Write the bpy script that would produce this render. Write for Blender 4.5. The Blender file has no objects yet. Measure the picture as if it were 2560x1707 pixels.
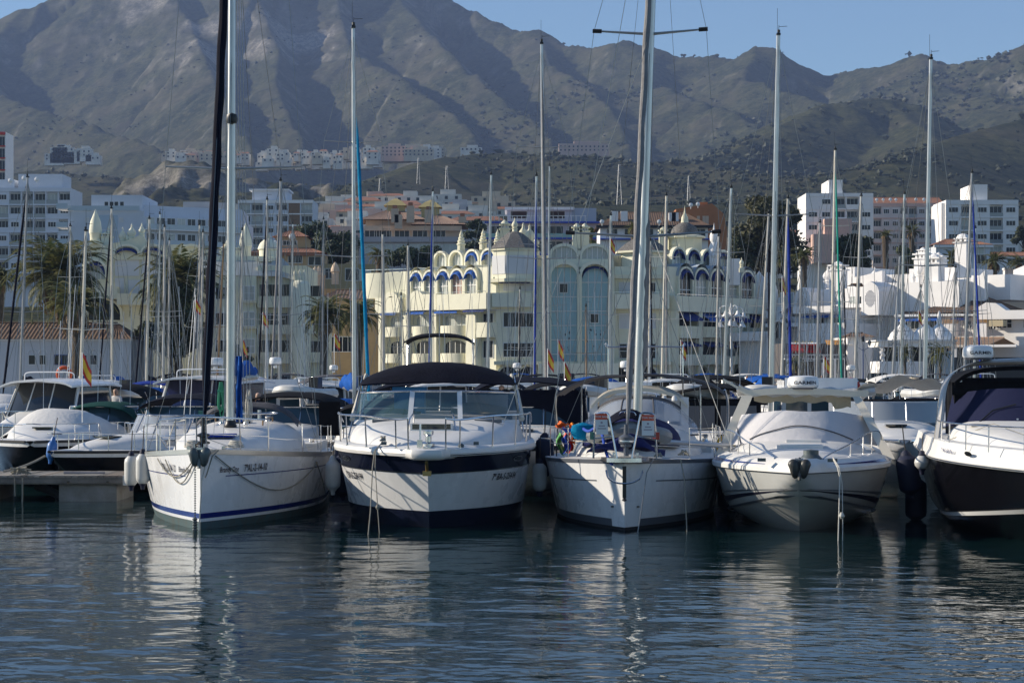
import bpy, math, random
import numpy as np
from mathutils import Vector, Matrix
R = math.radians
SC = bpy.context.scene
COL = SC.collection
rnd = random.Random(7)
# ------------------------------------------------------------------ camera
F = 4978.0          # focal length in photo pixels (70 mm on 36 mm), photo 2560 x 1707
HZ = 930.0          # photo row of the horizon
CZ = 3.0            # eye height above the water
cam = bpy.data.cameras.new('camera'); cam.lens = 70; cam.sensor_width = 36
cam.shift_y = (HZ-853.5)/2560; cam.clip_start = .5; cam.clip_end = 20000
camo = bpy.data.objects.new('camera', cam); COL.objects.link(camo)
camo.location = (0, 0, CZ); camo.rotation_euler = (R(90), 0, 0)
SC.camera = camo
# ------------------------------------------------------------------ light
SUN_EL, SUN_AZ = R(24), R(8)        # AZ: angle of the sun beyond "due left" towards the far side
w = bpy.data.worlds.new('World'); SC.world = w; w.use_nodes = True
nt = w.node_tree; nt.nodes.clear()
sky = nt.nodes.new('ShaderNodeTexSky'); sky.sky_type = 'NISHITA'; sky.sun_disc = False
sky.sun_elevation = SUN_EL; sky.sun_rotation = R(-90)+SUN_AZ
sky.altitude = 0; sky.air_density = 1.0; sky.dust_density = .1; sky.ozone_density = 4.5
bg = nt.nodes.new('ShaderNodeBackground'); bg.inputs['Strength'].default_value = .092
ow = nt.nodes.new('ShaderNodeOutputWorld')
nt.links.new(sky.outputs[0], bg.inputs[0]); nt.links.new(bg.outputs[0], ow.inputs[0])
sl = bpy.data.lights.new('sun', 'SUN'); sl.energy = 5.0; sl.angle = R(.5); sl.color = (1, .89, .73)
so = bpy.data.objects.new('sun', sl); COL.objects.link(so)
sdir = Vector((-math.cos(SUN_EL)*math.cos(SUN_AZ), math.cos(SUN_EL)*math.sin(SUN_AZ), math.sin(SUN_EL)))
so.rotation_euler = sdir.to_track_quat('Z', 'Y').to_euler(); so.location = (-60, 10, 60)
vs = SC.view_settings; vs.view_transform = 'Standard'; vs.look = 'None'; vs.gamma = 1
vs.use_curve_mapping = False; vs.exposure = 0.5
# ------------------------------------------------------------------ helpers
def P(px, py, Y): return Vector(((px-1280)/F*Y, Y, CZ+(HZ-py)/F*Y))
def PX(px, Y): return (px-1280)/F*Y
def PZ(py, Y): return CZ+(HZ-py)/F*Y
ORG = {}
class MB:
 def __init__(s): s.v = []; s.f = []; s.c = []
 def add(s, vs, fs):
  o = len(s.v); s.c.append((o, len(s.f))); s.v += [tuple(p) for p in vs]; s.f += [tuple(i+o for i in f) for f in fs]; return s
 def box(s, x0, x1, y0, y1, z0, z1, rz=0, c=None):
  vs = [(x, y, z) for z in (z0, z1) for x, y in ((x0, y0), (x1, y0), (x1, y1), (x0, y1))]
  if rz:
   c = c or ((x0+x1)/2, (y0+y1)/2); ca, sa = math.cos(rz), math.sin(rz)
   vs = [(c[0]+(x-c[0])*ca-(y-c[1])*sa, c[1]+(x-c[0])*sa+(y-c[1])*ca, z) for x, y, z in vs]
  return s.add(vs, [(0, 3, 2, 1), (4, 5, 6, 7), (0, 1, 5, 4), (1, 2, 6, 5), (2, 3, 7, 6), (3, 0, 4, 7)])
 def prism(s, pts, y0, y1):           # polygon in x,z extruded along y
  n = len(pts)
  s.add([(x, y0, z) for x, z in pts]+[(x, y1, z) for x, z in pts],
   [tuple(range(n)), tuple(range(2*n-1, n-1, -1))]+[(i, i+n, (i+1) % n+n, (i+1) % n) for i in range(n)])
  return s
 def extr(s, pts, z0, z1):            # polygon in x,y extruded up
  n = len(pts)
  s.add([(x, y, z0) for x, y in pts]+[(x, y, z1) for x, y in pts],
   [tuple(range(n-1, -1, -1)), tuple(range(n, 2*n))]+[(i, (i+1) % n, (i+1) % n+n, i+n) for i in range(n)])
  return s
 def tube(s, pts, r, n=6, cap=True):
  pts = [Vector(p) for p in pts]; m = len(pts)
  rs = r if isinstance(r, (list, tuple)) else [r]*m
  ref = None; rows = []
  for i, p in enumerate(pts):
   t = (pts[min(i+1, m-1)]-pts[max(i-1, 0)])
   if t.length < 1e-9: t = Vector((0, 0, 1))
   t.normalize()
   if ref is None: ref = t.orthogonal().normalized()
   a = (ref-t*ref.dot(t))
   if a.length < 1e-6: a = t.orthogonal()
   a.normalize(); ref = a; b = t.cross(a)
   rows.append([p+(a*math.cos(k*2*math.pi/n)+b*math.sin(k*2*math.pi/n))*rs[i] for k in range(n)])
  return s.loft(rows, True, cap, cap)
 def loft(s, rows, closed=False, c0=False, c1=False):
  n = len(rows[0]); vs = [p for r_ in rows for p in r_]; fs = []
  for i in range(len(rows)-1):
   for k in range(n if closed else n-1):
    a = i*n+k; b = i*n+(k+1) % n
    fs.append((a, b, b+n, a+n))
  if c0: fs.append(tuple(range(n-1, -1, -1)))
  if c1: fs.append(tuple((len(rows)-1)*n+k for k in range(n)))
  return s.add(vs, fs)
 def lathe(s, prof, n=12, c=(0, 0, 0), sx=1, sy=1, a0=0, a1=2*math.pi):
  full = abs(a1-a0-2*math.pi) < 1e-6; m = n if full else n+1
  rows = [[(c[0]+r_*sx*math.cos(a0+(a1-a0)*k/n), c[1]+r_*sy*math.sin(a0+(a1-a0)*k/n), c[2]+z) for k in range(m)] for r_, z in prof]
  return s.loft(rows, full, False, False)
 def sheet(s, fn, nu, nv, th=0):      # fn(u,v)->point ; optional thickness downwards
  rows = [[Vector(fn(i/nu, j/nv)) for j in range(nv+1)] for i in range(nu+1)]
  s.loft(rows)
  if th:
   rows2 = [[p-Vector((0, 0, th)) for p in r_][::-1] for r_ in rows]
   s.loft(rows2)
   s.loft([rows[0][::-1], [p-Vector((0, 0, th)) for p in rows[0]][::-1]])
   s.loft([rows[-1], [p-Vector((0, 0, th)) for p in rows[-1]]])
   s.loft([[r_[0] for r_ in rows], [r_[0]-Vector((0, 0, th)) for r_ in rows]])
   s.loft([[r_[-1] for r_ in rows][::-1], [r_[-1]-Vector((0, 0, th)) for r_ in rows][::-1]])
  return s
 def patch(s, fn, u0, u1, v0, v1, off=.004, nu=4, nv=4, flip=1):
  def q(u, v):
   e = 1e-3; p = Vector(fn(u, v)); n = (Vector(fn(u+e, v))-p).cross(Vector(fn(u, v+e))-p)
   if n.length > 1e-12: n.normalize()
   return p+n*off*flip
  return s.loft([[q(u0+(u1-u0)*i/nu, v0+(v1-v0)*j/nv) for j in range(nv+1)] for i in range(nu+1)])
 def mesh(s, name, mat, smooth=35):
  me = bpy.data.meshes.new(name); me.from_pydata(s.v, [], s.f)
  if mat is not None: me.materials.append(mat)
  if smooth:
   me.polygons.foreach_set('use_smooth', [True]*len(me.polygons))
   me.set_sharp_from_angle(angle=R(smooth))
  me.update(); return me
 def pieces(s, tol=.02):
  """groups of the added shapes whose boxes touch"""
  n = len(s.c)
  if n < 2: return [list(range(n))]
  V = np.array(s.v, dtype=float); e = [a for a, _ in s.c]+[len(s.v)]
  lo = np.array([V[e[i]:e[i+1]].min(0)-tol for i in range(n)]); hi = np.array([V[e[i]:e[i+1]].max(0)+tol for i in range(n)])
  par = list(range(n))
  def find(i):
   while par[i] != i: par[i] = par[par[i]]; i = par[i]
   return i
  for i in range(n-1):
   hit = np.nonzero(np.all((lo[i] <= hi[i+1:]) & (hi[i] >= lo[i+1:]), axis=1))[0]
   for j in hit:
    a, b = find(i), find(i+1+int(j))
    if a != b: par[b] = a
  g = {}
  for i in range(n): g.setdefault(find(i), []).append(i)
  return list(g.values())
 def build(s, name, mat, parent=None, smooth=35, label=None, kind=None, split=24):
  if parent is not None and split and kind is None and len(s.c) > 1:
   gs = s.pieces()
   if 1 < len(gs) <= split:
    ve = [a for a, _ in s.c]+[len(s.v)]; fe = [b for _, b in s.c]+[len(s.f)]; first = None
    for g in gs:
     q = MB()
     for i in g: q.add(s.v[ve[i]:ve[i+1]], [tuple(k-ve[i] for k in f) for f in s.f[fe[i]:fe[i+1]]])
     o = q.build(name, mat, parent, smooth, label, None, 0); first = first or o
    return first
   if len(gs) > split: kind = 'stuff'
  if parent is not None and parent in ORG and ORG[parent] is not None:
   o_ = ORG[parent]; s.v = [(a-o_[0], b-o_[1], c-o_[2]) for a, b, c in s.v]
  o = bpy.data.objects.new(name, s.mesh(name, mat, smooth)); COL.objects.link(o)
  if parent is not None:
   o.parent = parent; ORG[o] = ORG.get(parent)
  if label: o['label'] = label
  if kind: o['kind'] = kind
  return o
def thing(name, label, cat, loc=None, rotz=0, group=None):
 """an Empty at the thing's base. loc given: children are written in world coordinates; None: local"""
 o = bpy.data.objects.new(name, None); COL.objects.link(o); o.empty_display_size = .2
 o['label'] = label; o['category'] = cat
 if group: o['group'] = group
 if loc is not None: o.location = loc; ORG[o] = tuple(loc)
 else: ORG[o] = None
 o.rotation_euler = (0, 0, rotz)
 return o
def single(o, label, cat, group=None):
 o['label'] = label; o['category'] = cat
 if group: o['group'] = group
 return o
def structure(o): o['kind'] = 'structure'; return o
def inst(name, me, parent, loc, rotz=0, world=True):
 o = bpy.data.objects.new(name, me); COL.objects.link(o)
 if parent is not None:
  if world and ORG.get(parent): loc = [loc[i]-ORG[parent][i] for i in range(3)]
  o.parent = parent
 o.location = loc; o.rotation_euler = (0, 0, rotz); return o
KIDS = {}
def copy_tree(o, parent=None):
 c = o.copy(); COL.objects.link(c); c.parent = parent
 for ch in o.children: copy_tree(ch, c)
 return c
# ------------------------------------------------------------------ materials
MATS = {}
def mat(name, col, rough=.5, metal=0, var=.0, vs=3, bump=0, bs=20, coat=0, spec=None, streak=0, trans=0, alpha=None, emit=None, rv=0, dirt=0):
 if name in MATS: return MATS[name]
 m = bpy.data.materials.new(name); m.use_nodes = True; t = m.node_tree; b = t.nodes['Principled BSDF']
 b.inputs['Base Color'].default_value = (*col, 1); b.inputs['Roughness'].default_value = rough
 b.inputs['Metallic'].default_value = metal
 if coat: b.inputs['Coat Weight'].default_value = coat; b.inputs['Coat Roughness'].default_value = .06
 if spec is not None: b.inputs['Specular IOR Level'].default_value = spec
 if name[:6] in ('canvas', 'cover_'): b.inputs['Specular IOR Level'].default_value = .12
 if trans: b.inputs['Transmission Weight'].default_value = trans
 if alpha is not None: b.inputs['Alpha'].default_value = alpha
 if var or bump or streak or rv or dirt:
  tc = t.nodes.new('ShaderNodeTexCoord')
 if var or dirt:
  n = t.nodes.new('ShaderNodeTexNoise'); n.inputs['Scale'].default_value = vs; n.inputs['Detail'].default_value = 5
  n.inputs['Roughness'].default_value = .62
  src = tc.outputs['Object']
  if streak:
   mp = t.nodes.new('ShaderNodeMapping'); mp.inputs['Scale'].default_value = (1, 1, streak)
   t.links.new(src, mp.inputs[0]); src = mp.outputs[0]
  t.links.new(src, n.inputs['Vector'])
  rp = t.nodes.new('ShaderNodeValToRGB')
  rp.color_ramp.elements[0].position = .3; rp.color_ramp.elements[1].position = .7
  d = tuple(max(0, c*(1-var)) for c in col); l = tuple(min(1, c*(1+var*.6)) for c in col)
  if dirt: d = tuple(d[i]*(1-dirt)+(.16, .13, .08)[i]*dirt for i in range(3))
  rp.color_ramp.elements[0].color = (*d, 1); rp.color_ramp.elements[1].color = (*l, 1)
  t.links.new(n.outputs['Fac'], rp.inputs[0]); t.links.new(rp.outputs[0], b.inputs['Base Color'])
 if bump:
  n2 = t.nodes.new('ShaderNodeTexNoise'); n2.inputs['Scale'].default_value = bs; n2.inputs['Detail'].default_value = 4
  t.links.new(tc.outputs['Object'], n2.inputs['Vector'])
  bp = t.nodes.new('ShaderNodeBump'); bp.inputs['Strength'].default_value = bump; bp.inputs['Distance'].default_value = .05
  t.links.new(n2.outputs['Fac'], bp.inputs['Height']); t.links.new(bp.outputs[0], b.inputs['Normal'])
 if rv:
  n3 = t.nodes.new('ShaderNodeTexNoise'); n3.inputs['Scale'].default_value = 2.3; n3.inputs['Detail'].default_value = 6
  t.links.new(tc.outputs['Object'], n3.inputs['Vector'])
  mr = t.nodes.new('ShaderNodeMapRange'); mr.inputs[1].default_value = .3; mr.inputs[2].default_value = .7
  mr.inputs[3].default_value = rough; mr.inputs[4].default_value = min(1, rough+rv)
  t.links.new(n3.outputs['Fac'], mr.inputs[0]); t.links.new(mr.outputs[0], b.inputs['Roughness'])
 if emit: b.inputs['Emission Color'].default_value = (*emit[0], 1); b.inputs['Emission Strength'].default_value = emit[1]
 MATS[name] = m; return m
GEL = mat('gelcoat_white', (.75, .755, .76), .18, var=.07, vs=3.5, coat=.3, rv=.25, dirt=.035, streak=.12)
GELB = mat('gelcoat_cream', (.70, .65, .54), .22, var=.06, vs=1.6, coat=.3, rv=.2)
DECK = mat('deck_white', (.72, .71, .68), .42, var=.07, vs=2.5, bump=.05, bs=90, dirt=.03)
NONSKID = mat('deck_nonskid', (.62, .61, .58), .7, var=.08, vs=4, bump=.15, bs=160)
NAVY = mat('gelcoat_navy', (.008, .011, .028), .12, coat=.5, var=.2, rv=.15)
BLACKH = mat('gelcoat_black', (.004, .004, .006), .15, coat=.2, rv=.12)
STRIPEB = mat('stripe_blue', (.012, .022, .16), .2, coat=.3)
STRIPEG = mat('stripe_grey', (.10, .11, .13), .3)
ANTI = mat('antifouling_blue', (.012, .035, .075), .7, var=.4, vs=5)
ANTIG = mat('antifouling_teal', (.03, .075, .09), .75, var=.5, vs=6, dirt=.3)
STEEL = mat('stainless_steel', (.62, .62, .62), .16, 1, rv=.15)
ALU = mat('mast_aluminium', (.55, .55, .53), .34, .85, var=.12, vs=1.2)
MASTW = mat('mast_white_paint', (.55, .53, .48), .35, var=.18, vs=1.5)
MASTG = mat('mast_grey_paint', (.33, .34, .35), .4, .3, var=.12, vs=1)
MASTWOOD = mat('mast_varnished_wood', (.33, .20, .09), .35, var=.3, vs=4)
WIRE = mat('rigging_wire', (.30, .30, .29), .4, .6)
ROPE = mat('rope_grey', (.30, .28, .23), .9, var=.25, vs=30, bump=.4, bs=120)
ROPEW = mat('rope_white', (.60, .58, .52), .9, var=.2, vs=30, bump=.4, bs=120)
ROPEB = mat('rope_blue', (.03, .08, .40), .9)
CNAVY = mat('canvas_navy', (.006, .007, .016), .85, var=.3, vs=5, bump=.3, bs=18)
CBLACK = mat('canvas_black', (.008, .008, .010), .85, var=.3, vs=5, bump=.3, bs=18)
CBLUE = mat('canvas_blue', (.010, .085, .36), .8, var=.2, vs=4, bump=.35, bs=14)
CROYAL = mat('canvas_royal_blue', (.015, .04, .26), .8, var=.2, vs=4, bump=.35, bs=14)
CTEAL = mat('canvas_teal', (.0, .20, .38), .8, var=.2, vs=3, bump=.35, bs=14)
CGREY = mat('canvas_grey', (.10, .10, .11), .85, var=.2, vs=4, bump=.35, bs=14)
CGREYL = mat('canvas_light_grey', (.24, .235, .235), .85, var=.18, vs=4, bump=.4, bs=12)
CWHITE = mat('canvas_white', (.66, .65, .63), .85, var=.06, vs=3, bump=.35, bs=9)
CCREAM = mat('canvas_cream', (.58, .50, .36), .85, var=.12, vs=4, bump=.4, bs=14)
CGREEN = mat('canvas_green', (.008, .055, .045), .85, var=.2, vs=4, bump=.3, bs=14)
CRED = mat('canvas_red', (.40, .02, .02), .8, var=.15, vs=4, bump=.3, bs=14)
GLASS = mat('glass_dark', (.02, .025, .03), .06, spec=.8)
GLASSB = mat('glass_blue_tint', (.03, .06, .08), .05, spec=.8)
GLASST = mat('windscreen_clear', (.06, .12, .14), .04, trans=.0, alpha=.62, spec=.9)
VINYL = mat('clear_vinyl_window', (.50, .54, .60), .12, alpha=.5, spec=.8)
RUBBER = mat('rubber_black', (.012, .012, .013), .6, var=.3)
FENDW = mat('fender_white', (.60, .60, .58), .45, var=.12, vs=3, dirt=.12)
FENDB = mat('fender_blue', (.03, .14, .42), .4, var=.1)
FENDN = mat('fender_navy', (.006, .010, .035), .7, var=.2)
PLASTW = mat('plastic_white', (.76, .76, .75), .3)
PLASTB = mat('plastic_black', (.01, .01, .011), .4)
BLUEBOX = mat('plastic_blue', (.02, .22, .55), .4)
ORANGE = mat('lifebuoy_orange', (.72, .11, .03), .45, var=.08)
REDP = mat('red_paint', (.55, .03, .02), .5)
YELP = mat('yellow_paint', (.80, .50, .03), .5)
INK = mat('lettering_black', (.015, .015, .03), .4)
INKW = mat('lettering_white', (.7, .7, .7), .4)
DARKIN = mat('dark_interior', (.02, .02, .022), .8)
ANCH = mat('anchor_galvanised', (.13, .15, .15), .5, .5, var=.3, vs=8)
def curve_pts(pts, n=8):
 """Catmull-Rom through pts"""
 pts = [Vector(p) for p in pts]; q = [2*pts[0]-pts[1]]+pts+[2*pts[-1]-pts[-2]]; out = []
 for i in range(1, len(q)-2):
  for k in range(n):
   t = k/n; a, b, c, d = q[i-1], q[i], q[i+1], q[i+2]
   out.append(.5*((2*b)+(c-a)*t+(2*a-5*b+4*c-d)*t*t+(3*b-a-3*c+d)*t**3))
 out.append(pts[-1]); return out
def coil(p, w_, h_, n, r, m, t, name):
 """rope hung up in long loops"""
 rr = random.Random(int(p[2]*99)); mb = MB(); x, y, z = p
 for k in range(n):
  a, b = w_*rr.uniform(.5, 1), h_*rr.uniform(.75, 1); dx, dy = rr.uniform(-.03, .03), rr.uniform(-.06, .06)
  mb.tube([(x+dx+a/2*math.sin(q)*(.55-.45*math.cos(q)), y+dy, z-b/2+b/2*math.cos(q)) for q in [i*math.pi/7 for i in range(15)]], r, 5)
 mb.tube([(x-w_*.3, y-.05, z-h_*.25), (x+w_*.3, y-.05, z-h_*.27)], r*2.2, 6)
 return mb.build(name, m, t)
def sag(a, b, s, n=10):
 a, b = Vector(a), Vector(b)
 return [a.lerp(b, i/n)-Vector((0, 0, s*4*(i/n)*(1-i/n))) for i in range(n+1)]
TEXTC = {}
def text_mesh(txt, size=1., shear=0, sx=1., res=2, bold=.009):
 cu = bpy.data.curves.new('t', 'FONT'); cu.body = txt; cu.size = size; cu.shear = shear; cu.offset = bold*size*1.6; cu.resolution_u = res
 o = bpy.data.objects.new('t', cu); COL.objects.link(o)
 dg = bpy.context.evaluated_depsgraph_get(); me = bpy.data.meshes.new_from_object(o.evaluated_get(dg))
 vs = [(v.co.x*sx, v.co.y) for v in me.vertices]; fs = [tuple(p.vertices) for p in me.polygons]
 bpy.data.objects.remove(o); bpy.data.curves.remove(cu); bpy.data.meshes.remove(me)
 return vs, fs
def text_on(name, txt, size, fn, m, parent, shear=0, sx=1., label=None):
 """fn(x,y)->3d point : lettering laid on any surface"""
 vs, fs = text_mesh(txt, size, shear, sx); mb = MB(); mb.add([fn(x, y) for x, y in vs], fs)
 return mb.build(name, m, parent, 0, label)
# ------------------------------------------------------------------ water
def build_water():
 rs = np.random.RandomState(3)
 ys = [13.0]
 while ys[-1] < 46: ys.append(ys[-1]+.026+max(0, ys[-1]-20)*.0016)
 while ys[-1] < 158: ys.append(ys[-1]*1.02)
 ys = [-400, -100, -30, 0, 6, 10]+ys
 ys = np.array(ys)
 u = np.concatenate([[-2500/13, -60, -20, -6, -2, -1, -.6, -.45], np.linspace(-.34, .34, 440), [.45, .6, 1, 2, 6, 20, 60, 2500/13]])
 Yg, U = np.meshgrid(ys, u, indexing='ij')
 Xg = U*np.maximum(np.abs(Yg), 13)
 Z = np.zeros_like(Xg)
 def patchy(x, y, s, seed):
  r2 = np.random.RandomState(seed); a = 0
  for i in range(6):
   k = r2.uniform(.5, 1.5)*s; th = r2.uniform(0, 6.28); a = a+np.sin(k*(x*math.cos(th)*.7+y*math.sin(th))+r2.uniform(0, 6.28))
  return np.clip(.5+a/5, 0.05, 1.3)
 m1 = patchy(Xg, Yg, .35, 5); m2 = patchy(Xg, Yg, .8, 9)
 near = np.clip((36-Yg)/16, 0, 1)
 for i in range(70):
  lam = .16*(1.9/.16)**(rs.rand()**1.1)
  th = rs.normal(0, .75)+math.pi/2
  k = 2*math.pi/lam
  slope = .0085 if lam < .45 else .0060
  amp = slope/k*rs.uniform(.5, 1.4)
  f = (.36+.85*near+.45*np.clip((25-Yg)/8, 0, 1))*(.45+.7*(m1 if lam > .5 else m2))
  Z += amp*f*np.sin(k*(Xg*math.cos(th)+Yg*math.sin(th)+.05*np.sin(1.3*Xg+2.1*i))+rs.uniform(0, 6.28))
 edge = np.clip((.36-np.abs(U))*40, 0, 1)*np.clip((Yg-12)/1.5, 0, 1)*np.clip((70-Yg)/15, 0, 1)
 Z *= edge
 nv, nu = Yg.shape
 co = np.stack([Xg, Yg, Z], -1).reshape(-1, 3)
 ii = np.arange(nv*nu).reshape(nv, nu)
 fa = np.stack([ii[:-1, :-1], ii[:-1, 1:], ii[1:, 1:], ii[1:, :-1]], -1).reshape(-1, 4)
 me = grid_mesh('water', co, fa)
 m = mat('harbour_water', (.005, .020, .023), .02, spec=.5); b = m.node_tree.nodes['Principled BSDF']
 b.inputs['IOR'].default_value = 1.33
 t = m.node_tree; tc = t.nodes.new('ShaderNodeTexCoord'); mp = t.nodes.new('ShaderNodeMapping')
 mp.inputs['Scale'].default_value = (.55, 1, 1); t.links.new(tc.outputs['Object'], mp.inputs[0])
 n = t.nodes.new('ShaderNodeTexNoise'); n.inputs['Scale'].default_value = 12; n.inputs['Detail'].default_value = 3
 t.links.new(mp.outputs[0], n.inputs['Vector'])
 bp = t.nodes.new('ShaderNodeBump'); bp.inputs['Strength'].default_value = .07; bp.inputs['Distance'].default_value = .03
 t.links.new(n.outputs['Fac'], bp.inputs['Height']); t.links.new(bp.outputs[0], b.inputs['Normal'])
 me.materials.append(m)
 o = bpy.data.objects.new('water', me); COL.objects.link(o); structure(o)
def grid_mesh(name, co, fa):
 me = bpy.data.meshes.new(name)
 me.vertices.add(len(co)); me.vertices.foreach_set('co', co.astype(np.float32).ravel())
 me.loops.add(fa.size); me.loops.foreach_set('vertex_index', fa.astype(np.int32).ravel())
 me.polygons.add(len(fa)); me.polygons.foreach_set('loop_start', np.arange(0, fa.size, 4, dtype=np.int32))
 me.polygons.foreach_set('loop_total', np.full(len(fa), 4, dtype=np.int32))
 me.update(calc_edges=True); me.validate()
 me.polygons.foreach_set('use_smooth', np.ones(len(me.polygons), dtype=bool)); me.update()
 return me
build_water()
# ------------------------------------------------------------------ terrain: town slope, foothills and mountain
def vnoise(x, y, seed):
 rs = np.random.RandomState(seed); T = rs.rand(256, 256)
 xi = np.floor(x).astype(int); yi = np.floor(y).astype(int); fx = x-xi; fy = y-yi
 fx = fx*fx*(3-2*fx); fy = fy*fy*(3-2*fy)
 a = T[xi % 256, yi % 256]; b = T[(xi+1) % 256, yi % 256]; c = T[xi % 256, (yi+1) % 256]; d = T[(xi+1) % 256, (yi+1) % 256]
 return (a*(1-fx)+b*fx)*(1-fy)+(c*(1-fx)+d*fx)*fy
def fbm(x, y, s, seed, o=5, rid=False):
 a = 0; w_ = 1; t = 0
 for i in range(o):
  n = vnoise(x*s+17*i, y*s+5*i, seed+i)
  if rid: n = 1-np.abs(2*n-1)
  a = a+n*w_; t += w_; w_ *= .5; s *= 2.03
 return a/t
RIDGES = [  # (slope, gully strength, rockiness, [(px,py,Y)...])
(.74, 1.0, .55, [(-900, 420, 3300), (-400, 250, 3600), (-100, 95, 3700), (0, 55, 3700), (115, 0, 3700), (350, -110, 3750), (700, -230, 3800), (950, -110, 3800), (1140, 0, 3700), (1240, 50, 3600), (1350, 85, 3500), (1500, 112, 3400), (1560, 95, 3350), (1640, 123, 3300), (1850, 143, 3200), (1890, 124, 3150), (1940, 122, 3150), (2000, 150, 3150), (2080, 178, 3150), (2150, 163, 3100), (2300, 150, 3000), (2400, 148, 2900), (2500, 125, 2800), (2700, 60, 2700), (3000, -50, 2600)]),
(.74, .7, .3, [(60, 20, 3680), (-40, 120, 3500), (-60, 215, 3200), (100, 262, 2900), (250, 312, 2650), (430, 376, 2350)]),
(.86, 1.0, .9, [(400, -110, 3700), (470, 50, 3430), (500, 110, 3250), (540, 200, 3000), (570, 262, 2800), (600, 320, 2650), (640, 380, 2450)]),
(.80, .9, .8, [(700, -230, 3800), (640, -20, 3500), (700, 120, 3250), (690, 210, 3000), (720, 280, 2800), (760, 350, 2600)]),
(.78, .9, .4, [(830, -180, 3780), (850, 40, 3480), (890, 130, 3230), (1000, 185, 3020), (1110, 255, 2830), (1190, 335, 2620)]),
(.78, .8, .6, [(900, -130, 3780), (1000, -10, 3600), (1070, 70, 3380), (1150, 150, 3150), (1240, 225, 2950), (1340, 305, 2700), (1420, 380, 2450)]),
(.68, .7, .3, [(1350, 85, 3500), (1380, 160, 3250), (1480, 215, 3000), (1540, 290, 2750), (1580, 380, 2450)]),
(.64, .6, .3, [(1640, 123, 3300), (1610, 205, 3050), (1740, 245, 2800), (1880, 300, 2550), (1930, 350, 2400)]),
(.64, .6, .4, [(1890, 124, 3150), (1860, 185, 2950), (1980, 225, 2750), (2080, 262, 2600), (2150, 330, 2400)]),
(.50, .5, .3, [(2300, 150, 3000), (2330, 210, 2750), (2480, 235, 2500), (2560, 250, 2350)]),
(.46, .25, .0, [(1760, 405, 1650), (1930, 318, 1830), (2080, 248, 1980), (2180, 229, 2050), (2250, 270, 1980), (2320, 330, 1800), (2370, 390, 1650)]),
(.46, .25, .0, [(2250, 400, 1250), (2340, 350, 1380), (2450, 316, 1450), (2560, 291, 1500), (2800, 225, 1600)]),
(.36, .3, .1, [(880, 478, 1150), (980, 440, 1330), (1080, 402, 1420), (1200, 380, 1500), (1290, 378, 1500), (1400, 400, 1450), (1500, 440, 1300)]),
(.34, .3, .1, [(1500, 425, 1500), (1650, 405, 1550), (1780, 420, 1500), (1900, 460, 1300)]),
(.34, .3, .1, [(-200, 395, 1900), (0, 420, 1850), (120, 418, 1800), (260, 430, 1700)]),
]
def base_z(Y): return np.interp(Y, [0, 240, 300, 380, 480, 600, 900, 1200, 1600, 2000, 2600, 4500], [1.0, 1.0, 4, 12, 22, 40, 78, 100, 128, 175, 230, 260])
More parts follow.
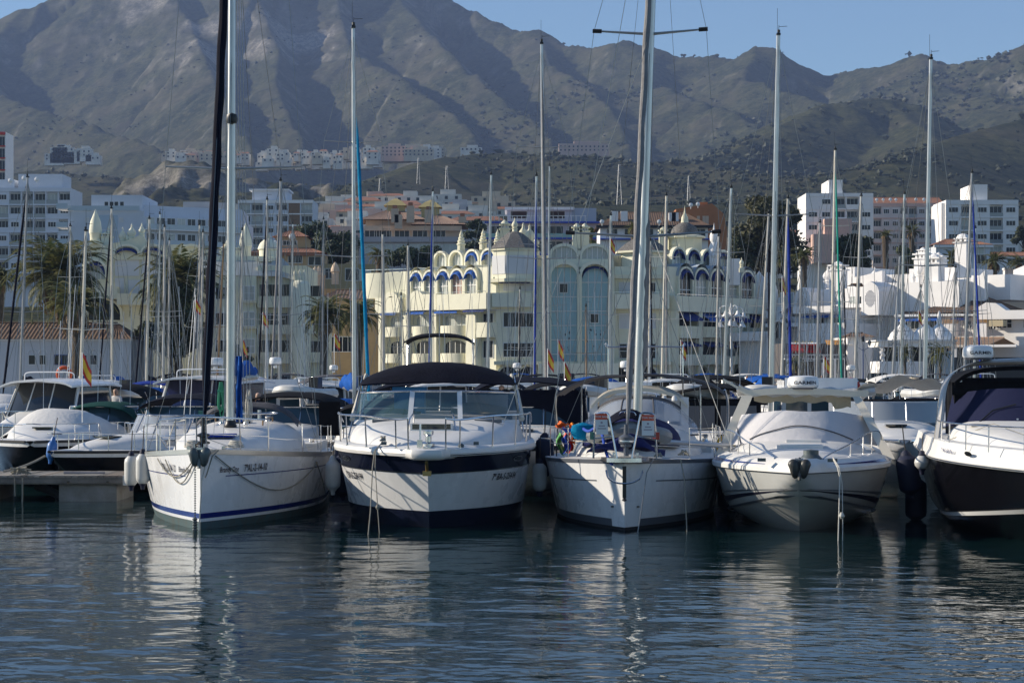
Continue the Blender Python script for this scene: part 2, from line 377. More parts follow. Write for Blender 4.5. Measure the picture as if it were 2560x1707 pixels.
def terr(X, Y):
 bz = base_z(Y); H = np.full_like(X, -1e3); RK = np.zeros_like(X)
 bz = bz+10*(fbm(X, Y, .004, 40)-.5)*np.clip((Y-420)/300, 0, 1)
 wx = (fbm(X, Y, .0035, 51)-.5)*150; wy = (fbm(X, Y, .0035, 61)-.5)*150
 for ri, (slope, gul, rk, pts) in enumerate(RIDGES):
  W = [P(*p) for p in pts]; best = np.full_like(X, -1e3); bd = np.full_like(X, 1e9); sc = np.zeros_like(X); acc = 0
  for a, b in zip(W[:-1], W[1:]):
   dx, dy = b.x-a.x, b.y-a.y; L2 = dx*dx+dy*dy
   t = np.clip(((X-a.x)*dx+(Y-a.y)*dy)/L2, 0, 1)
   d = np.hypot(X-(a.x+t*dx), Y-(a.y+t*dy)); zc = a.z+t*(b.z-a.z)
   side = ((X-a.x)*dy-(Y-a.y)*dx) < 0; sf = np.where(side, 1.45, .78) if 1 <= ri <= 9 else 1.0; h = zc-slope*sf*d; m = h > best
   best = np.where(m, h, best); bd = np.where(m, d, bd); sc = np.where(m, acc+t*math.sqrt(L2), sc); acc += math.sqrt(L2)
  # gullies run down the flank
  g = np.abs(vnoise((sc+wx*.9)/210, bd*0+ri*3.3, 70+ri)-.5)*2+.45*np.abs(vnoise((sc+wx*.6)/80, bd/320, 90+ri)-.5)*2
  amp = gul*np.clip(bd/300, 0, 1)*74
  h = best-amp*(1-g)*.9+14*slope
  h = h-14*np.exp(-bd/30)*slope
  k = 16.0; m = np.maximum(H, h); H2 = m+k*np.log(np.exp((H-m)/k)+np.exp((h-m)/k))
  RK = np.where(h > H, rk, RK); H = H2
 n1 = fbm(X, Y, .011, 11, 5, True)-.5; n2 = fbm(X, Y, .05, 31, 3)-.5
 far = np.clip((Y-1100)/1200, .12, 1)
 H = H+n1*18*far+n2*5*far-8*far+5*far*(fbm(X, Y, .028, 131, 3, True)-.6)
 k = 9.0; m = np.maximum(H, bz); Z = m+k*np.log(np.exp((H-m)/k)+np.exp((bz-m)/k))
 Z = np.where(Y < 420, bz+(Z-bz)*np.clip((Y-300)/120, 0, 1), Z)
 # quarry cut: the slope is cut back to a steep face
 px = X/Y*F+1280
 yq = 1240+14*np.sin(px/47.)+5*np.sin(px/15.)
 wq = np.clip((px-255)/60, 0, 1)*np.clip((860-px)/60, 0, 1)
 top = PZv(446+11*np.sin(px/90.)+14*np.clip(np.abs(px-545)/60, 0, 1)*0, 1290); bot = PZv(484, 1230)
 s = np.clip((Y-yq+18)/44, 0, 1); prof = bz*.0+np.minimum(bot, 1e9)*(1-s)+top*s; prof = np.where(Y < yq-18, np.interp(Y, [1000, 1222], [PZv(530, 1000), PZv(484, 1222)]), prof)
 inq = wq*np.clip((Y-1020)/80, 0, 1)*np.clip((1480-Y)/120, 0, 1)
 Z = Z*(1-inq)+(prof+16*n2+22*(fbm(X, Y*.25, .05, 77, 3)-.5))*inq
 RKQ = inq*np.clip(1-np.abs(Y-yq)/34, 0, 1)
 return Z, RK, RKQ
def PZv(py, Y): return CZ+(HZ-py)/F*Y
def build_terrain():
 ys = np.concatenate([np.linspace(236, 1050, 60), np.linspace(1058, 1480, 75), np.linspace(1490, 4300, 300)])
 u = np.concatenate([np.linspace(-.62, -.30, 50), np.linspace(-.298, .298, 430), np.linspace(.30, .5, 30)])
 Yg, U = np.meshgrid(ys, u, indexing='ij'); Xg = U*(Yg+60)
 Z, RK, RKQ = terr(Xg, Yg)
 nv, nu = Yg.shape; co = np.stack([Xg, Yg, Z], -1).reshape(-1, 3)
 ii = np.arange(nv*nu).reshape(nv, nu)
 fa = np.stack([ii[:-1, :-1], ii[:-1, 1:], ii[1:, 1:], ii[1:, :-1]], -1).reshape(-1, 4)
 me = grid_mesh('mountain_terrain', co, fa)
 # where bare rock, scrub and soil lie (a property of the ground)
 gy, gx = np.gradient(Z); sl_ = np.hypot(gx/np.maximum(np.gradient(Xg, axis=1), .1), gy/np.gradient(Yg, axis=0))
 n = fbm(Xg, Yg, .009, 201, 5); nf = fbm(Xg, Yg, .04, 231, 4)
 px = Xg/Yg*F+1280; py = HZ-(Z-CZ)/Yg*F
 def blob(cx, cy, rx, ry): return np.exp(-((px-cx)/rx)**2-((py-cy)/ry)**2)
 crag = blob(440, 20, 150, 60)+blob(640, 90, 150, 50)+.8*blob(520, 130, 120, 60)+blob(800, 120, 100, 50)+.7*blob(1010, 60, 60, 60)+.5*blob(1090, 130, 60, 60)+.8*blob(1870, 155, 100, 16)+.6*blob(1790, 175, 60, 25)+.5*blob(2230, 180, 60, 14)+.5*blob(1080, 470, 150, 14)
 rock = np.clip(crag*.8*(np.clip((sl_-.35)*1.6, .25, 1))*(.3+1.4*np.clip((n-.44)*6, 0, 1))-.1, 0, 1)+RKQ*1.2+np.clip((sl_-.78)*2, 0, .5)*np.clip((nf-.5)*6, 0, 1)
 rock = np.clip(rock, 0, 1)
 soil = np.clip((fbm(Xg, Yg, .02, 301, 4)-.5)*4, 0, 1)
 at = me.color_attributes.new('ground_kind', 'FLOAT_COLOR', 'POINT')
 cc = np.stack([rock, soil, n, np.ones_like(n)], -1).reshape(-1).astype(np.float32)
 at.data.foreach_set('color', cc)
 m = bpy.data.materials.new('scrub_and_rock'); m.use_nodes = True; t = m.node_tree; b = t.nodes['Principled BSDF']
 b.inputs['Roughness'].default_value = .95; b.inputs['Specular IOR Level'].default_value = .1
 ca = t.nodes.new('ShaderNodeAttribute'); ca.attribute_name = 'ground_kind'
 sp = t.nodes.new('ShaderNodeSeparateColor'); t.links.new(ca.outputs['Color'], sp.inputs[0])
 tc = t.nodes.new('ShaderNodeTexCoord')
 def noise(s, d=6, rr=.6):
  n_ = t.nodes.new('ShaderNodeTexNoise'); n_.inputs['Scale'].default_value = s; n_.inputs['Detail'].default_value = d; n_.inputs['Roughness'].default_value = rr
  t.links.new(tc.outputs['Object'], n_.inputs['Vector']); return n_.outputs['Fac']
 def ramp(src, p0, c0, p1, c1):
  r_ = t.nodes.new('ShaderNodeValToRGB'); e = r_.color_ramp.elements; e[0].position = p0; e[1].position = p1
  e[0].color = (*c0, 1); e[1].color = (*c1, 1); t.links.new(src, r_.inputs[0]); return r_.outputs[0]
 def mix(f_, a, b_):
  x = t.nodes.new('ShaderNodeMix'); x.data_type = 'RGBA'; t.links.new(f_, x.inputs[0])
  t.links.new(a, x.inputs[6]); t.links.new(b_, x.inputs[7]); return x.outputs[2]
 veg = ramp(noise(.07, 10, .9), .45, (.006, .013, .005), .57, (.085, .085, .040))
 veg2 = ramp(noise(.011, 6, .6), .38, (.018, .025, .010), .66, (.070, .072, .034))
 vegm = mix(ramp(noise(.16, 5), .40, (0, 0, 0), .56, (1, 1, 1)), veg2, veg)
 soilc = ramp(noise(.08, 6), .35, (.06, .055, .032), .65, (.13, .11, .075))
 a_ = t.nodes.new('ShaderNodeMath'); a_.operation = 'MULTIPLY'; a_.inputs[1].default_value = .45; t.links.new(sp.outputs[1], a_.inputs[0])
 c1 = mix(a_.outputs[0], vegm, soilc)
 rockc = ramp(noise(.10, 10, .95), .43, (.09, .085, .07), .60, (.38, .35, .30))
 c2 = mix(sp.outputs[0], c1, rockc)
 t.links.new(c2, b.inputs['Base Color'])
 bp = t.nodes.new('ShaderNodeBump'); bp.inputs['Strength'].default_value = .5; bp.inputs['Distance'].default_value = 4
 t.links.new(noise(.10, 10, .9), bp.inputs['Height']); t.links.new(bp.outputs[0], b.inputs['Normal'])
 me.materials.append(m)
 o = bpy.data.objects.new('mountain_terrain', me); COL.objects.link(o); structure(o)
 return me
TM = build_terrain()
def tz(x, y):
 Z, _, _ = terr(np.array([float(x)]), np.array([float(y)])); return float(Z[0])
# ------------------------------------------------------------------ haze: one closed box of air
def build_haze():
 mb = MB(); mb.box(-3400, 3400, -60, 4500, -5, 1050)
 m = bpy.data.materials.new('haze'); m.use_nodes = True; t = m.node_tree; t.nodes.clear()
 pv = t.nodes.new('ShaderNodeVolumePrincipled'); pv.inputs['Color'].default_value = (.44, .60, 1, 1)
 pv.inputs['Density'].default_value = HAZE; pv.inputs['Anisotropy'].default_value = .0
 out = t.nodes.new('ShaderNodeOutputMaterial'); t.links.new(pv.outputs[0], out.inputs['Volume'])
 mb.build('haze', m, None, 0, None, 'stuff')
HAZE = .000095
build_haze()
# ------------------------------------------------------------------ hulls
class Hull:
 """local frame: bow deck tip at (0,0), hull runs aft along +y, z = 0 at the waterline"""
 def __init__(s, L, B, zb, zm, zs, rake=.4, pb=2.2, tm=.5, tr=.75, wp=1.6, wr=.9, q=1., bow0=.0, vee=False, zch=(.75, .06), chr_=.84, keel=-.5, kt=.38, kp=2.0):
  s.__dict__.update(locals())
 def zsh(s, t): return s.zb*(1-t)**2+2*(2*s.zm-.5*(s.zb+s.zs))*t*(1-t)*.5*1.0*1 + s.zs*t*t if False else (s.zb*(1-2*t)*(1-t)+4*s.zm*t*(1-t)+s.zs*t*(2*t-1))
 def bs(s, t):
  if t < s.tm: f = 1-(1-t/s.tm)**s.pb
  else: f = 1-(1-s.tr)*((t-s.tm)/(1-s.tm))**2
  return s.B/2*(s.bow0+(1-s.bow0)*f) if s.bow0 else s.B/2*f
 def bw(s, t):
  tm = s.tm*1.05
  if t < tm: f = 1-(1-t/tm)**s.wp
  else: f = 1-(1-s.tr)*((t-tm)/(1-tm))**2
  return s.B/2*s.wr*f
 def pt(s, t, z, side=1):
  zs = s.zsh(t)
  if s.vee:
   k = max(0, 1-t/s.kt); zk = s.keel+(s.zb-.10-s.keel)*k**s.kp
   c = max(0, 1-t/.62); zc = s.zch[1]+(s.zch[0]-s.zch[1])*c**1.5
   bc = s.chr_*s.bs(t)*(1-.25*k)
   zc = max(zc, zk+.02)
   if z >= zc: v = (z-zc)/max(zs-zc, .01); x = bc+(s.bs(t)-bc)*max(0, v)**s.q
   elif z <= zk: x = 0
   else: x = bc*((z-zk)/(zc-zk))**.92
   if z < zk: z = zk
   y = t*s.L
  else:
   v = max(0, z/zs)
   if z >= 0: x = s.bw(t)+(s.bs(t)-s.bw(t))*v**s.q
   else: x = s.bw(t)*max(0, 1-(z/-.6)**2*.5)
   y0 = s.rake*(1-z/s.zb) if z > 0 else s.rake*(1-z/s.zb*1.6); y = y0+t*(s.L-y0)
  return Vector((x*side, y, z))
 def band(s, zlo, zhi, t0=0, t1=1, nt=28, nz=5, off=0, sides=(1, -1)):
  mb = MB()
  for sd in sides:
   rows = []
   for i in range(nt+1):
    t = t0+(t1-t0)*(i/nt)**1.7; a = zlo(t) if callable(zlo) else zlo; b = zhi(t) if callable(zhi) else zhi
    rows.append([s.pt(t, a+(b-a)*j/nz, sd)+Vector((off*sd, -off*.5*max(0, 1-t*3), 0)) for j in range(nz+1)])
   if sd < 0: rows = [r_[::-1] for r_ in rows]
   mb.loft(rows)
  return mb
 def hullmesh(s, z0=None, nt=34, nz=12, zt=None):
  mb = MB(); rows = []
  for i in range(nt+1):
   t = (i/nt)**1.7; zs = zt(t) if zt else s.zsh(t)
   lo = z0 if z0 is not None else (s.keel if s.vee else -.45)
   R_ = [s.pt(t, lo+(zs-lo)*j/nz, 1) for j in range(nz+1)]
   rows.append([Vector((-p.x, p.y, p.z)) for p in R_[::-1]]+R_)
  mb.loft([r_[::-1] for r_ in rows])
  mb.add(rows[-1], [tuple(range(len(rows[-1])))])
  if s.bow0: mb.add(rows[0], [tuple(range(len(rows[0])))])
  return mb
 def deck(s, inset=.0, dz=0, camber=.06, t0=0, t1=1, nt=24, n=8):
  mb = MB(); rows = []
  for i in range(nt+1):
   t = t0+(t1-t0)*(i/nt)**1.5; b = max(.001, s.bs(t)-inset); z = s.zsh(t)+dz; y = s.pt(t, s.zsh(t)).y
   rows.append([Vector((-b+2*b*k/n, y, z+camber*(1-(2*k/n-1)**2)*min(1, b))) for k in range(n+1)])
  mb.loft(rows); return mb
 def rail_line(s, t0, t1, inset=.05, dz=0, side=1, n=12):
  return [Vector((side*(s.bs(t0+(t1-t0)*i/n)-inset), s.pt(t0+(t1-t0)*i/n, s.zsh(t0+(t1-t0)*i/n)).y, s.zsh(t0+(t1-t0)*i/n)+dz)) for i in range(n+1)]
 def gunwale(s, r=.04, dz=0, t1=1):
  mb = MB()
  for sd in (1, -1): mb.tube([p+Vector((0, 0, 0)) for p in s.rail_line(0, .25*t1, 0, dz, sd, 14)+s.rail_line(.28*t1, t1, 0, dz, sd, 12)], r, 6)
  return mb
 def arc(s, z, side, n=120, tmax=.6):
  P_ = [s.pt(i/n*tmax, z, side) for i in range(n+1)]; L_ = [0]
  for a, b in zip(P_[:-1], P_[1:]): L_.append(L_[-1]+(b-a).length)
  return np.array(L_), [i/n*tmax for i in range(n+1)]
 def letter_fn(s, side, d0, z0, off=.012):
  """x runs along the hull (reading left to right as seen from outside), d0 = distance from the stem"""
  L_, T_ = s.arc(z0, side)
  def fn(x, y):
   d = d0+x if side > 0 else d0-x
   t = float(np.interp(d, L_, T_)); p = s.pt(t, z0+y, side); return p+Vector((off*side, -off*.8, 0))
  return fn
def sup(y, wb, wt, z0, z1, e=.45, n=14, x0=0, lean=0):
 """half superellipse cross-section at station y, from left foot over the top to right foot"""
 out = []
 for k in range(n+1):
  a = math.pi*k/n; c = math.cos(a); s_ = math.sin(a)
  cx = math.copysign(abs(c)**e, c); h = abs(s_)**e; w_ = wb+(wt-wb)*h
  out.append(Vector((x0-w_*cx, y+lean*h, z0+(z1-z0)*h)))
 return out
def house(secs, e=.45, n=14):
 """secs: (y, w_bottom, w_top, z_bottom, z_top)"""
 mb = MB(); rows = [sup(y, a, b, c, d, e, n) for y, a, b, c, d in secs]
 mb.loft(rows); mb.add(rows[0], [tuple(range(n, -1, -1))]); mb.add(rows[-1], [tuple(range(n+1))])
 return mb
def house_fn(secs, e=.45):
 """surface function u = station 0..1, v = angle 0..1 (left foot to right foot)"""
 ys = [s_[0] for s_ in secs]
 def fn(u, v):
  y = ys[0]+(ys[-1]-ys[0])*u; q = [float(np.interp(y, ys, [s_[i] for s_ in secs])) for i in range(1, 5)]
  a = math.pi*min(max(v, 0), 1); c = math.cos(a); s_ = math.sin(a)
  h = abs(s_)**e; w_ = q[0]+(q[1]-q[0])*h
  return Vector((-w_*math.copysign(abs(c)**e, c), y, q[2]+(q[3]-q[2])*h))
 return fn
def canopy(W, y0, y1, z, crown, droop=.18, fdrop=.1, th=.03, nx=16, ny=8, sagw=.02, taper=0, seed=1):
 """cloth top stretched over hoops"""
 r2 = random.Random(seed); ph = r2.random()*6
 def fn(u, v):
  x = (u*2-1); y = y0+(y1-y0)*v; wv = W/2*(1-taper*v)
  e = abs(x)**2.4
  zz = z+crown*(1-x*x)-droop*e**2-fdrop*((2*v-1)**4)-sagw*math.sin(v*math.pi*3)**2+.008*math.sin(9*x+5*v+ph)
  return Vector((x*wv, y, zz))
 return MB().sheet(fn, nx, ny, th)
def hoop(W, y0, z0, z1, y1=None, r=.016, n=14, e=.5):
 y1 = y0 if y1 is None else y1; pts = []
 for k in range(n+1):
  a = math.pi*k/n; c = math.cos(a); s_ = math.sin(a)
  h = abs(s_)**e; pts.append(Vector((-W/2*math.copysign(abs(c)**e, c), y0+(y1-y0)*h, z0+(z1-z0)*h)))
 return MB().tube(pts, r, 6)
def fender(label, loc, r=.14, h=.62, body=None, cap=None, group='boat fenders hung between the hulls', tilt=0, rope=.5, cat='fender'):
 body = body or FENDW; cap = cap or FENDN
 t = thing('fender', label, cat, loc, 0, group); x, y, z = loc
 pr = [(0, 0), (r*.55, .03), (r*.92, .09), (r, .16), (r, h-.16), (r*.92, h-.09), (r*.5, h-.02)]
 MB().lathe(pr, 14, (x, y, z)).build('body', body, t)
 MB().lathe([(r*.5, h-.02), (r*.42, h+.03), (.04, h+.08), (0, h+.08)], 12, (x, y, z)).lathe([(0, -.09), (.04, -.09), (.05, -.02), (r*.57, .032)], 12, (x, y, z)).build('end_cap', cap, t)
 if rope: MB().tube([(x, y, z+h+.06), (x+.02, y+.03, z+h+.06+rope)], .012, 5).build('lanyard', RUBBER, t)
 t.rotation_euler = (0, tilt, 0); return t
def flag_es(label, loc, h=1.4, w_=.45, fh=.55, group='red and yellow flags on the boats', droop=.7, side=1, rz=0):
 """red, yellow, red ensign hanging from a staff"""
 t = thing('flag', label, 'flag', loc, 0, group); x, y, z = loc
 MB().tube([(x, y, z), (x, y, z+h)], .014, 5).build('flagpole', PLASTW, t)
 def piece(a0, a1):
  def fn(u, v):
   s_ = a0+(a1-a0)*u   # 0 top edge .. 1 bottom edge along hoist
   return Vector((x+side*w_*v*(1-.55*droop), y+.05*math.sin(v*7+s_*2)*v+.08*v, z+h-s_*fh-droop*v*w_*1.1+.03*math.sin(5*v+3*s_)))
  return MB().sheet(fn, 3, 8)
 for a0, a1, m in ((0, .25, REDP), (.25, .75, YELP), (.75, 1, REDP)): piece(a0, a1).build('stripe', m, t)
 return t
def cleat_lines(): pass
def mast_set(t, x, y, z0, H, r=.075, m=None, lean=(0, 0), spr=((.42, 1.5), (.70, 1.1)), L=10, zb=1.3, B=3.2, wires=True, head=True, n=10, taper=.75, wr=.007, sweep=.15):
 """mast with spreaders, masthead gear and standing rigging on boat t (bow at y=0)"""
 m = m or MASTW
 def at(f): return Vector((x+lean[0]*f*H, y+lean[1]*f*H, z0+H*f))
 MB().tube([at(0), at(.3), at(.65), at(1)], [r, r, r*(.55+.45*taper), r*taper], n).build('mast', m, t)
 w_ = MB()
 tips = []
 for f, wd in spr:
  c = at(f)
  for sd in (1, -1):
   tip = c+Vector((sd*wd, sweep, .06*wd)); tips.append((f, sd, tip))
   MB().tube([c, tip], [r*.34, r*.2], 6).build('spreader', m, t)
 if wires:
  top = at(.985)
  fore = Vector((0, .12, zb+.08)); w_.tube([fore, top], wr, 4, False); w_.tube([Vector((0, L-.1, zb+.1)), top], wr, 4, False)
  for sd in (1, -1):
   ch = Vector((sd*(B/2-.12), y+.25, zb)); prev = top
   for f, s2, tip in sorted([q for q in tips if q[1] == sd], key=lambda q: -q[0]):
    w_.tube([prev, tip], wr, 4, False); prev = tip; w_.tube([tip, at(max(0, f-.28) if f < .5 else f-.28)+Vector((0, 0, .1))], wr*.8, 4, False) if False else None
   w_.tube([prev, ch], wr, 4, False)
   if tips: f0 = min(q[0] for q in tips); w_.tube([at(f0-.01), ch+Vector((0, .35, 0))], wr, 4, False)
   w_.tube([at(.96)+Vector((sd*.08, -.1, 0)), Vector((sd*.12+x, y-.12, z0+.4))], wr*.7, 4, False)
   w_.tube([top, Vector((sd*B*.34, L*.93, zb))], wr*.8, 4, False); w_.tube([at(.62), Vector((sd*.10+x, y-L*.16, zb+.3))], wr*.7, 4, False)
  w_.build('rigging', WIRE, t)
 if head:
  h_ = MB(); tp = at(1)
  h_.box(tp.x-.06, tp.x+.06, tp.y-.12, tp.y+.14, tp.z-.02, tp.z+.05)
  h_.tube([tp, tp+Vector((.02, 0, .32))], .01, 4); h_.tube([tp+Vector((-.02, .1, .02)), tp+Vector((-.02, .1, .9))], .007, 4)
  h_.tube([tp+Vector((0, -.1, .25)), tp+Vector((.28, -.1, .27))], .01, 4); h_.lathe([(0, 0), (.05, .02), (.05, .1), (0, .12)], 6, tuple(tp+Vector((0, -.08, .05))))
  h_.build('masthead_gear', PLASTB, t)
 return at
def furled(t, a, b, r=.07, m=None, name='furled_sail', n=26, wr=.25):
 """a headsail rolled round its stay"""
 a, b = Vector(a), Vector(b); pts = []; rs = []
 for i in range(n+1):
  f = i/n; p = a.lerp(b, f); pts.append(p+Vector((.008*math.sin(f*50), .008*math.cos(f*43), 0))); e = min(1, f*12+.35, (1-f)*6+.2); rs.append(r*e*(1+.06*math.sin(f*61+1)))
 o = MB().tube(pts, rs, 10).build(name, m or CNAVY, t)
 if n > 30:
  L_ = (b-a).length; k = int(L_*5); sp = []
  for i in range(k):
   f = .04+.92*i/k; e = min(1, f*12+.35, (1-f)*6+.2); p = a.lerp(b, f); q = i*.75; sp.append(p+Vector((r*e*.96*math.cos(q), r*e*.96*math.sin(q), 0)))
  MB().tube(sp, r*.10, 5).build('leech_strip', m or CNAVY, t)
 return o
def sail_cover(t, a, b, r=.2, m=None, n=16, seed=1, name='sail_cover'):
 """stacked mainsail under its cover along the boom, deepest at the mast (a)"""
 rr = random.Random(seed); a, b = Vector(a), Vector(b); rows = []
 for i in range(n+1):
  f = i/n; c = a.lerp(b, f); h = r*(1.7-1.0*f)*(1+.12*math.sin(f*17+seed)+.08*rr.uniform(-1, 1)); w_ = r*(.62-.2*f);
  if i in (0, n): h *= .45; w_ *= .45
  sg = .05*math.sin(f*math.pi*4)
  rows.append([Vector((c.x+w_*math.cos(q), c.y, c.z-.02+h*.5+h*.62*math.sin(q)+sg)) for q in [k*2*math.pi/10 for k in range(10)]])
 return MB().loft(rows, True, True, True).build(name, m or CBLUE, t)
def winch(mb, p, r=.07, h=.14): mb.lathe([(r, 0), (r*.8, h*.2), (r*.7, h*.5), (r*.9, h*.9), (r*.5, h), (0, h)], 10, p)
def stanchions(t, H_, t0, t1, n, h=.6, side=1, inset=.07, r=.011, lines=2, name='guard_rail', top_r=None):
 mb = MB(); pts = H_.rail_line(t0, t1, inset, 0, side, n)
 for p in pts: mb.tube([p, p+Vector((0, 0, h))], r, 5)
 for k in range(lines):
  z = h*(k+1)/lines-.01; q = []
  for a, b in zip(pts[:-1], pts[1:]): q += [a+Vector((0, 0, z)), (a+b)/2+Vector((0, 0, z-.015))]
  q.append(pts[-1]+Vector((0, 0, z))); mb.tube(q, top_r or .006, 4)
 return mb.build(name, STEEL, t)
def pulpit(t, H_, t1=.17, h=.62, r=.014, gap=.0, name='pulpit', legs=3, fwd=.12, mid=True, back=.0):
 mb = MB()
 L1 = H_.rail_line(.005, t1, .06, h, 1, 8); L2 = [Vector((-p.x, p.y, p.z)) for p in L1]
 front = [Vector((L2[0].x, -fwd*.6, h+H_.zb)), Vector((-.06-gap, -fwd, h+H_.zb+.02)), Vector((.06+gap, -fwd, h+H_.zb+.02)), Vector((L1[0].x, -fwd*.6, h+H_.zb))]
 mb.tube(L2[::-1]+front+L1, r, 6)
 for sd in (1, -1):
  for i in range(legs):
   tt = .02+(t1-.02)*i/(legs-1) if legs > 1 else t1; b = H_.rail_line(tt, tt+.001, .07, 0, sd, 1)[0]
   top = Vector((b.x*.98, b.y-.10, b.z+h));
   if i == legs-1: top = Vector((b.x, b.y, b.z+h))
   mb.tube([b, top], r*.9, 6)
  if mid:
   q = [Vector((p.x, p.y, p.z-h*.5)) for p in (L1 if sd > 0 else L2)][1:]; mb.tube(q, r*.6, 5)
 return mb.build(name, STEEL, t)
def radome(label, loc, r=.3, txt=None, group=None, parent=None):
 if parent is None: t = thing('radar_dome', label, 'radar', loc, 0, group); x, y, z = loc
 else: t = MB().lathe([(r*.3, 0), (r*.3, -.1), (0, -.1)], 8, loc).build('radar_dome', PLASTW, parent); x, y, z = loc
 MB().lathe([(0, 0), (r*.82, .0), (r*.92, .04)], 20, (x, y, z)).build('lower_case', STRIPEG, t)
 MB().lathe([(r*.92, .04), (r, .08), (r*.97, .2), (r*.86, .26), (r*.5, .28), (0, .285)], 20, (x, y, z)).build('upper_case', PLASTW, t)
 if txt:
  s_ = r*.30
  vs_, fs_ = text_mesh(txt, s_, 0, 1.35); xm = max(v[0] for v in vs_)/2
  def fn(px, py):
   a = (px-xm)/r; return Vector((x+(r+.004)*math.sin(a), y-(r+.004)*math.cos(a), z+.105+py))
  mb = MB(); mb.add([fn(a, b) for a, b in vs_], fs_); mb.build('brand_lettering', INK, t, 0)
 return t
# ------------------------------------------------------------------ simpler boats for the rows behind
def sail_boat(label, X, Y, rz=0, L=9.5, B=3.1, H=12.5, mx=None, hullm=None, cover=None, boot=None, lean=(0, 0), spr=((.45, 1.2),), r=.07, mm=None, genoa=None, dodger=None, bimini=None, group='sailing boats moored behind the front row', zb=1.25, arch=False, hl=1., windows=True, wr=.008, cat='sailboat', coverl=.9, gr=.07, gtop=.96, name='sailboat'):
 """X, Y is the bow tip"""
 r *= .84; t = thing(name, label, cat, None, rz, group); t.location = (X, Y, 0)
 h = Hull(L, B, zb, zb*.82, zb*.8, rake=.55, pb=1.9, tm=.5, tr=.72, wp=1.45, wr=.86)
 h.hullmesh(.12, 18, 5).build('hull', hullm or GEL, t)
 h.band(-.25, .16, nt=12, nz=2).build('boot_stripe', boot or STRIPEB, t)
 h.deck(0, .0, .05, nt=12, n=6).build('deck', DECK, t)
 h.gunwale(.03).build('toe_rail', ALU, t)
 ym = L*.40; zd = zb*.85
 secs = [(L*.17, .12, .08, zd, zd+.10), (L*.22, B*.20, B*.14, zd, zd+.26), (L*.40, B*.31, B*.25, zd, zd+.42), (L*.62, B*.33, B*.28, zd, zd+.50), (L*.66, B*.33, B*.28, zd, zd+.48)]
 ch = house(secs, .5, 10).build('coachroof', DECK, t)
 fn = house_fn(secs, .5)
 if windows:
  for v0, v1, fl in ((.07, .16, -1), (.84, .93, -1)):
   for u0 in (.34, .56): MB().patch(fn, u0, u0+.17, v0, v1, .012, 3, 2, 1).build('cabin_window', GLASS, ch)
 cx = (mx if mx is not None else 0)
 at = mast_set(t, cx, ym, zd+.35, H, r, mm, lean, spr, L, zb, B, wr=wr, n=8)
 bz = zd+.35+1.0
 MB().tube([(cx, ym+.1, bz), (cx, ym+L*.40, bz+.12)], .06, 8).build('boom', mm or ALU, t)
 if cover: sail_cover(t, (cx, ym+.02, bz+.05), (cx, ym+L*.40*coverl, bz+.15), .2*hl, cover, 10, int(abs(X*7)) % 97)
 if genoa is not None: furled(t, (0, .25, zb+.45), tuple(Vector((0, .25, zb+.45)).lerp(at(.95)+Vector((0, -.12, 0)), gtop)), gr*.68, genoa, n=16)
 pulpit(t, h, .15, .55, .014, legs=2)
 for sd in (1, -1): stanchions(t, h, .17, .93, 5, .55, sd, lines=2)
 if dodger: canopy(B*.62, L*.60, L*.72, zd+.95, .14, .35, .25, nx=10, ny=5).build('sprayhood', dodger, t)
 if bimini:
  canopy(B*.74, L*.74, L*.97, zd+1.75, .12, .14, .05, nx=10, ny=5).build('bimini', bimini, t)
  f_ = MB()
  for q in (.76, .95):
   for sd in (1, -1): f_.tube([(sd*B*.36, L*.86, zd), (sd*B*.36, L*q, zd+1.7)], .013, 5)
  f_.build('bimini_frame', STEEL, t)
 if arch:
  f_ = hoop(B*.8, L*.95, zd, zd+2.1, r=.03); f_.build('stern_arch', STEEL, t)
 return t
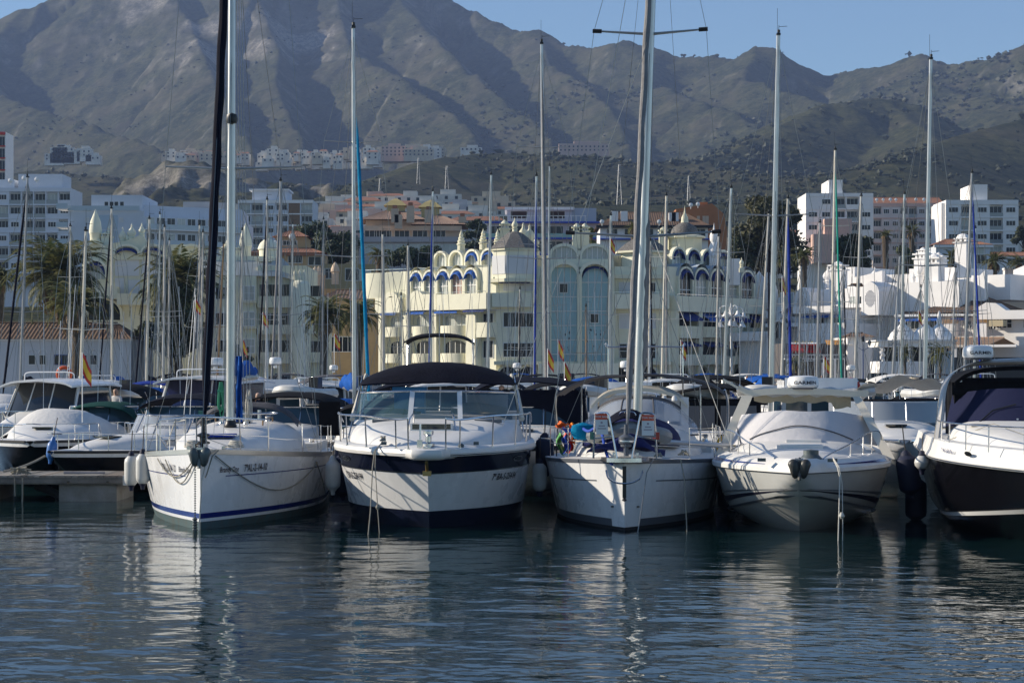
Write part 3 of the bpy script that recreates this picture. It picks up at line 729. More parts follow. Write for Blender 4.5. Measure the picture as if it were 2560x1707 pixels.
def motor_boat(label, X, Y, rz=0, L=7.5, B=2.7, kind='express', zb=1.15, hullm=None, canvas=None, cover=None, top=None, glass=None, group='motor boats moored behind the front row', rails=True, cat='motorboat', dome=False, radar=False, bz=2.35, bow0=0.08, name='motorboat', band=None):
 t = thing(name, label, cat, None, rz, group); t.location = (X, Y, 0)
 h = Hull(L, B, zb, zb*.95, zb*.88, pb=2.6, tm=.52, tr=.9, bow0=bow0, vee=True, zch=(.55, .05), chr_=.86, keel=-.4, kt=.42, q=.9)
 h.hullmesh(None, 18, 8, zt=(lambda t_: h.zsh(t_)-.15) if band else None).build('hull', hullm or GEL, t)
 if band: h.band(lambda t_: h.zsh(t_)-.15, lambda t_: h.zsh(t_), nt=16, nz=1).build('sheer_band', band, t)
 h.deck(0, .0, .07, nt=14, n=8).build('deck', DECK, t)
 h.gunwale(.035, -.02).build('rub_rail', RUBBER if (hullm in (NAVY, BLACKH)) else STEEL, t)
 zd = zb*.93
 if kind in ('express', 'covered', 'bow'):
  secs = [(L*.08, .12, .1, zd, zd+.08), (L*.17, B*.24, B*.18, zd, zd+.24), (L*.30, B*.34, B*.28, zd, zd+.38), (L*.44, B*.40, B*.36, zd, zd+.46)]
  ch = house(secs, .62, 12).build('foredeck_cabin', DECK, t)
  MB().box(-.25, .25, L*.24, L*.24+.45, zd+.36, zd+.40).build('deck_hatch', GLASS, ch)
  zw = zd+.42
  ws = lambda u, v: Vector((math.sin((u-.5)*2.5)*B*.44, L*.44+.75*(1-math.cos((u-.5)*2.5))+.35*v, zw-.12+.6*v))
  if kind == 'covered':
   def fn(u, v):
    x = u*2-1; yy = L*.40+(L*.52)*v
    return Vector((x*B*.47, yy+.3*(x*x), zd+.02+(1-abs(x)**3)*(.32+.62*math.sin(min(1, v*2.2)*math.pi/2)*(1-.45*v))+.02*math.sin(9*v+5*x)))
   MB().sheet(fn, 14, 12, .02).build('boat_cover', cover or CWHITE, t)
  else:
   MB().sheet(ws, 12, 3, 0).build('windscreen', glass or GLASSB, t)
   f_ = MB(); f_.tube([ws(i/12, 1) for i in range(13)], .022, 6)
   for u in (0, .38, .62, 1): f_.tube([ws(u, 0), ws(u, 1)], .02, 5)
   f_.build('windscreen_frame', STEEL, t)
   fl = MB(); fl.box(-B*.4, B*.4, L*.97-.1, L*.97, zd-.1, zd+.25); fl.box(-B*.3, B*.3, L*.72, L*.76, zd-.2, zd+.5); fl.build('cockpit_seats', CWHITE, t)
 if kind == 'hardtop':
  secs = [(L*.12, .15, .1, zd, zd+.08), (L*.22, B*.26, B*.2, zd, zd+.28), (L*.36, B*.37, B*.32, zd, zd+.5)]
  house(secs, .6, 12).build('foredeck_cabin', DECK, t)
  z0 = zd+.3; z1 = zd+1.35
  W = lambda s_, v: Vector((s_*B*.40*(1-.10*v), L*.34+.55*v+.25*s_*s_, z0+(z1-z0)*v))
  MB().sheet(lambda u, v: W(u*2-1, v), 10, 4).build('windscreen', glass or GLASS, t)
  sd_ = MB()
  for sd in (1, -1): sd_.sheet(lambda u, v: Vector((sd*B*.40*(1-.10*v), L*.36+.6*v+(L*.34-.5*v)*u, z0+(z1-z0)*v)), 3, 3)
  sd_.build('side_window', glass or GLASS, t)
  MB().box(-B*.41, B*.41, L*.37, L*.74, zd-.1, z0+.02).build('cabin_side', DECK, t)
  p_ = MB()
  for sd in (1, -1):
   p_.tube([W(sd, 0), W(sd, 1)], .05, 6); p_.tube([(sd*B*.37, L*.70, z0), (sd*B*.36, L*.70, z1)], .05, 6)
  for s_ in (-.33, .33): p_.tube([W(s_, 0), W(s_, 1)], .025, 5)
  p_.build('window_post', PLASTW, t)
  canopy(B*.86, L*.34, L*.76, z1+.05, .10, .08, .05, .06, nx=12, ny=5, sagw=0).build('hard_top', top or GEL, t)
  if rails: hoop(B*.6, L*.45, z1+.1, z1+.35, r=.02, e=.3).build('roof_rail', PLASTW, t)
  if radar: radome('', (0, L*.55, z1+.45), .26, parent=t)
 if kind == 'fly':
  secs = [(L*.2, B*.3, B*.25, zd, zd+.3), (L*.3, B*.4, B*.36, zd, zd+.45)]
  house(secs, .6, 12).build('foredeck_cabin', DECK, t)
  MB().box(-B*.40, B*.40, L*.33, L*.7, zd-.1, zd+1.05).build('wheelhouse', GEL, t)
  for i in range(3): MB().box(-B*.36+i*B*.25, -B*.36+i*B*.25+B*.21, L*.33-.012, L*.33+.01, zd+.45, zd+.95).build('wheelhouse_window', GLASSB, t)
  sw = MB()
  for sd in (1, -1): sw.box(sd*B*.40-.012, sd*B*.40+.012, L*.37, L*.64, zd+.5, zd+.92)
  sw.build('side_window', GLASSB, t)
  canopy(B*.92, L*.27, L*.74, zd+1.1, .05, .03, .05, .06, nx=10, ny=4, sagw=0).build('flybridge_floor', GEL, t)
  MB().loft([[Vector((x, L*.36+.5*(x/B)**2*2, z)) for x in np.linspace(-B*.36, B*.36, 9)] for z in (zd+1.1, zd+1.45)]).loft([[Vector((sd*B*.36, y, z)) for y in (L*.40, L*.68)] for sd in (1,) for z in (zd+1.1, zd+1.38)]).loft([[Vector((-B*.36, y, z)) for y in (L*.68, L*.40)] for z in (zd+1.1, zd+1.38)]).build('flybridge_coaming', GEL, t)
  if radar: radome('', (0, L*.6, zd+1.95), .22, parent=t)
 if canvas:
  y0, y1 = (L*.46, L*.82)
  canopy(B*.92, y0, y1, bz, .16, .22, .12, nx=12, ny=6, seed=int(abs(X*13))).build('bimini', canvas, t)
  f_ = MB()
  for q in (y0+.1, (y0+y1)/2, y1-.1):
   for sd in (1, -1): f_.tube([(sd*B*.46, L*.66, zd), (sd*B*.45, q, bz-.12)], .014, 5)
  f_.build('bimini_frame', STEEL, t)
 ra = random.Random(int(abs(X*31))); wp = MB()
 for k in range(ra.randint(1, 3)): xx = ra.uniform(-.8, .8)*B*.42; wp.tube([(xx, L*.62, zd+.5), (xx+ra.uniform(-.2, .2), L*.66, zd+ra.uniform(3, 4.6))], .008, 4)
 wp.build('whip_aerial', PLASTW, t)
 MB().tube([(-B*.3, L+.05, zd-.2), (-B*.3, L+.05, zd+.3)], .16, 8).build('outboard_cowl', PLASTB, t)
 if rails:
  mb = MB()
  for sd in (1, -1):
   pts = h.rail_line(.03, .42, .1, .42, sd, 8); pts[-1].z -= .38
   mb.tube(pts, .014, 5)
   for i in (1, 3, 5, 7): b = h.rail_line(.03, .42, .1, 0, sd, 8)[i]; mb.tube([b, pts[i]], .012, 5)
  a = h.rail_line(.03, .42, .1, .42, 1, 8)[0]; mb.tube([a, Vector((.08, -.05, a.z+.02)), Vector((-.08, -.05, a.z+.02)), Vector((-a.x, a.y, a.z))], .014, 5)
  mb.build('bow_rail', STEEL, t)
 return t
# ------------------------------------------------------------------ front row, 1: white sloop with the navy furled headsail
def anchor(t, p, s=1., name='anchor', m=None):
 x, y, z = p; mb = MB()
 # plough anchor stowed on the bow roller: shank, two flukes
 mb.tube([(x, y+.45*s, z+.06*s), (x, y-.05*s, z+.02*s), (x, y-.12*s, z-.32*s)], .035*s, 6)
 for sd in (1, -1):
  def lobe(u, v, k):
   a = u*math.pi-1.1; rr_ = math.sin(v*math.pi/2)**.8
   return Vector((x+sd*(.115+.105*rr_*math.cos(a)-.035*v*(math.sin(a) < 0))*s, y-(.12-.10*v*v+k)*s, z+(-.04+(.12 if math.sin(a) > 0 else .26)*rr_*math.sin(a))*s))
  for k in (0, .035): mb.sheet(lambda u, v: lobe(u*2, v, k), 16, 4)
 return mb.build(name, m or ANCH, t)
def boat1():
 Yb = 37.85; Xb = PX(500, Yb)
 t = thing('sailboat', 'white sloop with navy rolled headsail, blue boot stripe and dark anchor, beside the wooden pontoon', 'sailboat', None, R(.5), 'boats of the front row'); t.location = (Xb, Yb, 0)
 h = Hull(11.3, 3.95, 1.50, 1.22, 1.14, rake=.05, pb=2.1, tm=.50, tr=.80, wp=1.75, wr=.90, q=.8)
 h.hullmesh(.36, 50, 12).build('hull', GEL, t)
 h.band(.31, .36, nt=34, nz=1).build('pin_stripe', GEL, t)
 h.band(.21, .31, nt=34, nz=1).build('boot_stripe', STRIPEB, t)
 h.band(.15, .21, nt=34, nz=1).build('lower_boot_stripe', GEL, t)
 h.band(-.45, .15, nt=34, nz=4).build('antifouling', ANTIG, t)
 for sd, d0 in ((1, .55), (-1, .38)):
  h.band(.985, 1.005, .055 if sd > 0 else .05, .75, 30, 1, .005, (sd,)).build('cove_line', STRIPEB, t)
 text_on('registration_lettering', '7ªAL-2-14-10', .205, h.letter_fn(1, 1.30, 1.055), INK, t, 0, .72)
 text_on('name_lettering', 'Brandy One', .15, h.letter_fn(1, .55, 1.07), INK, t, .12, .78)
 text_on('registration_lettering', '7ªAL-2-14-10', .205, h.letter_fn(-1, 1.95, 1.055), INK, t, 0, .72)
 text_on('name_lettering', 'Brandy One', .15, h.letter_fn(-1, .98, 1.07), INK, t, .12, .78)
 h.band(.80, 1.03, .62, .675, 6, 2, .008, (1,)).build('hull_window_frame', PLASTW, t)
 h.band(.84, .99, .628, .668, 6, 2, .014, (1,)).build('hull_window', GLASS, t)
 h.deck(.0, .0, .05).build('deck', DECK, t)
 # toe rail: flat aluminium strip with slots
 tr_ = MB()
 for sd in (1, -1):
  L_ = h.rail_line(0, .22, 0, 0, sd, 16)+h.rail_line(.25, 1, 0, 0, sd, 24)
  tr_.loft([[p+Vector((sd*.012, 0, -.05)), p+Vector((sd*.012, 0, .045)), p+Vector((-sd*.02, 0, .045)), p+Vector((-sd*.02, 0, 0))] for p in L_])
 tr_.build('toe_rail', ALU, t)
 # coachroof
 zd = 1.24
 secs = [(1.5, .15, .10, zd+.08, zd+.14), (2.0, .62, .45, zd+.05, zd+.30), (2.9, 1.02, .80, zd, zd+.46), (4.4, 1.28, 1.02, zd-.02, zd+.60), (6.2, 1.38, 1.10, zd-.04, zd+.66), (7.3, 1.38, 1.10, zd-.04, zd+.68), (7.7, 1.32, 1.05, zd-.04, zd+.45)]
 cr = house(secs, .55, 18).build('coachroof', DECK, t); fn = house_fn(secs, .55)
 for u0, u1 in ((.40, .50), (.60, .645), (.69, .735), (.78, .81)):
  for v0, v1 in ((.055, .115), (.885, .945)):
   MB().patch(fn, u0-.012, u1+.012, v0-.012, v1+.012, .008, 3, 2).build('window_frame', STEEL, cr)
   MB().patch(fn, u0, u1, v0, v1, .014, 3, 2).build('cabin_window', GLASS, cr)
 st = MB()
 for v in (.135, .865): st.patch(fn, .15, .40, v-.004, v+.004, .006, 8, 1)
 st.build('coachroof_stripe', STRIPEB, cr)
 hb = MB().box(-.30, .30, 2.55, 3.10, zd+.44, zd+.50).build('fore_hatch', CROYAL, cr)
 MB().box(-.27, .27, 5.6, 6.0, zd+.64, zd+.69).build('main_hatch', GLASS, cr)
 hr = MB()
 for sd in (1, -1):
  hr.tube([(sd*.62, 4.9, zd+.62), (sd*.62, 4.95, zd+.72), (sd*.64, 6.6, zd+.76), (sd*.64, 6.65, zd+.66)], .02, 6)
 hr.build('grab_rail', MASTWOOD, cr)
 gr = MB()
 for k, (xx, yy) in enumerate([(.25, 5.0), (-.3, 5.2), (.5, 6.9), (-.5, 6.9)]): winch(gr, (xx, yy, zd+.64))
 gr.build('winch', STEEL, cr)
 # sprayhood folded and dark halyard bags at the mast
 canopy(2.3, 7.2, 7.9, zd+.95, .14, .3, .1, nx=12, ny=5, seed=4).build('folded_sprayhood', CGREY, t)
 # mast
 zm = zd+.60
 at = mast_set(t, 0, 4.35, zm, 13.0, .092, ALU, (.0035, .004), ((.42, 1.45), (.72, 1.15)), 11.3, 1.35, 3.9, wr=.007, n=14, sweep=.35)
 MB().lathe([(.13, 0), (.14, .05), (.11, .10), (.10, .16)], 14, (0, 4.35, zm-.02)).build('mast_collar', PLASTB, t)
 MB().tube([(0, 4.50, zm+1.0), (0, 8.8, zm+1.05)], .075, 8).build('boom', ALU, t)
 sail_cover(t, (0, 4.5, zm+1.08), (0, 8.7, zm+1.15), .21, CBLUE, 18, 3)
 MB().lathe([(.0, -.1), (.11, -.08), (.13, 0), (.11, .1), (.0, .14)], 10, tuple(at(.50)+Vector((.02, -.13, 0)))).build('steaming_light', PLASTB, t)
 hy = MB()
 for k in range(5): hy.tube([tuple(at(.94)+Vector((-.1+.05*k, .12, 0))), (.12+.07*k, 4.6, zm+.1)], .008, 4)
 hy.tube([tuple(at(.9)+Vector((-.09, -.06, 0))), (-.10, 4.26, zm+.3)], .010, 4)
 hy.build('halyards', ROPEW, t)
 MB().sheet(lambda u, v: Vector((.10+.13*u+.008*math.sin(v*9), 4.5+.05*math.sin(u*9+v*5), zm+1.5-1.4*v)), 6, 14, 0).build('sail_cover_flap', CBLUE, t)
 coil((-.24, 4.6, zm+.95), .20, .75, 9, .014, mat('rope_green', (.04, .25, .15), .9), t, 'coiled_green_line'); coil((.34, 4.7, zm+.8), .16, .75, 6, .012, ROPEW, t, 'coiled_line')
 # forestay furler and rolled headsail
 f0 = Vector((0, .42, 1.60)); f1 = at(.985)+Vector((0, -.12, 0))
 furled(t, f0.lerp(f1, .045), f0.lerp(f1, .97), .088, CNAVY, n=60)
 fb = MB(); fb.lathe([(.05, -.12), (.06, 0), (.13, .03), (.13, .06), (.07, .08), (.07, .15), (.13, .17), (.13, .20), (.04, .24), (.035, .55)], 14, tuple(f0))
 fb.build('furler_drum', PLASTB, t)
 MB().tube([(.08, .4, 1.72), (.5, 1.2, 1.50), (1.4, 3.8, 1.38), (1.5, 8, 1.3)], .008, 4).build('furling_line', ROPEW, t)
 # bow fittings
 anchor(t, (0, -.03, 1.50), 1.0)
 MB().box(-.09, .09, -.10, .45, 1.53, 1.57).box(-.10, -.08, -.12, .4, 1.53, 1.64).box(.08, .10, -.12, .4, 1.53, 1.64).build('bow_roller', STEEL, t)
 MB().box(-.11, -.02, .52, .62, 2.10, 2.26).build('navigation_light', mat('light_green_glass', (.02, .18, .14), .2), t)
 pulpit(t, h, .17, .66, .016, gap=.22, legs=3, fwd=.02)
 for sd in (1, -1): stanchions(t, h, .17, .95, 6, .62, sd, lines=2, top_r=.007)
 MB().tube([(-.95, 2.0, 1.55), (-.72, 1.5, 2.02), (-.35, .5, 2.08), (-.3, .1, 1.6)], .012, 5).build('boat_hook', ROPEW, t)
 dk = MB()
 for sd in (1, -1): dk.box(sd*.34-.03, sd*.34+.03, .75, 1.0, 1.50, 1.56); winch(dk, (sd*1.35, 8.4, 1.3), .09, .18)
 dk.build('deck_cleat', STEEL, t)
 for sd in (1, -1):
  c = MB()
  for k in range(4): c.lathe([(.16-.02*k, 0), (.18-.02*k, .02), (.16-.02*k, .04)], 14, (.42*sd+.1, 1.2, 1.52+.035*k))
  c.build('coiled_mooring_line', ROPEW, t)
 # cockpit
 MB().box(-1.5, 1.5, 7.8, 10.8, 1.12, 1.36).box(-.9, -.2, 8.2, 9.4, 1.3, 1.5).build('cockpit_coaming', DECK, t)
 MB().tube([(0, 9.6, 1.3), (0, 9.6, 2.1)], .05, 8).lathe([(.42, 0), (.45, .02), (.42, .04)], 20, (0, 9.55, 2.0)).build('steering_pedestal', STEEL, t)
 MB().box(1.45, 1.95, 9.2, 9.28, 1.5, 2.3).build('folded_seat', CBLACK, t)
 # mooring and fender lines along the port (right-hand) side
 rp = MB(); pt = h.pt
 def drape(t0, t1, z0, z1, dip, side=1, r=.013, n=16, lift=.03):
  return MB().tube([pt(t0+(t1-t0)*i/n, z0+(z1-z0)*i/n-dip*4*(i/n)*(1-i/n), side)+Vector((lift*side, -lift, 0)) for i in range(n+1)], r, 5)
 drape(.028, .37, 1.40, 1.10, .62).build('hanging_rope', ROPE, t)
 drape(.36, .52, 1.12, .35, .03).build('hanging_rope', ROPE, t)
 drape(.55, .66, 1.10, .62, -.08).build('hanging_rope', ROPE, t)
 drape(.002, .16, 1.46, 1.28, .40, -1).build('hanging_rope', ROPE, t)
 drape(.006, .12, 1.46, 1.28, .52, -1).build('hanging_rope', ROPE, t)
 MB().tube([(.16, -.02, 1.52), (.04, -.05, .95), (.0, -.10, .1), (0, -.12, -.4)], .014, 5).build('mooring_rope', ROPEW, t)
 ch = MB()
 for k in range(34):
  z = 1.40-k*.045; ch.lathe([(.014, 0), (.022, .012), (.014, .03)], 5, (-.09-.0*k, -.03, z))
 for k in range(5): ch.lathe([(.03, 0), (.055, .03), (.03, .06)], 6, (-.09, -.05, .18-.05*k))
 ch.build('anchor_chain', ANCH, t)
 MB().tube([(.30, .35, 1.50), (.22, .1, 1.40), (.12, .05, 1.05), (.10, .0, 1.0)], .014, 5).build('mooring_rope', ROPE, t)
 return t
boat1()
_f = 'fenders on the white sloop by the pontoon'
fender('long white fender with navy caps, leftmost on the sloop by the pontoon end', (PX(328, 41.6), 41.6, PZ(1216, 41.6)), .145, .66, group=_f, rope=.45)
fender('long white fender with navy caps, second from left on the sloop, beside its hull number', (PX(357, 40.9), 40.9, PZ(1212, 40.9)), .145, .66, group=_f, rope=.5)
fender('pale shaded fender between the navy-sail sloop and the bimini motor yacht', (PX(832, 42.0), 42.0, PZ(1226, 42.0)), .16, .66, cap=FENDW, group=_f, rope=.2)
# ------------------------------------------------------------------ front row, 2: motor yacht with navy sheer band and dark bimini
def boat2():
 Yb = 37.35; Xb = PX(1068, Yb)
 t = thing('motor_yacht', 'broad white motor yacht with navy sheer band and large dark domed bimini', 'motor yacht', None, 0, 'boats of the front row'); t.location = (Xb, Yb, 0)
 h = Hull(9.6, 4.02, 1.46, 1.50, 1.42, rake=.95, pb=3.0, tm=.46, tr=.95, wp=2.5, wr=.90, q=1.15)
 zl = lambda q: h.zsh(q)-.38+.10*math.exp(-((q-.03)/.05)**2)*0
 h.hullmesh(.34, 44, 10, zt=lambda q: zl(q)).build('hull', GEL, t)
 h.band(-.45, lambda q: .34-.0*q, nt=34, nz=4).build('antifouling', NAVY, t)
 h.band(zl, lambda q: h.zsh(q)-.05, nt=40, nz=4).build('sheer_band', NAVY, t)
 h.band(lambda q: zl(q)-.012, lambda q: zl(q)+.012, 0, 1, 34, 1, .012).build('band_moulding', STEEL, t)
 text_on('registration_lettering', '7ª BA-5-254-94', .19, h.letter_fn(1, 1.72, .885), INK, t, .22, .86)
 text_on('registration_lettering', '7ª BA-5-254-94', .19, h.letter_fn(-1, 3.05, .885), INK, t, .22, .86)
 MB().lathe([(0, 0), (.03, 0), (.035, .02), (0, .03)], 8, (.14, .75, .62)).build('hull_fitting', PLASTB, t)
 # oval port lights in the band
 for q in (.23, .34):
  for sd in (1, -1):
   fn = lambda u, v, q=q, sd=sd: h.pt(q+.028*(2*u-1), h.zsh(q)-.21+.055*(2*v-1)*math.sqrt(max(0, 1-(2*u-1)**2)), sd)+Vector((.012*sd, -.008, 0))
   MB().sheet(fn, 8, 4).build('porthole', STEEL, t)
   fn2 = lambda u, v, q=q, sd=sd: h.pt(q+.020*(2*u-1), h.zsh(q)-.21+.036*(2*v-1)*math.sqrt(max(0, 1-(2*u-1)**2)), sd)+Vector((.020*sd, -.014, 0))
   MB().sheet(fn2, 8, 4).build('porthole_glass', GLASS, t)
 # thick white gunwale rolled over the band
 gw = MB()
 for sd in (1, -1):
  rows = []
  for i in range(40):
   q = (i/39)**1.6; b = h.bs(q); y = h.pt(q, h.zsh(q)).y; z = h.zsh(q)
   out = Vector((sd, -.8*max(0, 1-q*5), 0)).normalized()
   base = Vector((sd*b, y, z))
   rows.append([base+out*.00+Vector((0, 0, -.07)), base+out*.055+Vector((0, 0, -.06)), base+out*.075+Vector((0, 0, 0)), base+out*.05+Vector((0, 0, .065)), base-out*.02+Vector((0, 0, .10)), base-out*.22+Vector((0, 0, .10)), base-out*.26+Vector((0, 0, .03))])
  gw.loft(rows)
 gw.build('gunwale', DECK, t)
 MB().loft([[p+Vector((sd*.078, -.01, -.05)) for p in h.rail_line(0.01, 1, 0, 0, sd, 40)] for sd in (1,)]+[[p+Vector((.085, -.015, -.03)) for p in h.rail_line(0.01, 1, 0, 0, 1, 40)]]).build('rub_strip', STEEL, t)
 h.deck(.02, .055, .10).build('deck', DECK, t)
 # bow platform
 pl = MB(); poly = [(-.60, .55), (-.40, .20), (-.36, -.10), (-.28, -.32), (-.14, -.40), (.14, -.40), (.28, -.32), (.36, -.10), (.40, .20), (.60, .55), (.5, .9), (-.5, .9)]
 rows = []
 for z, s_ in ((1.36, .84), (1.39, .95), (1.44, 1.0), (1.50, 1.0), (1.55, .97), (1.57, .90)): rows.append([Vector((x*s_, .3+(y-.3)*s_, z)) for x, y in poly])
 pl.loft(rows, True, True, True); pl.build('bow_platform', DECK, t)
 wl = MB(); wl.box(-.07, .07, -.2, .5, 1.575, 1.60); wl.lathe([(.12, 0), (.12, .04), (.06, .07), (.06, .18), (.10, .22), (.10, .28), (0, .30)], 12, (0, .55, 1.60)); wl.box(-.2, -.10, .15, .3, 1.58, 1.72)
 wl.tube([(-.14, .2, 1.7), (-.14, .22, 2.02)], .02, 6); wl.build('windlass', STEEL, t)
 anc = MB(); anc.tube([(0, -.3, 1.33), (0, -.05, 1.12)], .03, 6); anc.box(-.08, .08, -.16, -.02, 1.06, 1.15); anc.build('anchor_shank', mat('brass', (.35, .25, .10), .4, .8), t)
 # raised foredeck
 secs = [(.75, .30, .22, 1.56, 1.60), (1.15, .85, .70, 1.54, 1.70), (1.7, 1.22, 1.05, 1.53, 1.82), (2.6, 1.58, 1.38, 1.52, 1.93), (3.6, 1.76, 1.60, 1.52, 2.02), (4.6, 1.84, 1.72, 1.52, 2.10), (5.2, 1.86, 1.75, 1.52, 2.12)]
 fd = house(secs, .50, 22).build('foredeck_cabin', DECK, t); fn = house_fn(secs, .50)
 hatch = MB(); hatch.box(-.38, .38, 1.96, 2.55, 1.84, 1.975); hatch.build('deck_hatch', GLASS, fd)
 hm = MB(); hm.box(-.42, .42, 1.93, 1.955, 1.80, 1.87).box(-.42, .42, 2.55, 2.60, 1.86, 1.96).box(-.42, -.38, 1.96, 2.55, 1.86, 1.985).box(.38, .42, 1.96, 2.55, 1.86, 1.985).build('hatch_frame', DECK, fd)
 for xx in (-1.0, 1.1): MB().box(xx-.28, xx+.28, 3.55, 3.66, 1.96, 2.025).build('deck_vent', STRIPEG, fd)
 for sd in (1, -1):
  MB().tube([(sd*.47, 2.05, 1.86), (sd*.44, 2.25, 2.08), (sd*.40, 2.7, 2.16), (sd*.40, 3.0, 2.1), (sd*.4, 3.05, 1.97)], .016, 6).build('grab_rail', STEEL, fd)
  MB().patch(fn, .80, .90, .085 if sd < 0 else .865, .135 if sd < 0 else .915, .014, 3, 2).build('cabin_window', GLASS, fd)
 # moulded windscreen
 zw0, zw1 = 1.98, 2.56
 def ws(u, v):
  a = (u-.5)*2; s_ = math.copysign(abs(a)**1.0, a)
  x = s_*(1.74-.10*v); y = 3.75+.95*abs(a)**2.6+(.55)*v
  return Vector((x, y, zw0+(zw1-zw0)*v+.04*(1-a*a)*v-.05*(1-v)*0))
 gl = [(.005, .335), (.365, .635), (.665, .995)]
 for a, b in gl: MB().sheet(lambda u, v: ws(a+(b-a)*u, v), 10, 4).build('windscreen_pane', GLASST, t)
 fr = MB(); fr.tube([ws(i/30, 1) for i in range(31)], .025, 6)
 fr.build('windscreen_rail', STEEL, t)
 ps = MB()
 for u, w_ in ((.35, .05), (.65, .05)):
  p0, p1 = ws(u, -.12), ws(u, 1.02); ps.loft([[p+Vector((dx, dy, 0)) for dx, dy in ((-w_, -.02), (w_, -.02), (w_, .04), (-w_, .04))] for p in (p0, p1)], True, True, True)
 p0, p1 = ws(.36, .45), ws(.64, .45); ps.tube([p0, p1], .016, 5)
 ps.build('windscreen_post', PLASTW, t)
 ps = MB()
 ps.loft([[ws(i/30, -.1)+Vector((0, -.05, -.02)) for i in range(31)], [ws(i/30, .03)+Vector((0, -.015, 0)) for i in range(31)], [ws(i/30, .03)+Vector((0, .03, 0)) for i in range(31)]])
 ps.build('windscreen_sill', DECK, t)
 # helm, seats and blue box in the cockpit
 MB().box(-1.75, 1.75, 5.2, 9.0, 1.4, 1.5).build('cockpit_floor', DECK, t)
 dk = MB(); dk.box(-1.6, -.35, 4.95, 5.3, 1.5, 2.08); dk.box(.5, 1.6, 4.95, 5.3, 1.5, 2.10); dk.build('dashboard', CGREY, t)
 MB().sheet(lambda u, v: Vector((-1.55+1.2*u, 4.75+.35*v, 2.05+.08*math.sin(u*3.1)+.10*v)), 6, 3).build('dash_hood', CBLACK, t)
 MB().lathe([(.2, 0), (.22, .015), (.2, .03)], 18, (1.05, 5.0, 2.12)).build('steering_wheel', CCREAM, t)
 s1 = MB(); s1.box(.6, 1.5, 6.2, 6.7, 1.5, 2.0); s1.box(.6, 1.5, 6.6, 6.78, 2.0, 2.5); s1.box(-1.7, -1.0, 6, 8.6, 1.5, 1.95); s1.box(-1.7, 1.7, 8.6, 9.1, 1.5, 2.1); s1.build('seat', CWHITE, t)
 MB().sheet(lambda u, v: Vector((.28+1.2*u, 5.2+.6*v, 2.08+.22*math.sin(v*3.1)+.06*math.sin(u*4))), 8, 5).build('seat_cover', CCREAM, t)
 MB().box(-.95, -.30, 5.6, 6.3, 1.5, 2.60).box(-.99, -.26, 5.56, 6.34, 2.60, 2.68).build('storage_box', BLUEBOX, t)
 # moulded arch and bimini
 ar = MB()
 for sd in (1, -1): ar.tube([(sd*1.80, 4.9, 2.0), (sd*1.70, 5.7, 2.55), (sd*1.58, 6.0, 2.95)], [.06, .05, .04], 8)
 ar.build('canopy_strut', GELB, t)
 fb = MB()
 for sd in (1, -1):
  fb.tube([(sd*1.86, 4.7, 1.62), (sd*1.63, 5.6, 2.92)], .017, 6); fb.tube([(sd*1.78, 6.4, 1.7), (sd*1.62, 5.5, 2.92)], .017, 6); fb.tube([(sd*1.78, 6.4, 1.7), (sd*1.62, 7.4, 2.92)], .017, 6)
 fb.build('bimini_frame', STEEL, t)
 def bm(u, v):
  x = u*2-1; W_ = 1.70+.02*math.sin(v*9)
  cr = (1-abs(x)**2.1); top = 2.87+.35*cr-.08*abs(x)**9
  k = min(1, v*3.5); k = math.sin(k*math.pi/2)**.8          # front of the cloth hangs down to the first hoop
  return Vector((x*W_*(1-.05*(1-k)), 5.0+.12*(x*x)+3.0*v-.0*k, (2.74+.05*cr)*(1-k)+top*k-.02*math.sin(v*9.4)**2+.006*math.sin(14*x+v*9)))
 MB().sheet(bm, 26, 14, .03).build('bimini', CNAVY, t)
 # bow rail
 rl = MB()
 for sd in (1, -1):
  base = [(.36, -.18), (.62, .25), (1.25, .9), (1.70, 1.75), (1.92, 2.7), (2.0, 3.7), (2.0, 4.8)]
  top = [Vector((sd*x*.985, y-.02, 2.16 if i > 0 else 2.13)) for i, (x, y) in enumerate(base)]
  top[1].z = 2.10
  top[-1] = Vector((sd*2.0, 5.0, 1.95))
  pts = curve_pts(top, 5); rl.tube(pts, .018, 6)
  for i, (x, y) in enumerate(base[:-1]):
   b = Vector((sd*x*(.97), y+.10, 1.56)); rl.tube([b, top[i]], .015, 6)
   rl.lathe([(.03, 0), (.03, .015), (0, .02)], 8, tuple(b-Vector((0, 0, .0))))
  for i in (4, 5): a = top[i]+Vector((0, .45, -.0)); rl.tube([a, Vector((a.x, a.y+.1, 1.55))], .012, 5)
 rl.build('bow_rail', STEEL, t)
 ct = MB(); ct.box(-.93, -.83, .95, 1.15, 1.60, 1.66); ct.box(.85, .95, .95, 1.15, 1.60, 1.66); ct.lathe([(.05, 0), (.06, .05), (.03, .08)], 8, (.62, .6, 1.56))
 ct.build('deck_cleat', ANCH, t)
 r_ = MB(); p0 = Vector((-.90, .98, 1.66))
 r_.tube([p0, Vector((-1.03, .62, 1.50)), Vector((-1.05, .35, 1.2)), Vector((-1.05, -.2, .4)), Vector((-1.08, -.8, -.3))], .011, 6)
 r_.tube([p0, Vector((-1.01, .60, 1.50)), Vector((-1.0, .35, 1.2)), Vector((-.93, .0, .45)), Vector((-.86, -.3, -.2))], .009, 6)
 r_.lathe([(.02, 0), (.05, .05), (.02, .1)], 7, (-.93, 0, .42))
 for k in range(5): r_.tube([p0+Vector((.02*k-.05, 0, .02)), p0+Vector((.05*math.cos(k), .1, .10)), p0+Vector((.05, .05*math.sin(k), .02))], .015, 5)
 r_.build('mooring_rope', ROPE, t)
 return t
boat2()
_f = 'navy sleeved fenders beside the motor yacht'
fender('white fender with navy sock, hanging at the right side of the bimini motor yacht', (PX(1349, 41.4), 41.4, PZ(1230, 41.4)), .15, .62, group=_f)
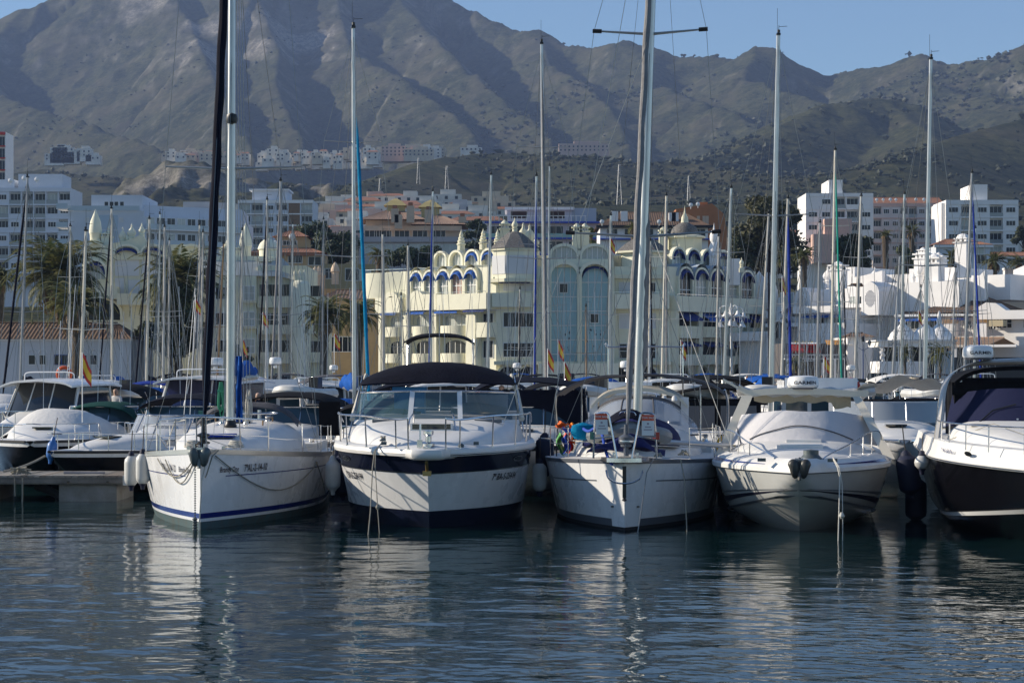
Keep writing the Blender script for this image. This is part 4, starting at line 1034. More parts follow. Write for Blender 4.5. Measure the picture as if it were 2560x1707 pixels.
fender('tall navy covered fender between the motor yacht and the sloop for sale', (PX(1362, 42.6), 42.6, PZ(1190, 42.6)), .2, .85, body=FENDN, group=_f)
fender('navy covered fender pressed against the left side of the motor yacht', (PX(857, 42.8), 42.8, PZ(1240, 42.8)), .2, .9, body=FENDN, group=_f)
fender('white fender hanging left of the grey sloop for sale', (PX(1391, 41.6), 41.6, PZ(1214, 41.6)), .125, .5, group='white fenders on the grey sloop')
# ------------------------------------------------------------------ front row, 3: grey and white sloop for sale
def boat3():
 Yb = 37.7; Xb = PX(1561, Yb); RZ = R(-6.0)
 t = thing('sailboat', 'white sloop with red and white sale signs and a thick grey rolled sail', 'sailboat', None, RZ, 'boats of the front row'); t.location = (Xb, Yb, 0)
 h = Hull(11.0, 3.75, 1.34, 1.20, 1.15, rake=.02, pb=2.5, tm=.44, tr=.88, wp=2.05, wr=.88, q=.9)
 h.hullmesh(.20, 50, 12).build('hull', GEL, t)
 h.band(.06, .20, .035, 1, nt=34, nz=1).build('boot_stripe', STRIPEG, t)
 h.band(.06, .20, 0, .035, nt=6, nz=1).build('stem_stripe', GEL, t)
 h.band(-.45, .06, nt=34, nz=4).build('antifouling', mat('antifouling_black', (.012, .012, .014), .6), t)
 h.band(lambda q: h.zsh(q)-.075, lambda q: h.zsh(q)-.0, .0, 1, 40, 2, .012).build('rub_band', STRIPEG, t)
 for sd in (1, -1): h.band(lambda q: h.zsh(q)-.42, lambda q: h.zsh(q)-.395, .065, .95, 30, 1, .006, (sd,)).build('cove_line', STRIPEG, t)
 h.deck(.0, .0, .05).build('deck', DECK, t)
 s_ = MB(); s_.box(-.035, .035, -.035, .03, .62, 1.22); s_.lathe([(0, -.02), (.05, 0), (.02, .05)], 8, (0, -.01, .57)); s_.build('stem_fitting', PLASTB, t)
 u_ = MB(); u_.tube(curve_pts([(-.35, .05, 1.14), (-.30, -.06, 1.0), (-.16, -.12, .92), (0, -.14, .90), (.16, -.12, .92), (.30, -.06, 1.0), (.35, .05, 1.14)], 4), .018, 6)
 u_.loft([[Vector((x, y, z)) for x, y in ((-.46, .35), (-.33, -.10), (-.1, -.24), (.1, -.24), (.33, -.10), (.46, .35))] for z in (1.30, 1.38)], True, True, True)
 u_.build('bow_plate', STEEL, t)
 for sd in (1, -1): MB().lathe([(0, 0), (.03, 0), (.03, .03), (0, .03)], 8, tuple(h.pt(.03, .42, sd)+Vector((0, -.02, 0)))).build('hull_fitting', PLASTB, t)
 # coachroof
 zd = 1.24
 secs = [(1.3, .35, .25, zd+.03, zd+.12), (1.8, .80, .66, zd+.02, zd+.24), (3.0, 1.15, .95, zd, zd+.42), (5.0, 1.36, 1.12, zd-.02, zd+.56), (7.2, 1.40, 1.15, zd-.02, zd+.64), (7.6, 1.3, 1.1, zd-.02, zd+.6)]
 cr = house(secs, .55, 18).build('coachroof', DECK, t); fn = house_fn(secs, .55)
 for u0, u1 in ((.20, .27), (.36, .42), (.52, .62)):
  for v0, v1 in ((.07, .14), (.86, .93)):
   MB().patch(fn, u0-.012, u1+.012, v0-.015, v1+.015, .008, 3, 2).build('window_frame', STRIPEG, cr)
   MB().patch(fn, u0, u1, v0, v1, .016, 3, 2).build('cabin_window', GLASSB, cr)
 zm = zd+.55; ym = 4.3
 LN = (.034, .01)
 at = mast_set(t, .05, ym, zm, 13.4, .095, ALU, LN, ((.303, 1.60), (.622, 1.18)), 11, 1.3, 3.7, wr=.007, n=14, sweep=-.1)
 for sd in (1, -1):
  for f, w_ in ((.303, 1.60), (.622, 1.18)):
   c = at(f)+Vector((sd*w_, -.1, .06*w_)); MB().tube([c-Vector((sd*.16, 0, .01)), c+Vector((sd*.03, 0, 0))], .045, 6).build('spreader_tip', RUBBER, t)
 # grey cloth on the mast and round the forestay
 furled(t, tuple(at(.09)+Vector((.07, .04, 0))), tuple(at(.36)+Vector((.03, .02, 0))), .10, CGREYL, 'mast_sail_cover', 40)
 f0 = Vector((.02, .32, 1.60)); f1 = at(.985)+Vector((0, -.12, 0))
 furled(t, f0.lerp(f1, .03), f0.lerp(f1, .97), .066, CGREYL, n=70)
 fb = MB(); fb.lathe([(.05, -.2), (.05, -.05), (.11, -.02), (.11, .02), (.145, .05), (.145, .16), (.10, .19), (.05, .22), (.04, .4)], 16, tuple(f0)); fb.build('furler_drum', STRIPEG, t)
 MB().lathe([(.148, .07), (.15, .09), (.148, .10)], 16, tuple(f0)).build('furler_ring', STEEL, t)
 MB().tube([(0, ym+.1, zm+1.1), (.0, 8.4, zm+1.15)], .075, 8).build('boom', ALU, t)
 sail_cover(t, (0, ym+.15, zm+1.15), (0, 8.3, zm+1.22), .20, CGREY, 16, 5)
 MB().tube([(.6, 1.9, 1.62), (2.0, 3.1, 1.50)], .05, 8).build('spinnaker_pole', ALU, t)
 MB().tube([(-.3, 1.2, 1.60), (-2.0, 4.0, 1.62)], .012, 5).tube([(.15, .5, 1.6), (1.5, 3.4, 1.45)], .01, 5).build('deck_line', ROPEW, t)
 # open pulpit: two raked hoops carrying the boards
 for sd in (1, -1):
  p = MB(); z0 = 1.36
  p.tube(curve_pts([(sd*.14, -.02, z0), (sd*.20, .0, z0+.32), (sd*.29, .02, z0+.78), (sd*.32, .03, z0+.85), (sd*.37, .05, z0+.87), (sd*.52, .09, z0+.85), (sd*.56, .12, z0+.76), (sd*.59, .18, z0+.3), (sd*.60, .22, z0)], 4), .020, 6)
  p.tube([(sd*.23, .02, z0+.42), (sd*.58, .16, z0+.38)], .012, 5)
  p.build('bow_rail', STEEL, t)
 lg = MB(); lg.box(-.66, -.59, .10, .18, 1.72, 1.86); lg.build('navigation_light', mat('light_green_glass', (.02, .18, .14), .2), t)
 lg = MB(); lg.box(.59, .66, .10, .18, 1.72, 1.86); lg.build('navigation_light', mat('light_red_glass', (.35, .02, .02), .2), t)
 for sd in (1, -1): stanchions(t, h, .16, .95, 6, .62, sd, lines=2, top_r=.007)
 # tender lashed on the foredeck under a navy cover, bags below
 def tend(u, v):
  a = u*math.pi; x = -math.cos(a); zz = math.sin(a)
  k = math.sin(min(1, v*1.6)*math.pi/2)**.7;
  return Vector((x*(.98*k+.02)-.0, 1.55+2.2*v, 1.50+.02+zz*(.62*k)*(1-.10*v)+.03*math.sin(7*u+9*v)))
 MB().sheet(tend, 18, 10, 0).build('tender_cover', CROYAL and mat('canvas_violet_navy', (.016, .020, .085), .8, var=.3, vs=4, bump=.5, bs=9), t)
 tb = MB(); tb.tube(curve_pts([(-.72, 2.0, 1.72), (-.60, 1.60, 1.78), (-.25, 1.38, 1.86), (0, 1.33, 1.90), (.25, 1.38, 1.86), (.60, 1.60, 1.78), (.72, 2.0, 1.72)], 5), .15, 10)
 td = tb.build('inflatable_tender', mat('hypalon_grey', (.20, .22, .23), .5, var=.15), t)
 MB().sheet(lambda u, v: Vector((-.42+.84*u, 1.2+.5*v, 2.08+.20*math.sin(u*3.14)-.16*(1-v)**2)), 10, 4, .02).build('tender_bow_patch', CNAVY, td)
 MB().tube(curve_pts([(-.16, 1.22, 2.16), (-.1, 1.17, 2.22), (.1, 1.17, 2.22), (.16, 1.22, 2.16)], 4), .018, 6).build('lifting_handle', STEEL, td)
 MB().sheet(lambda u, v: Vector((-.75+1.5*u, .35+.75*v, 1.44+.34*math.sin(u*3.1)*math.sin(.3+v*2.6)+.05*math.sin(11*u+3*v))), 16, 8, 0).build('sail_bag', mat('canvas_violet_navy', (.016, .020, .085), .8), t)
 # sprayhood with clear panels
 def sh(u, v):
  a = (u-.5)*2; x = a*(1.32-.20*v*v); y = 5.3+1.1*abs(a)**2.2+1.0*v
  return Vector((x, y, 1.62+.80*math.sin(v*math.pi/2)*(1-.62*abs(a)**3.2)))
 MB().sheet(sh, 22, 6, 0).build('sprayhood_window', VINYL, t)
 fr = MB(); fr.tube([sh(i/30, 1)+Vector((0, 0, .01)) for i in range(31)], .045, 6); fr.tube([sh(i/30, 0) for i in range(31)], .02, 5)
 for u in (.36, .64): fr.tube([sh(u, v/6) for v in range(7)], .018, 5)
 fr.build('sprayhood_frame', CGREY, t)
 # hard top with cream moulded edge over the cockpit
 z1 = 2.42
 canopy(2.15, 6.9, 9.3, z1+.12, .16, .22, .06, .08, nx=18, ny=6, sagw=0).build('hard_top', GELB, t)
 pz = MB()
 for sd in (1, -1):
  pz.box(sd*1.02-.10, sd*1.02+.08, 6.95, 7.05, 1.55, z1+.02); pz.tube([(sd*1.0, 9.1, 1.4), (sd*.98, 9.0, z1)], .04, 6)
 pz.box(-.9, -.5, 6.98, 7.02, 1.9, z1); pz.box(.55, .9, 6.98, 7.02, 1.9, z1)
 pz.build('hard_top_post', GEL, t)
 MB().box(-.5, .55, 7.0, 7.02, 1.75, z1).build('hard_top_window', VINYL, t)
 sp = MB()
 for xx in (.55, .78): sp.lathe([(.03, .12), (.05, .1), (.09, 0), (.0, .0)], 10, (xx, 6.92, z1-.06))
 sp.build('deck_light', PLASTW, t)
 # grey bimini on tall steel hoops
 def bm(u, v):
  x = (u*2-1); return Vector((x*1.92, 7.6+2.6*v, 2.62+.34*(1-abs(x)**2.6)-.10*abs(x)**8-.03*math.sin(v*9)**2+.01*math.sin(9*x)))
 MB().sheet(bm, 24, 8, .05).build('bimini', mat('canvas_grey_brown', (.13, .125, .135), .8, bump=.3, bs=12), t)
 hp = MB()
 for sd in (1, -1):
  hp.tube(curve_pts([(sd*1.90, 7.7, 2.6), (sd*1.97, 7.9, 2.3), (sd*1.96, 8.2, 1.8), (sd*1.85, 8.3, 1.25)], 4), .03, 6)
  hp.tube([(sd*1.35, 7.7, 2.7), (sd*1.35, 7.8, 1.3)], .02, 6)
 hp.build('bimini_frame', STEEL, t)
 g = MB(); g.tube(curve_pts([(-.90, 10.4, 1.3), (-.90, 10.4, 3.5), (-.82, 10.4, 3.6), (.82, 10.4, 3.6), (.90, 10.4, 3.5), (.90, 10.4, 1.3)], 5), .02, 6); g.tube([(-.90, 10.4, 2.9), (.90, 10.4, 2.9)], .014, 6); g.build('stern_gantry', STEEL, t)
 wn = MB()
 for sd in (1, -1): winch(wn, (sd*1.45, 8.2, 1.4), .09, .18)
 wn.box(-.25, -.20, .5, .7, 1.38, 1.46).box(.2, .25, .5, .7, 1.38, 1.46); wn.build('winch', STEEL, t)
 MB().box(-1.6, 1.6, 7.6, 10.8, 1.1, 1.36).build('cockpit_coaming', DECK, t)
 cb = MB(); cb.tube([tuple(at(.9)+Vector((-.1, -.3, 0))), (-1.9, 4.6, 1.3)], .008, 4); cb.tube([tuple(at(.303)+Vector((.2, 0, 0))), (2.0, 1.0, 1.6)], .008, 4); cb.tube([tuple(at(.62)), (-2.6, 2.5, 1.9)], .008, 4)
 cb.build('halyards', ROPEW, t)
 MB().tube([(.55, .2, 1.36), (.42, .05, 1.1), (.30, -.3, .2), (.2, -.5, -.4)], .011, 5).build('mooring_rope', WIRE, t)
 MB().tube([(1.05, .45, 1.34), (1.12, .35, 1.0), (1.17, .0, .2), (1.2, -.2, -.4)], .013, 5).build('mooring_rope', ROPE, t)
 ck = MB()
 for k in range(5): ck.tube([(1.0+.04*k, .5, 1.42), (1.1+.05*math.cos(k*2), .56, 1.50), (1.2, .5+.05*math.sin(k*2), 1.42)], .018, 5)
 for k in range(4): ck.tube([(.55+.04*k, .3, 1.40), (.62+.05*math.cos(k*2), .36, 1.46), (.7, .3+.05*math.sin(k*2), 1.40)], .018, 5)
 ck.build('coiled_mooring_line', ROPE, t)
 return t, h
B3, H3 = boat3()
def loc_of(t, p):
 c, s_ = math.cos(t.rotation_euler.z), math.sin(t.rotation_euler.z)
 return Vector((t.location.x+p[0]*c-p[1]*s_, t.location.y+p[0]*s_+p[1]*c, p[2]))
def sale_board(label, p, lean):
 o = loc_of(B3, p); t = thing('sale_sign', label, 'sign', tuple(o), 0, 'sale signs on the bow rail')
 def q(x, y): y = .06+y*.85; return Vector((o.x+x+lean*y, o.y-.03, o.z+y))
 w_ = .115
 MB().add([q(-w_, 0), q(w_, 0), q(w_, .46), q(-w_, .46)]+[q(-w_, 0)+Vector((0, .012, 0)), q(w_, 0)+Vector((0, .012, 0)), q(w_, .46)+Vector((0, .012, 0)), q(-w_, .46)+Vector((0, .012, 0))], [(0, 1, 2, 3), (7, 6, 5, 4), (0, 4, 5, 1), (1, 5, 6, 2), (2, 6, 7, 3), (3, 7, 4, 0)]).build('board', PLASTW, t, 0)
 MB().add([q(-w_, .33)-Vector((0, .004, 0)), q(w_, .33)-Vector((0, .004, 0)), q(w_, .46)-Vector((0, .004, 0)), q(-w_, .46)-Vector((0, .004, 0))], [(0, 1, 2, 3)]).build('red_header', mat('sign_red', (.75, .10, .04), .5), t, 0)
 text_on('lettering', 'FOR SALE', .062, lambda x, y: q(x-.105, .375+y)-Vector((0, .007, 0)), INKW, t, 0, .86)
 m_ = MB()
 for y, a, b in ((.19, -.06, .06), (.13, -.08, .08), (.26, -.02, .02)):
  m_.add([q(a, y-.012 if y < .2 else y-.02)-Vector((0, .004, 0)), q(b, y-.012 if y < .2 else y-.02)-Vector((0, .004, 0)), q(b, y+.012 if y < .2 else y+.025)-Vector((0, .004, 0)), q(a, y+.012 if y < .2 else y+.025)-Vector((0, .004, 0))], [(0, 1, 2, 3)])
 m_.build('small_print', mat('print_grey', (.35, .30, .34), .5), t, 0)
sale_board('red and white sale sign on the left hoop of the bow rail', (-.42, .06, 1.76), -.06)
sale_board('red and white sale sign on the right hoop of the bow rail', (.44, .09, 1.74), .0)
def horseshoe(label, p, m, s=1., group=None, rz=0):
 t = thing('horseshoe_buoy', label, 'life buoy', tuple(p), rz, group); x, y, z = p
 MB().tube(curve_pts([(x-.16*s, y, z), (x-.20*s, y, z+.3*s), (x-.12*s, y, z+.52*s), (x+.12*s, y, z+.52*s), (x+.20*s, y, z+.3*s), (x+.16*s, y, z)], 4), .075*s, 8).build('ring', m, t)
 MB().tube([(x-.2*s, y-.08*s, z+.3*s), (x+.2*s, y-.08*s, z+.3*s)], .02*s, 5).build('strap', INKW, t)
 return t
def lifebuoy(label, p, r=.3, m=None, group='life buoys on the boats', tilt=0):
 t = thing('lifebuoy', label, 'life buoy', tuple(p), 0, group); x, y, z = p
 MB().tube([(x+r*math.cos(a), y, z+r*math.sin(a)) for a in [k*math.pi/12 for k in range(25)]], r*.27, 8, False).build('ring', m or ORANGE, t)
 b = MB()
 for k in range(4):
  a = math.pi/4+k*math.pi/2
  b.tube([(x+r*math.cos(a+d), y, z+r*math.sin(a+d)) for d in (-.1, 0, .1)], r*.285, 8)
 b.build('reflective_band', INKW, t); return t
def cloth(name, label, p, w_, h_, m, seed, cat='cloth', group=None):
 x, y, z = p
 o = MB().sheet(lambda u, v: Vector((x-w_/2+w_*u+.04*math.sin(v*6+seed), y+.06*math.sin(u*11+seed+v*3), z+h_*(1-v)+.03*math.sin(u*5+seed))), 8, 8).build(name, m)
 return single(o, label, cat, group)
c_ = lambda px, py, Y: tuple(P(px, py, Y))
Yc = 40.6
cloth('hanging_cloth', 'orange life vest hung on the left guard rail of the sloop for sale', c_(1405, 1075, Yc), .20, .16, mat('cloth_orange', (.75, .14, .02), .8), 1, 'life vest', 'bright cloths hung on the rail')
cloth('hanging_cloth', 'green and longest of the cloths hung on the rail of the sloop for sale', c_(1402, 1135, Yc+.1), .12, .42, mat('cloth_green', (.10, .34, .10), .8), 2, 'towel', 'bright cloths hung on the rail')
cloth('hanging_cloth', 'red cloth hung between blue and orange ones on the rail of the sloop for sale', c_(1421, 1130, Yc), .14, .40, REDP, 3, 'towel', 'bright cloths hung on the rail')
cloth('hanging_cloth', 'royal blue cloth hung lowest on the rail of the sloop for sale', c_(1415, 1132, Yc-.1), .12, .34, ROPEB, 4, 'towel', 'bright cloths hung on the rail')
cloth('hanging_cloth', 'upright orange cloth right of the red one on the rail of the sloop for sale', c_(1434, 1110, Yc+.1), .12, .42, mat('cloth_amber', (.80, .24, .02), .8), 5, 'towel', 'bright cloths hung on the rail')
o_ = MB().tube(curve_pts([c_(1406, 1068, 40.3), c_(1420, 1078, 40.3), c_(1445, 1064, 40.3), c_(1470, 1078, 39.5), c_(1492, 1068, 39), c_(1505, 1085, 38.6), c_(1512, 1120, 38.3), c_(1522, 1148, 38.0), c_(1530, 1160, 37.8)], 5), .03, 6).build('mooring_line', ROPEB)
single(o_, 'bright blue mooring line looped along the bow rail of the sloop for sale', 'rope')
o_ = MB().lathe([(.0, 0), (.12, .03), (.17, .15), (.15, .3), (.0, .36)], 12, c_(1458, 1100, 40.0), 1.5, .8).build('cushion', CTEAL); single(o_, 'dark blue cushion on the deck edge behind the left sale sign', 'cushion')
horseshoe('yellow horseshoe buoy hung on the right rail of the sloop for sale', P(1815, 1142, 44.5), mat('buoy_yellow', (.75, .42, .02), .6), .8)
fender('white fender between the sloop for sale and the cream cruiser', (PX(1813, 41.0), 41.0, PZ(1203, 41.0)), .17, .50, group='white fenders on the grey sloop', cap=FENDN)
fender('long navy sleeved fender below the white one, beside the cream cruiser', (PX(1816, 42.0), 42.0, PZ(1275, 42.0)), .19, .75, body=FENDN, group='dark sleeved fenders by the cream cruiser')
# ------------------------------------------------------------------ front row, 4: cream sports cruiser with arch
def boat4():
 Yb = 36.0; Xb = PX(1996, Yb); RZ = R(-9)
 t = thing('motor_yacht', 'cream sports cruiser with white windscreen cover and a radar dome on its square arch', 'motor yacht', None, RZ, 'boats of the front row'); t.location = (Xb, Yb, 0)
 h = Hull(10.2, 3.55, 1.26, 1.24, 1.20, pb=2.35, tm=.44, tr=.92, vee=True, zch=(.80, .08), chr_=.80, keel=-.45, kt=.34, kp=2.0, q=.75, bow0=.02)
 HG = mat('gelcoat_grey_white', (.50, .505, .49), .2, var=.06, vs=1.5, coat=.3, dirt=.04)
 h.hullmesh(None, 50, 14, zt=lambda q: h.zsh(q)-.10).build('hull', HG, t)
 h.band(lambda q: h.zsh(q)-.11, lambda q: h.zsh(q)-.06, nt=34, nz=1, off=.02).build('rub_rail', STRIPEG, t)
 # swept stripes
 def sw(t0, t1, z0, z1, th):
  def lo(q): f = (q-t0)/(t1-t0); return z0+(z1-z0)*f-th*f*.9
  def hi(q): f = (q-t0)/(t1-t0); return z0+(z1-z0)*f+.01
  return lo, hi
 for sd in (1, -1):
  lo, hi = sw(.03, .50, .84, .36, .17); h.band(lo, hi, .035, .50, 24, 1, .008, (sd,)).build('hull_stripe', INK, t)
  lo, hi = sw(.03, .50, .86, .52, .05); h.band(lo, hi, .035, .50, 24, 1, .008, (sd,)).build('hull_stripe', STRIPEG, t)
  for q in (.36, .43):
   MB().sheet(lambda u, v: h.pt(q+.022*(2*u-1), .82+.07*(2*v-1)*math.sqrt(max(0, 1-(2*u-1)**2)), sd)+Vector((.014*sd, -.01, 0)), 8, 4).build('porthole', STEEL, t)
   MB().sheet(lambda u, v: h.pt(q+.015*(2*u-1), .82+.05*(2*v-1)*math.sqrt(max(0, 1-(2*u-1)**2)), sd)+Vector((.022*sd, -.016, 0)), 8, 4).build('porthole_glass', GLASS, t)
 for sd in (1, -1):
  zc_ = lambda q: max(.08+.72*max(0, 1-q/.62)**1.5, .0)
  h.band(lambda q: zc_(q)-.015, lambda q: zc_(q)+.02, .04, .8, 30, 1, .05, (sd,)).build('spray_rail', STRIPEG, t)
 # gunwale moulding, sloping inwards, with blue flash
 def gm(sd):
  rows = []
  for i in range(41):
   q = (i/40)**1.6; b = max(.0, h.bs(q)); z = h.zsh(q); y = h.pt(q, z).y
   rows.append([Vector((sd*max(0, b+.02), y-.02, z-.09)), Vector((sd*max(0, b+.02), y-.01, z-.02)), Vector((sd*max(0, b-.10*min(1, b*1.5)), y+.03, z+.10)), Vector((sd*max(0, b-.30*min(1, b)), y+.12, z+.16))])
  return rows
 g_ = MB(); g_.loft(gm(1)); g_.loft([r_[::-1] for r_ in gm(-1)]); g_.build('gunwale', DECK, t)
 for sd in (1, -1):
  f_ = MB(); rows = gm(sd); a = []
  for i in range(8, 36):
   k = min(1, (i-8)/20); r_ = rows[i]; c = (r_[1]+r_[2])/2; d = (r_[2]-r_[1])*.36*k+Vector((0, 0, .004)); n = Vector((sd*.006, -.003, .006))
   a.append([c-d+n, c+d+n])
  f_.loft(a if sd > 0 else [x[::-1] for x in a]); f_.build('flash_stripe', STRIPEB, t)
 h.deck(.22, .13, .10, .02, 1).build('deck', DECK, t)
 secs = [(.9, .20, .14, 1.34, 1.40), (1.5, .60, .48, 1.34, 1.48), (2.4, .95, .80, 1.34, 1.56), (3.4, 1.2, 1.05, 1.33, 1.62), (4.3, 1.35, 1.2, 1.32, 1.68)]
 fd = house(secs, .6, 18).build('foredeck_cabin', DECK, t)
 MB().box(-.44, .44, 2.2, 2.75, 1.50, 1.60).build('hatch_frame', DECK, fd); MB().box(-.38, .38, 2.26, 2.70, 1.59, 1.615).build('deck_hatch', PLASTW, fd)
 MB().box(-.28, .40, 3.3, 3.8, 1.58, 1.665).build('sliding_hatch', DECK, fd)
 # windscreen under a tight white cover
 def cv(u, v):
  a = (u-.5)*2; x = a*(1.52-.05*v); y = 3.55+1.15*abs(a)**2.3+.62*v
  return Vector((x, y, 1.60-.10*abs(a)**3+.56*v+.06*(1-a*a)*v+.012*math.sin(a*9+v*4)-.03*math.sin(v*3.14)*math.cos(a*6)*.4))
 MB().sheet(cv, 30, 8, 0).build('windscreen_cover', mat('cover_white', (.60, .59, .60), .75, var=.05, vs=2, bump=.3, bs=5), t)
 MB().sheet(lambda u, v: cv(u, 1)+Vector((0, 1.6*v, -.02*v-.05*math.sin(u*3.14)*v)), 20, 4).build('cockpit_cover', CWHITE, t)
 MB().tube([cv(.16+.68*i/20, .10+.42*math.sin(math.pi*i/20))+Vector((0, -.02, .01)) for i in range(21)], .012, 5).build('cover_seam', CGREY, t)
 wp = MB(); wp.tube([cv(.10, 0)+Vector((0, -.03, 0)), cv(.06, .55)+Vector((0, -.05, .02))], .010, 5); wp.build('wiper', STRIPEG, t)
 # arch: square section posts and cross beam
 ar = MB(); CR = GELB; zt = 2.52
 def bar(a, b, wx, wy):
  a, b = Vector(a), Vector(b)
  ar.loft([[p+Vector((sx*w_, sy*wy, 0)) for sx, sy in ((-1, -1), (1, -1), (1, 1), (-1, 1))] for p, w_ in ((a, wx), (b, wx*.85))], True, True, True)
 bar((1.74, 3.9, 1.28), (1.10, 5.3, zt), .10, .12); bar((-1.62, 4.6, 1.30), (-1.12, 5.3, zt), .13, .14)
 ar.loft([[Vector((x, 5.12+.03*x*x, z)), Vector((x, 5.5+.03*x*x, z)), Vector((x, 5.5+.03*x*x, z+.13)), Vector((x, 5.12+.03*x*x, z+.13))] for x, z in ((-1.30, zt+.08), (-1.1, zt-.02), (-.5, zt+.02), (.5, zt+.01), (1.1, zt-.04), (1.35, zt-.02))], True, True, True)
 ar.loft([[Vector((x, 5.1, z)), Vector((x, 5.3, z)), Vector((x, 5.3, z+.05)), Vector((x, 5.1, z+.05))] for x, z in ((-1.30, zt+.12), (-1.62, zt+.30))], True, True, True)
 ar.build('radar_arch', CR, t)
 # rolled awning behind the beam and blowing to the right
 MB().sheet(lambda u, v: Vector((-1.0+2.0*u, 5.5+.1*v, zt+.02-.14*v-.05*abs(math.sin(u*13))*v-(.12*v if u > .8 else 0))), 30, 4).build('rolled_awning', CCREAM, t)
 MB().tube([(-1.35+i*.15, 5.55, zt+.06+.03*math.sin(i*2.1)) for i in range(20)], .09, 7).build('awning_roll', CWHITE, t)
 MB().sheet(lambda u, v: Vector((1.1+1.9*u, 5.4+.8*v+.2*u, zt+.12+.26*math.sin(u*2.9)+.05*math.sin(u*17+v*5)-.30*v*(1-.4*u))), 22, 6).build('awning', CWHITE, t)
 anchor(t, (0.02, -.06, 1.36), .95, m=mat('anchor_dark', (.06, .06, .055), .45, .4))
 dk = MB(); dk.box(-.07, .07, -.12, .7, 1.38, 1.42); dk.lathe([(.14, 0), (.15, .05), (.1, .12), (.1, .2), (0, .22)], 12, (.22, .75, 1.36), 1.4, 1); dk.box(.52, .70, .45, .55, 1.36, 1.42); dk.box(-.75, -.60, .45, .55, 1.36, 1.42); dk.build('windlass', ANCH, t)
 rl = MB()
 for sd in (1, -1):
  rl.tube(curve_pts([(sd*.42, .75, 1.36), (sd*.52, .9, 1.46), (sd*1.0, 2.2, 1.66), (sd*1.32, 3.3, 1.82), (sd*1.55, 4.0, 1.80), (sd*1.6, 4.4, 1.42)], 5), .014, 6)
  for x, y, z in ((.95, 2.0, 1.64), (1.2, 2.8, 1.75), (1.38, 3.4, 1.82)): rl.tube([(sd*x, y, 1.36), (sd*x, y, z)], .012, 5)
 rl.build('bow_rail', STEEL, t)
 MB().tube([(.62, .5, 1.42), (.70, .05, 1.28), (.74, -.05, 1.1), (.72, -.3, .4), (.70, -.5, -.3)], .013, 6).tube([(.62, .5, 1.44), (.73, .03, 1.28), (.78, -.08, 1.0), (.79, -.3, .3), (.78, -.5, -.3)], .009, 6).lathe([(.02, 0), (.06, .05), (.02, .12)], 7, (.77, -.3, .38)).build('mooring_rope', ROPEW, t)
 cp = MB(); cp.box(-1.5, 1.5, 5.0, 10, 1.0, 1.3); cp.box(-1.3, -.4, 6.5, 7.0, 1.3, 2.0); cp.box(.3, 1.2, 6.5, 7.0, 1.3, 2.0); cp.build('cockpit_seats', CWHITE, t)
 return t
B4 = boat4()
p = loc_of(B4, (0.02, 5.3, 2.645)); radome('white radar dome with a brand name, on the arch of the cream cruiser', tuple(p), .33, 'GARMIN', 'radar domes')
fender('navy fender wedged right of the cream cruiser, touching its corner', (PX(2278, 39.5), 39.5, PZ(1235, 39.5)), .22, .80, body=FENDN, group='dark sleeved fenders by the cream cruiser', tilt=R(-8))
fender('lower navy fender right of the cream cruiser, near the water', (PX(2290, 40.5), 40.5, PZ(1300, 40.5)), .22, .85, body=FENDN, group='dark sleeved fenders by the cream cruiser', rope=0)
fender('round white buoy fender between the cream cruiser and the black cruiser', (PX(2305, 38.6), 38.6, PZ(1175, 38.6)), .15, .30, group='white fenders by the black cruiser', rope=.3)
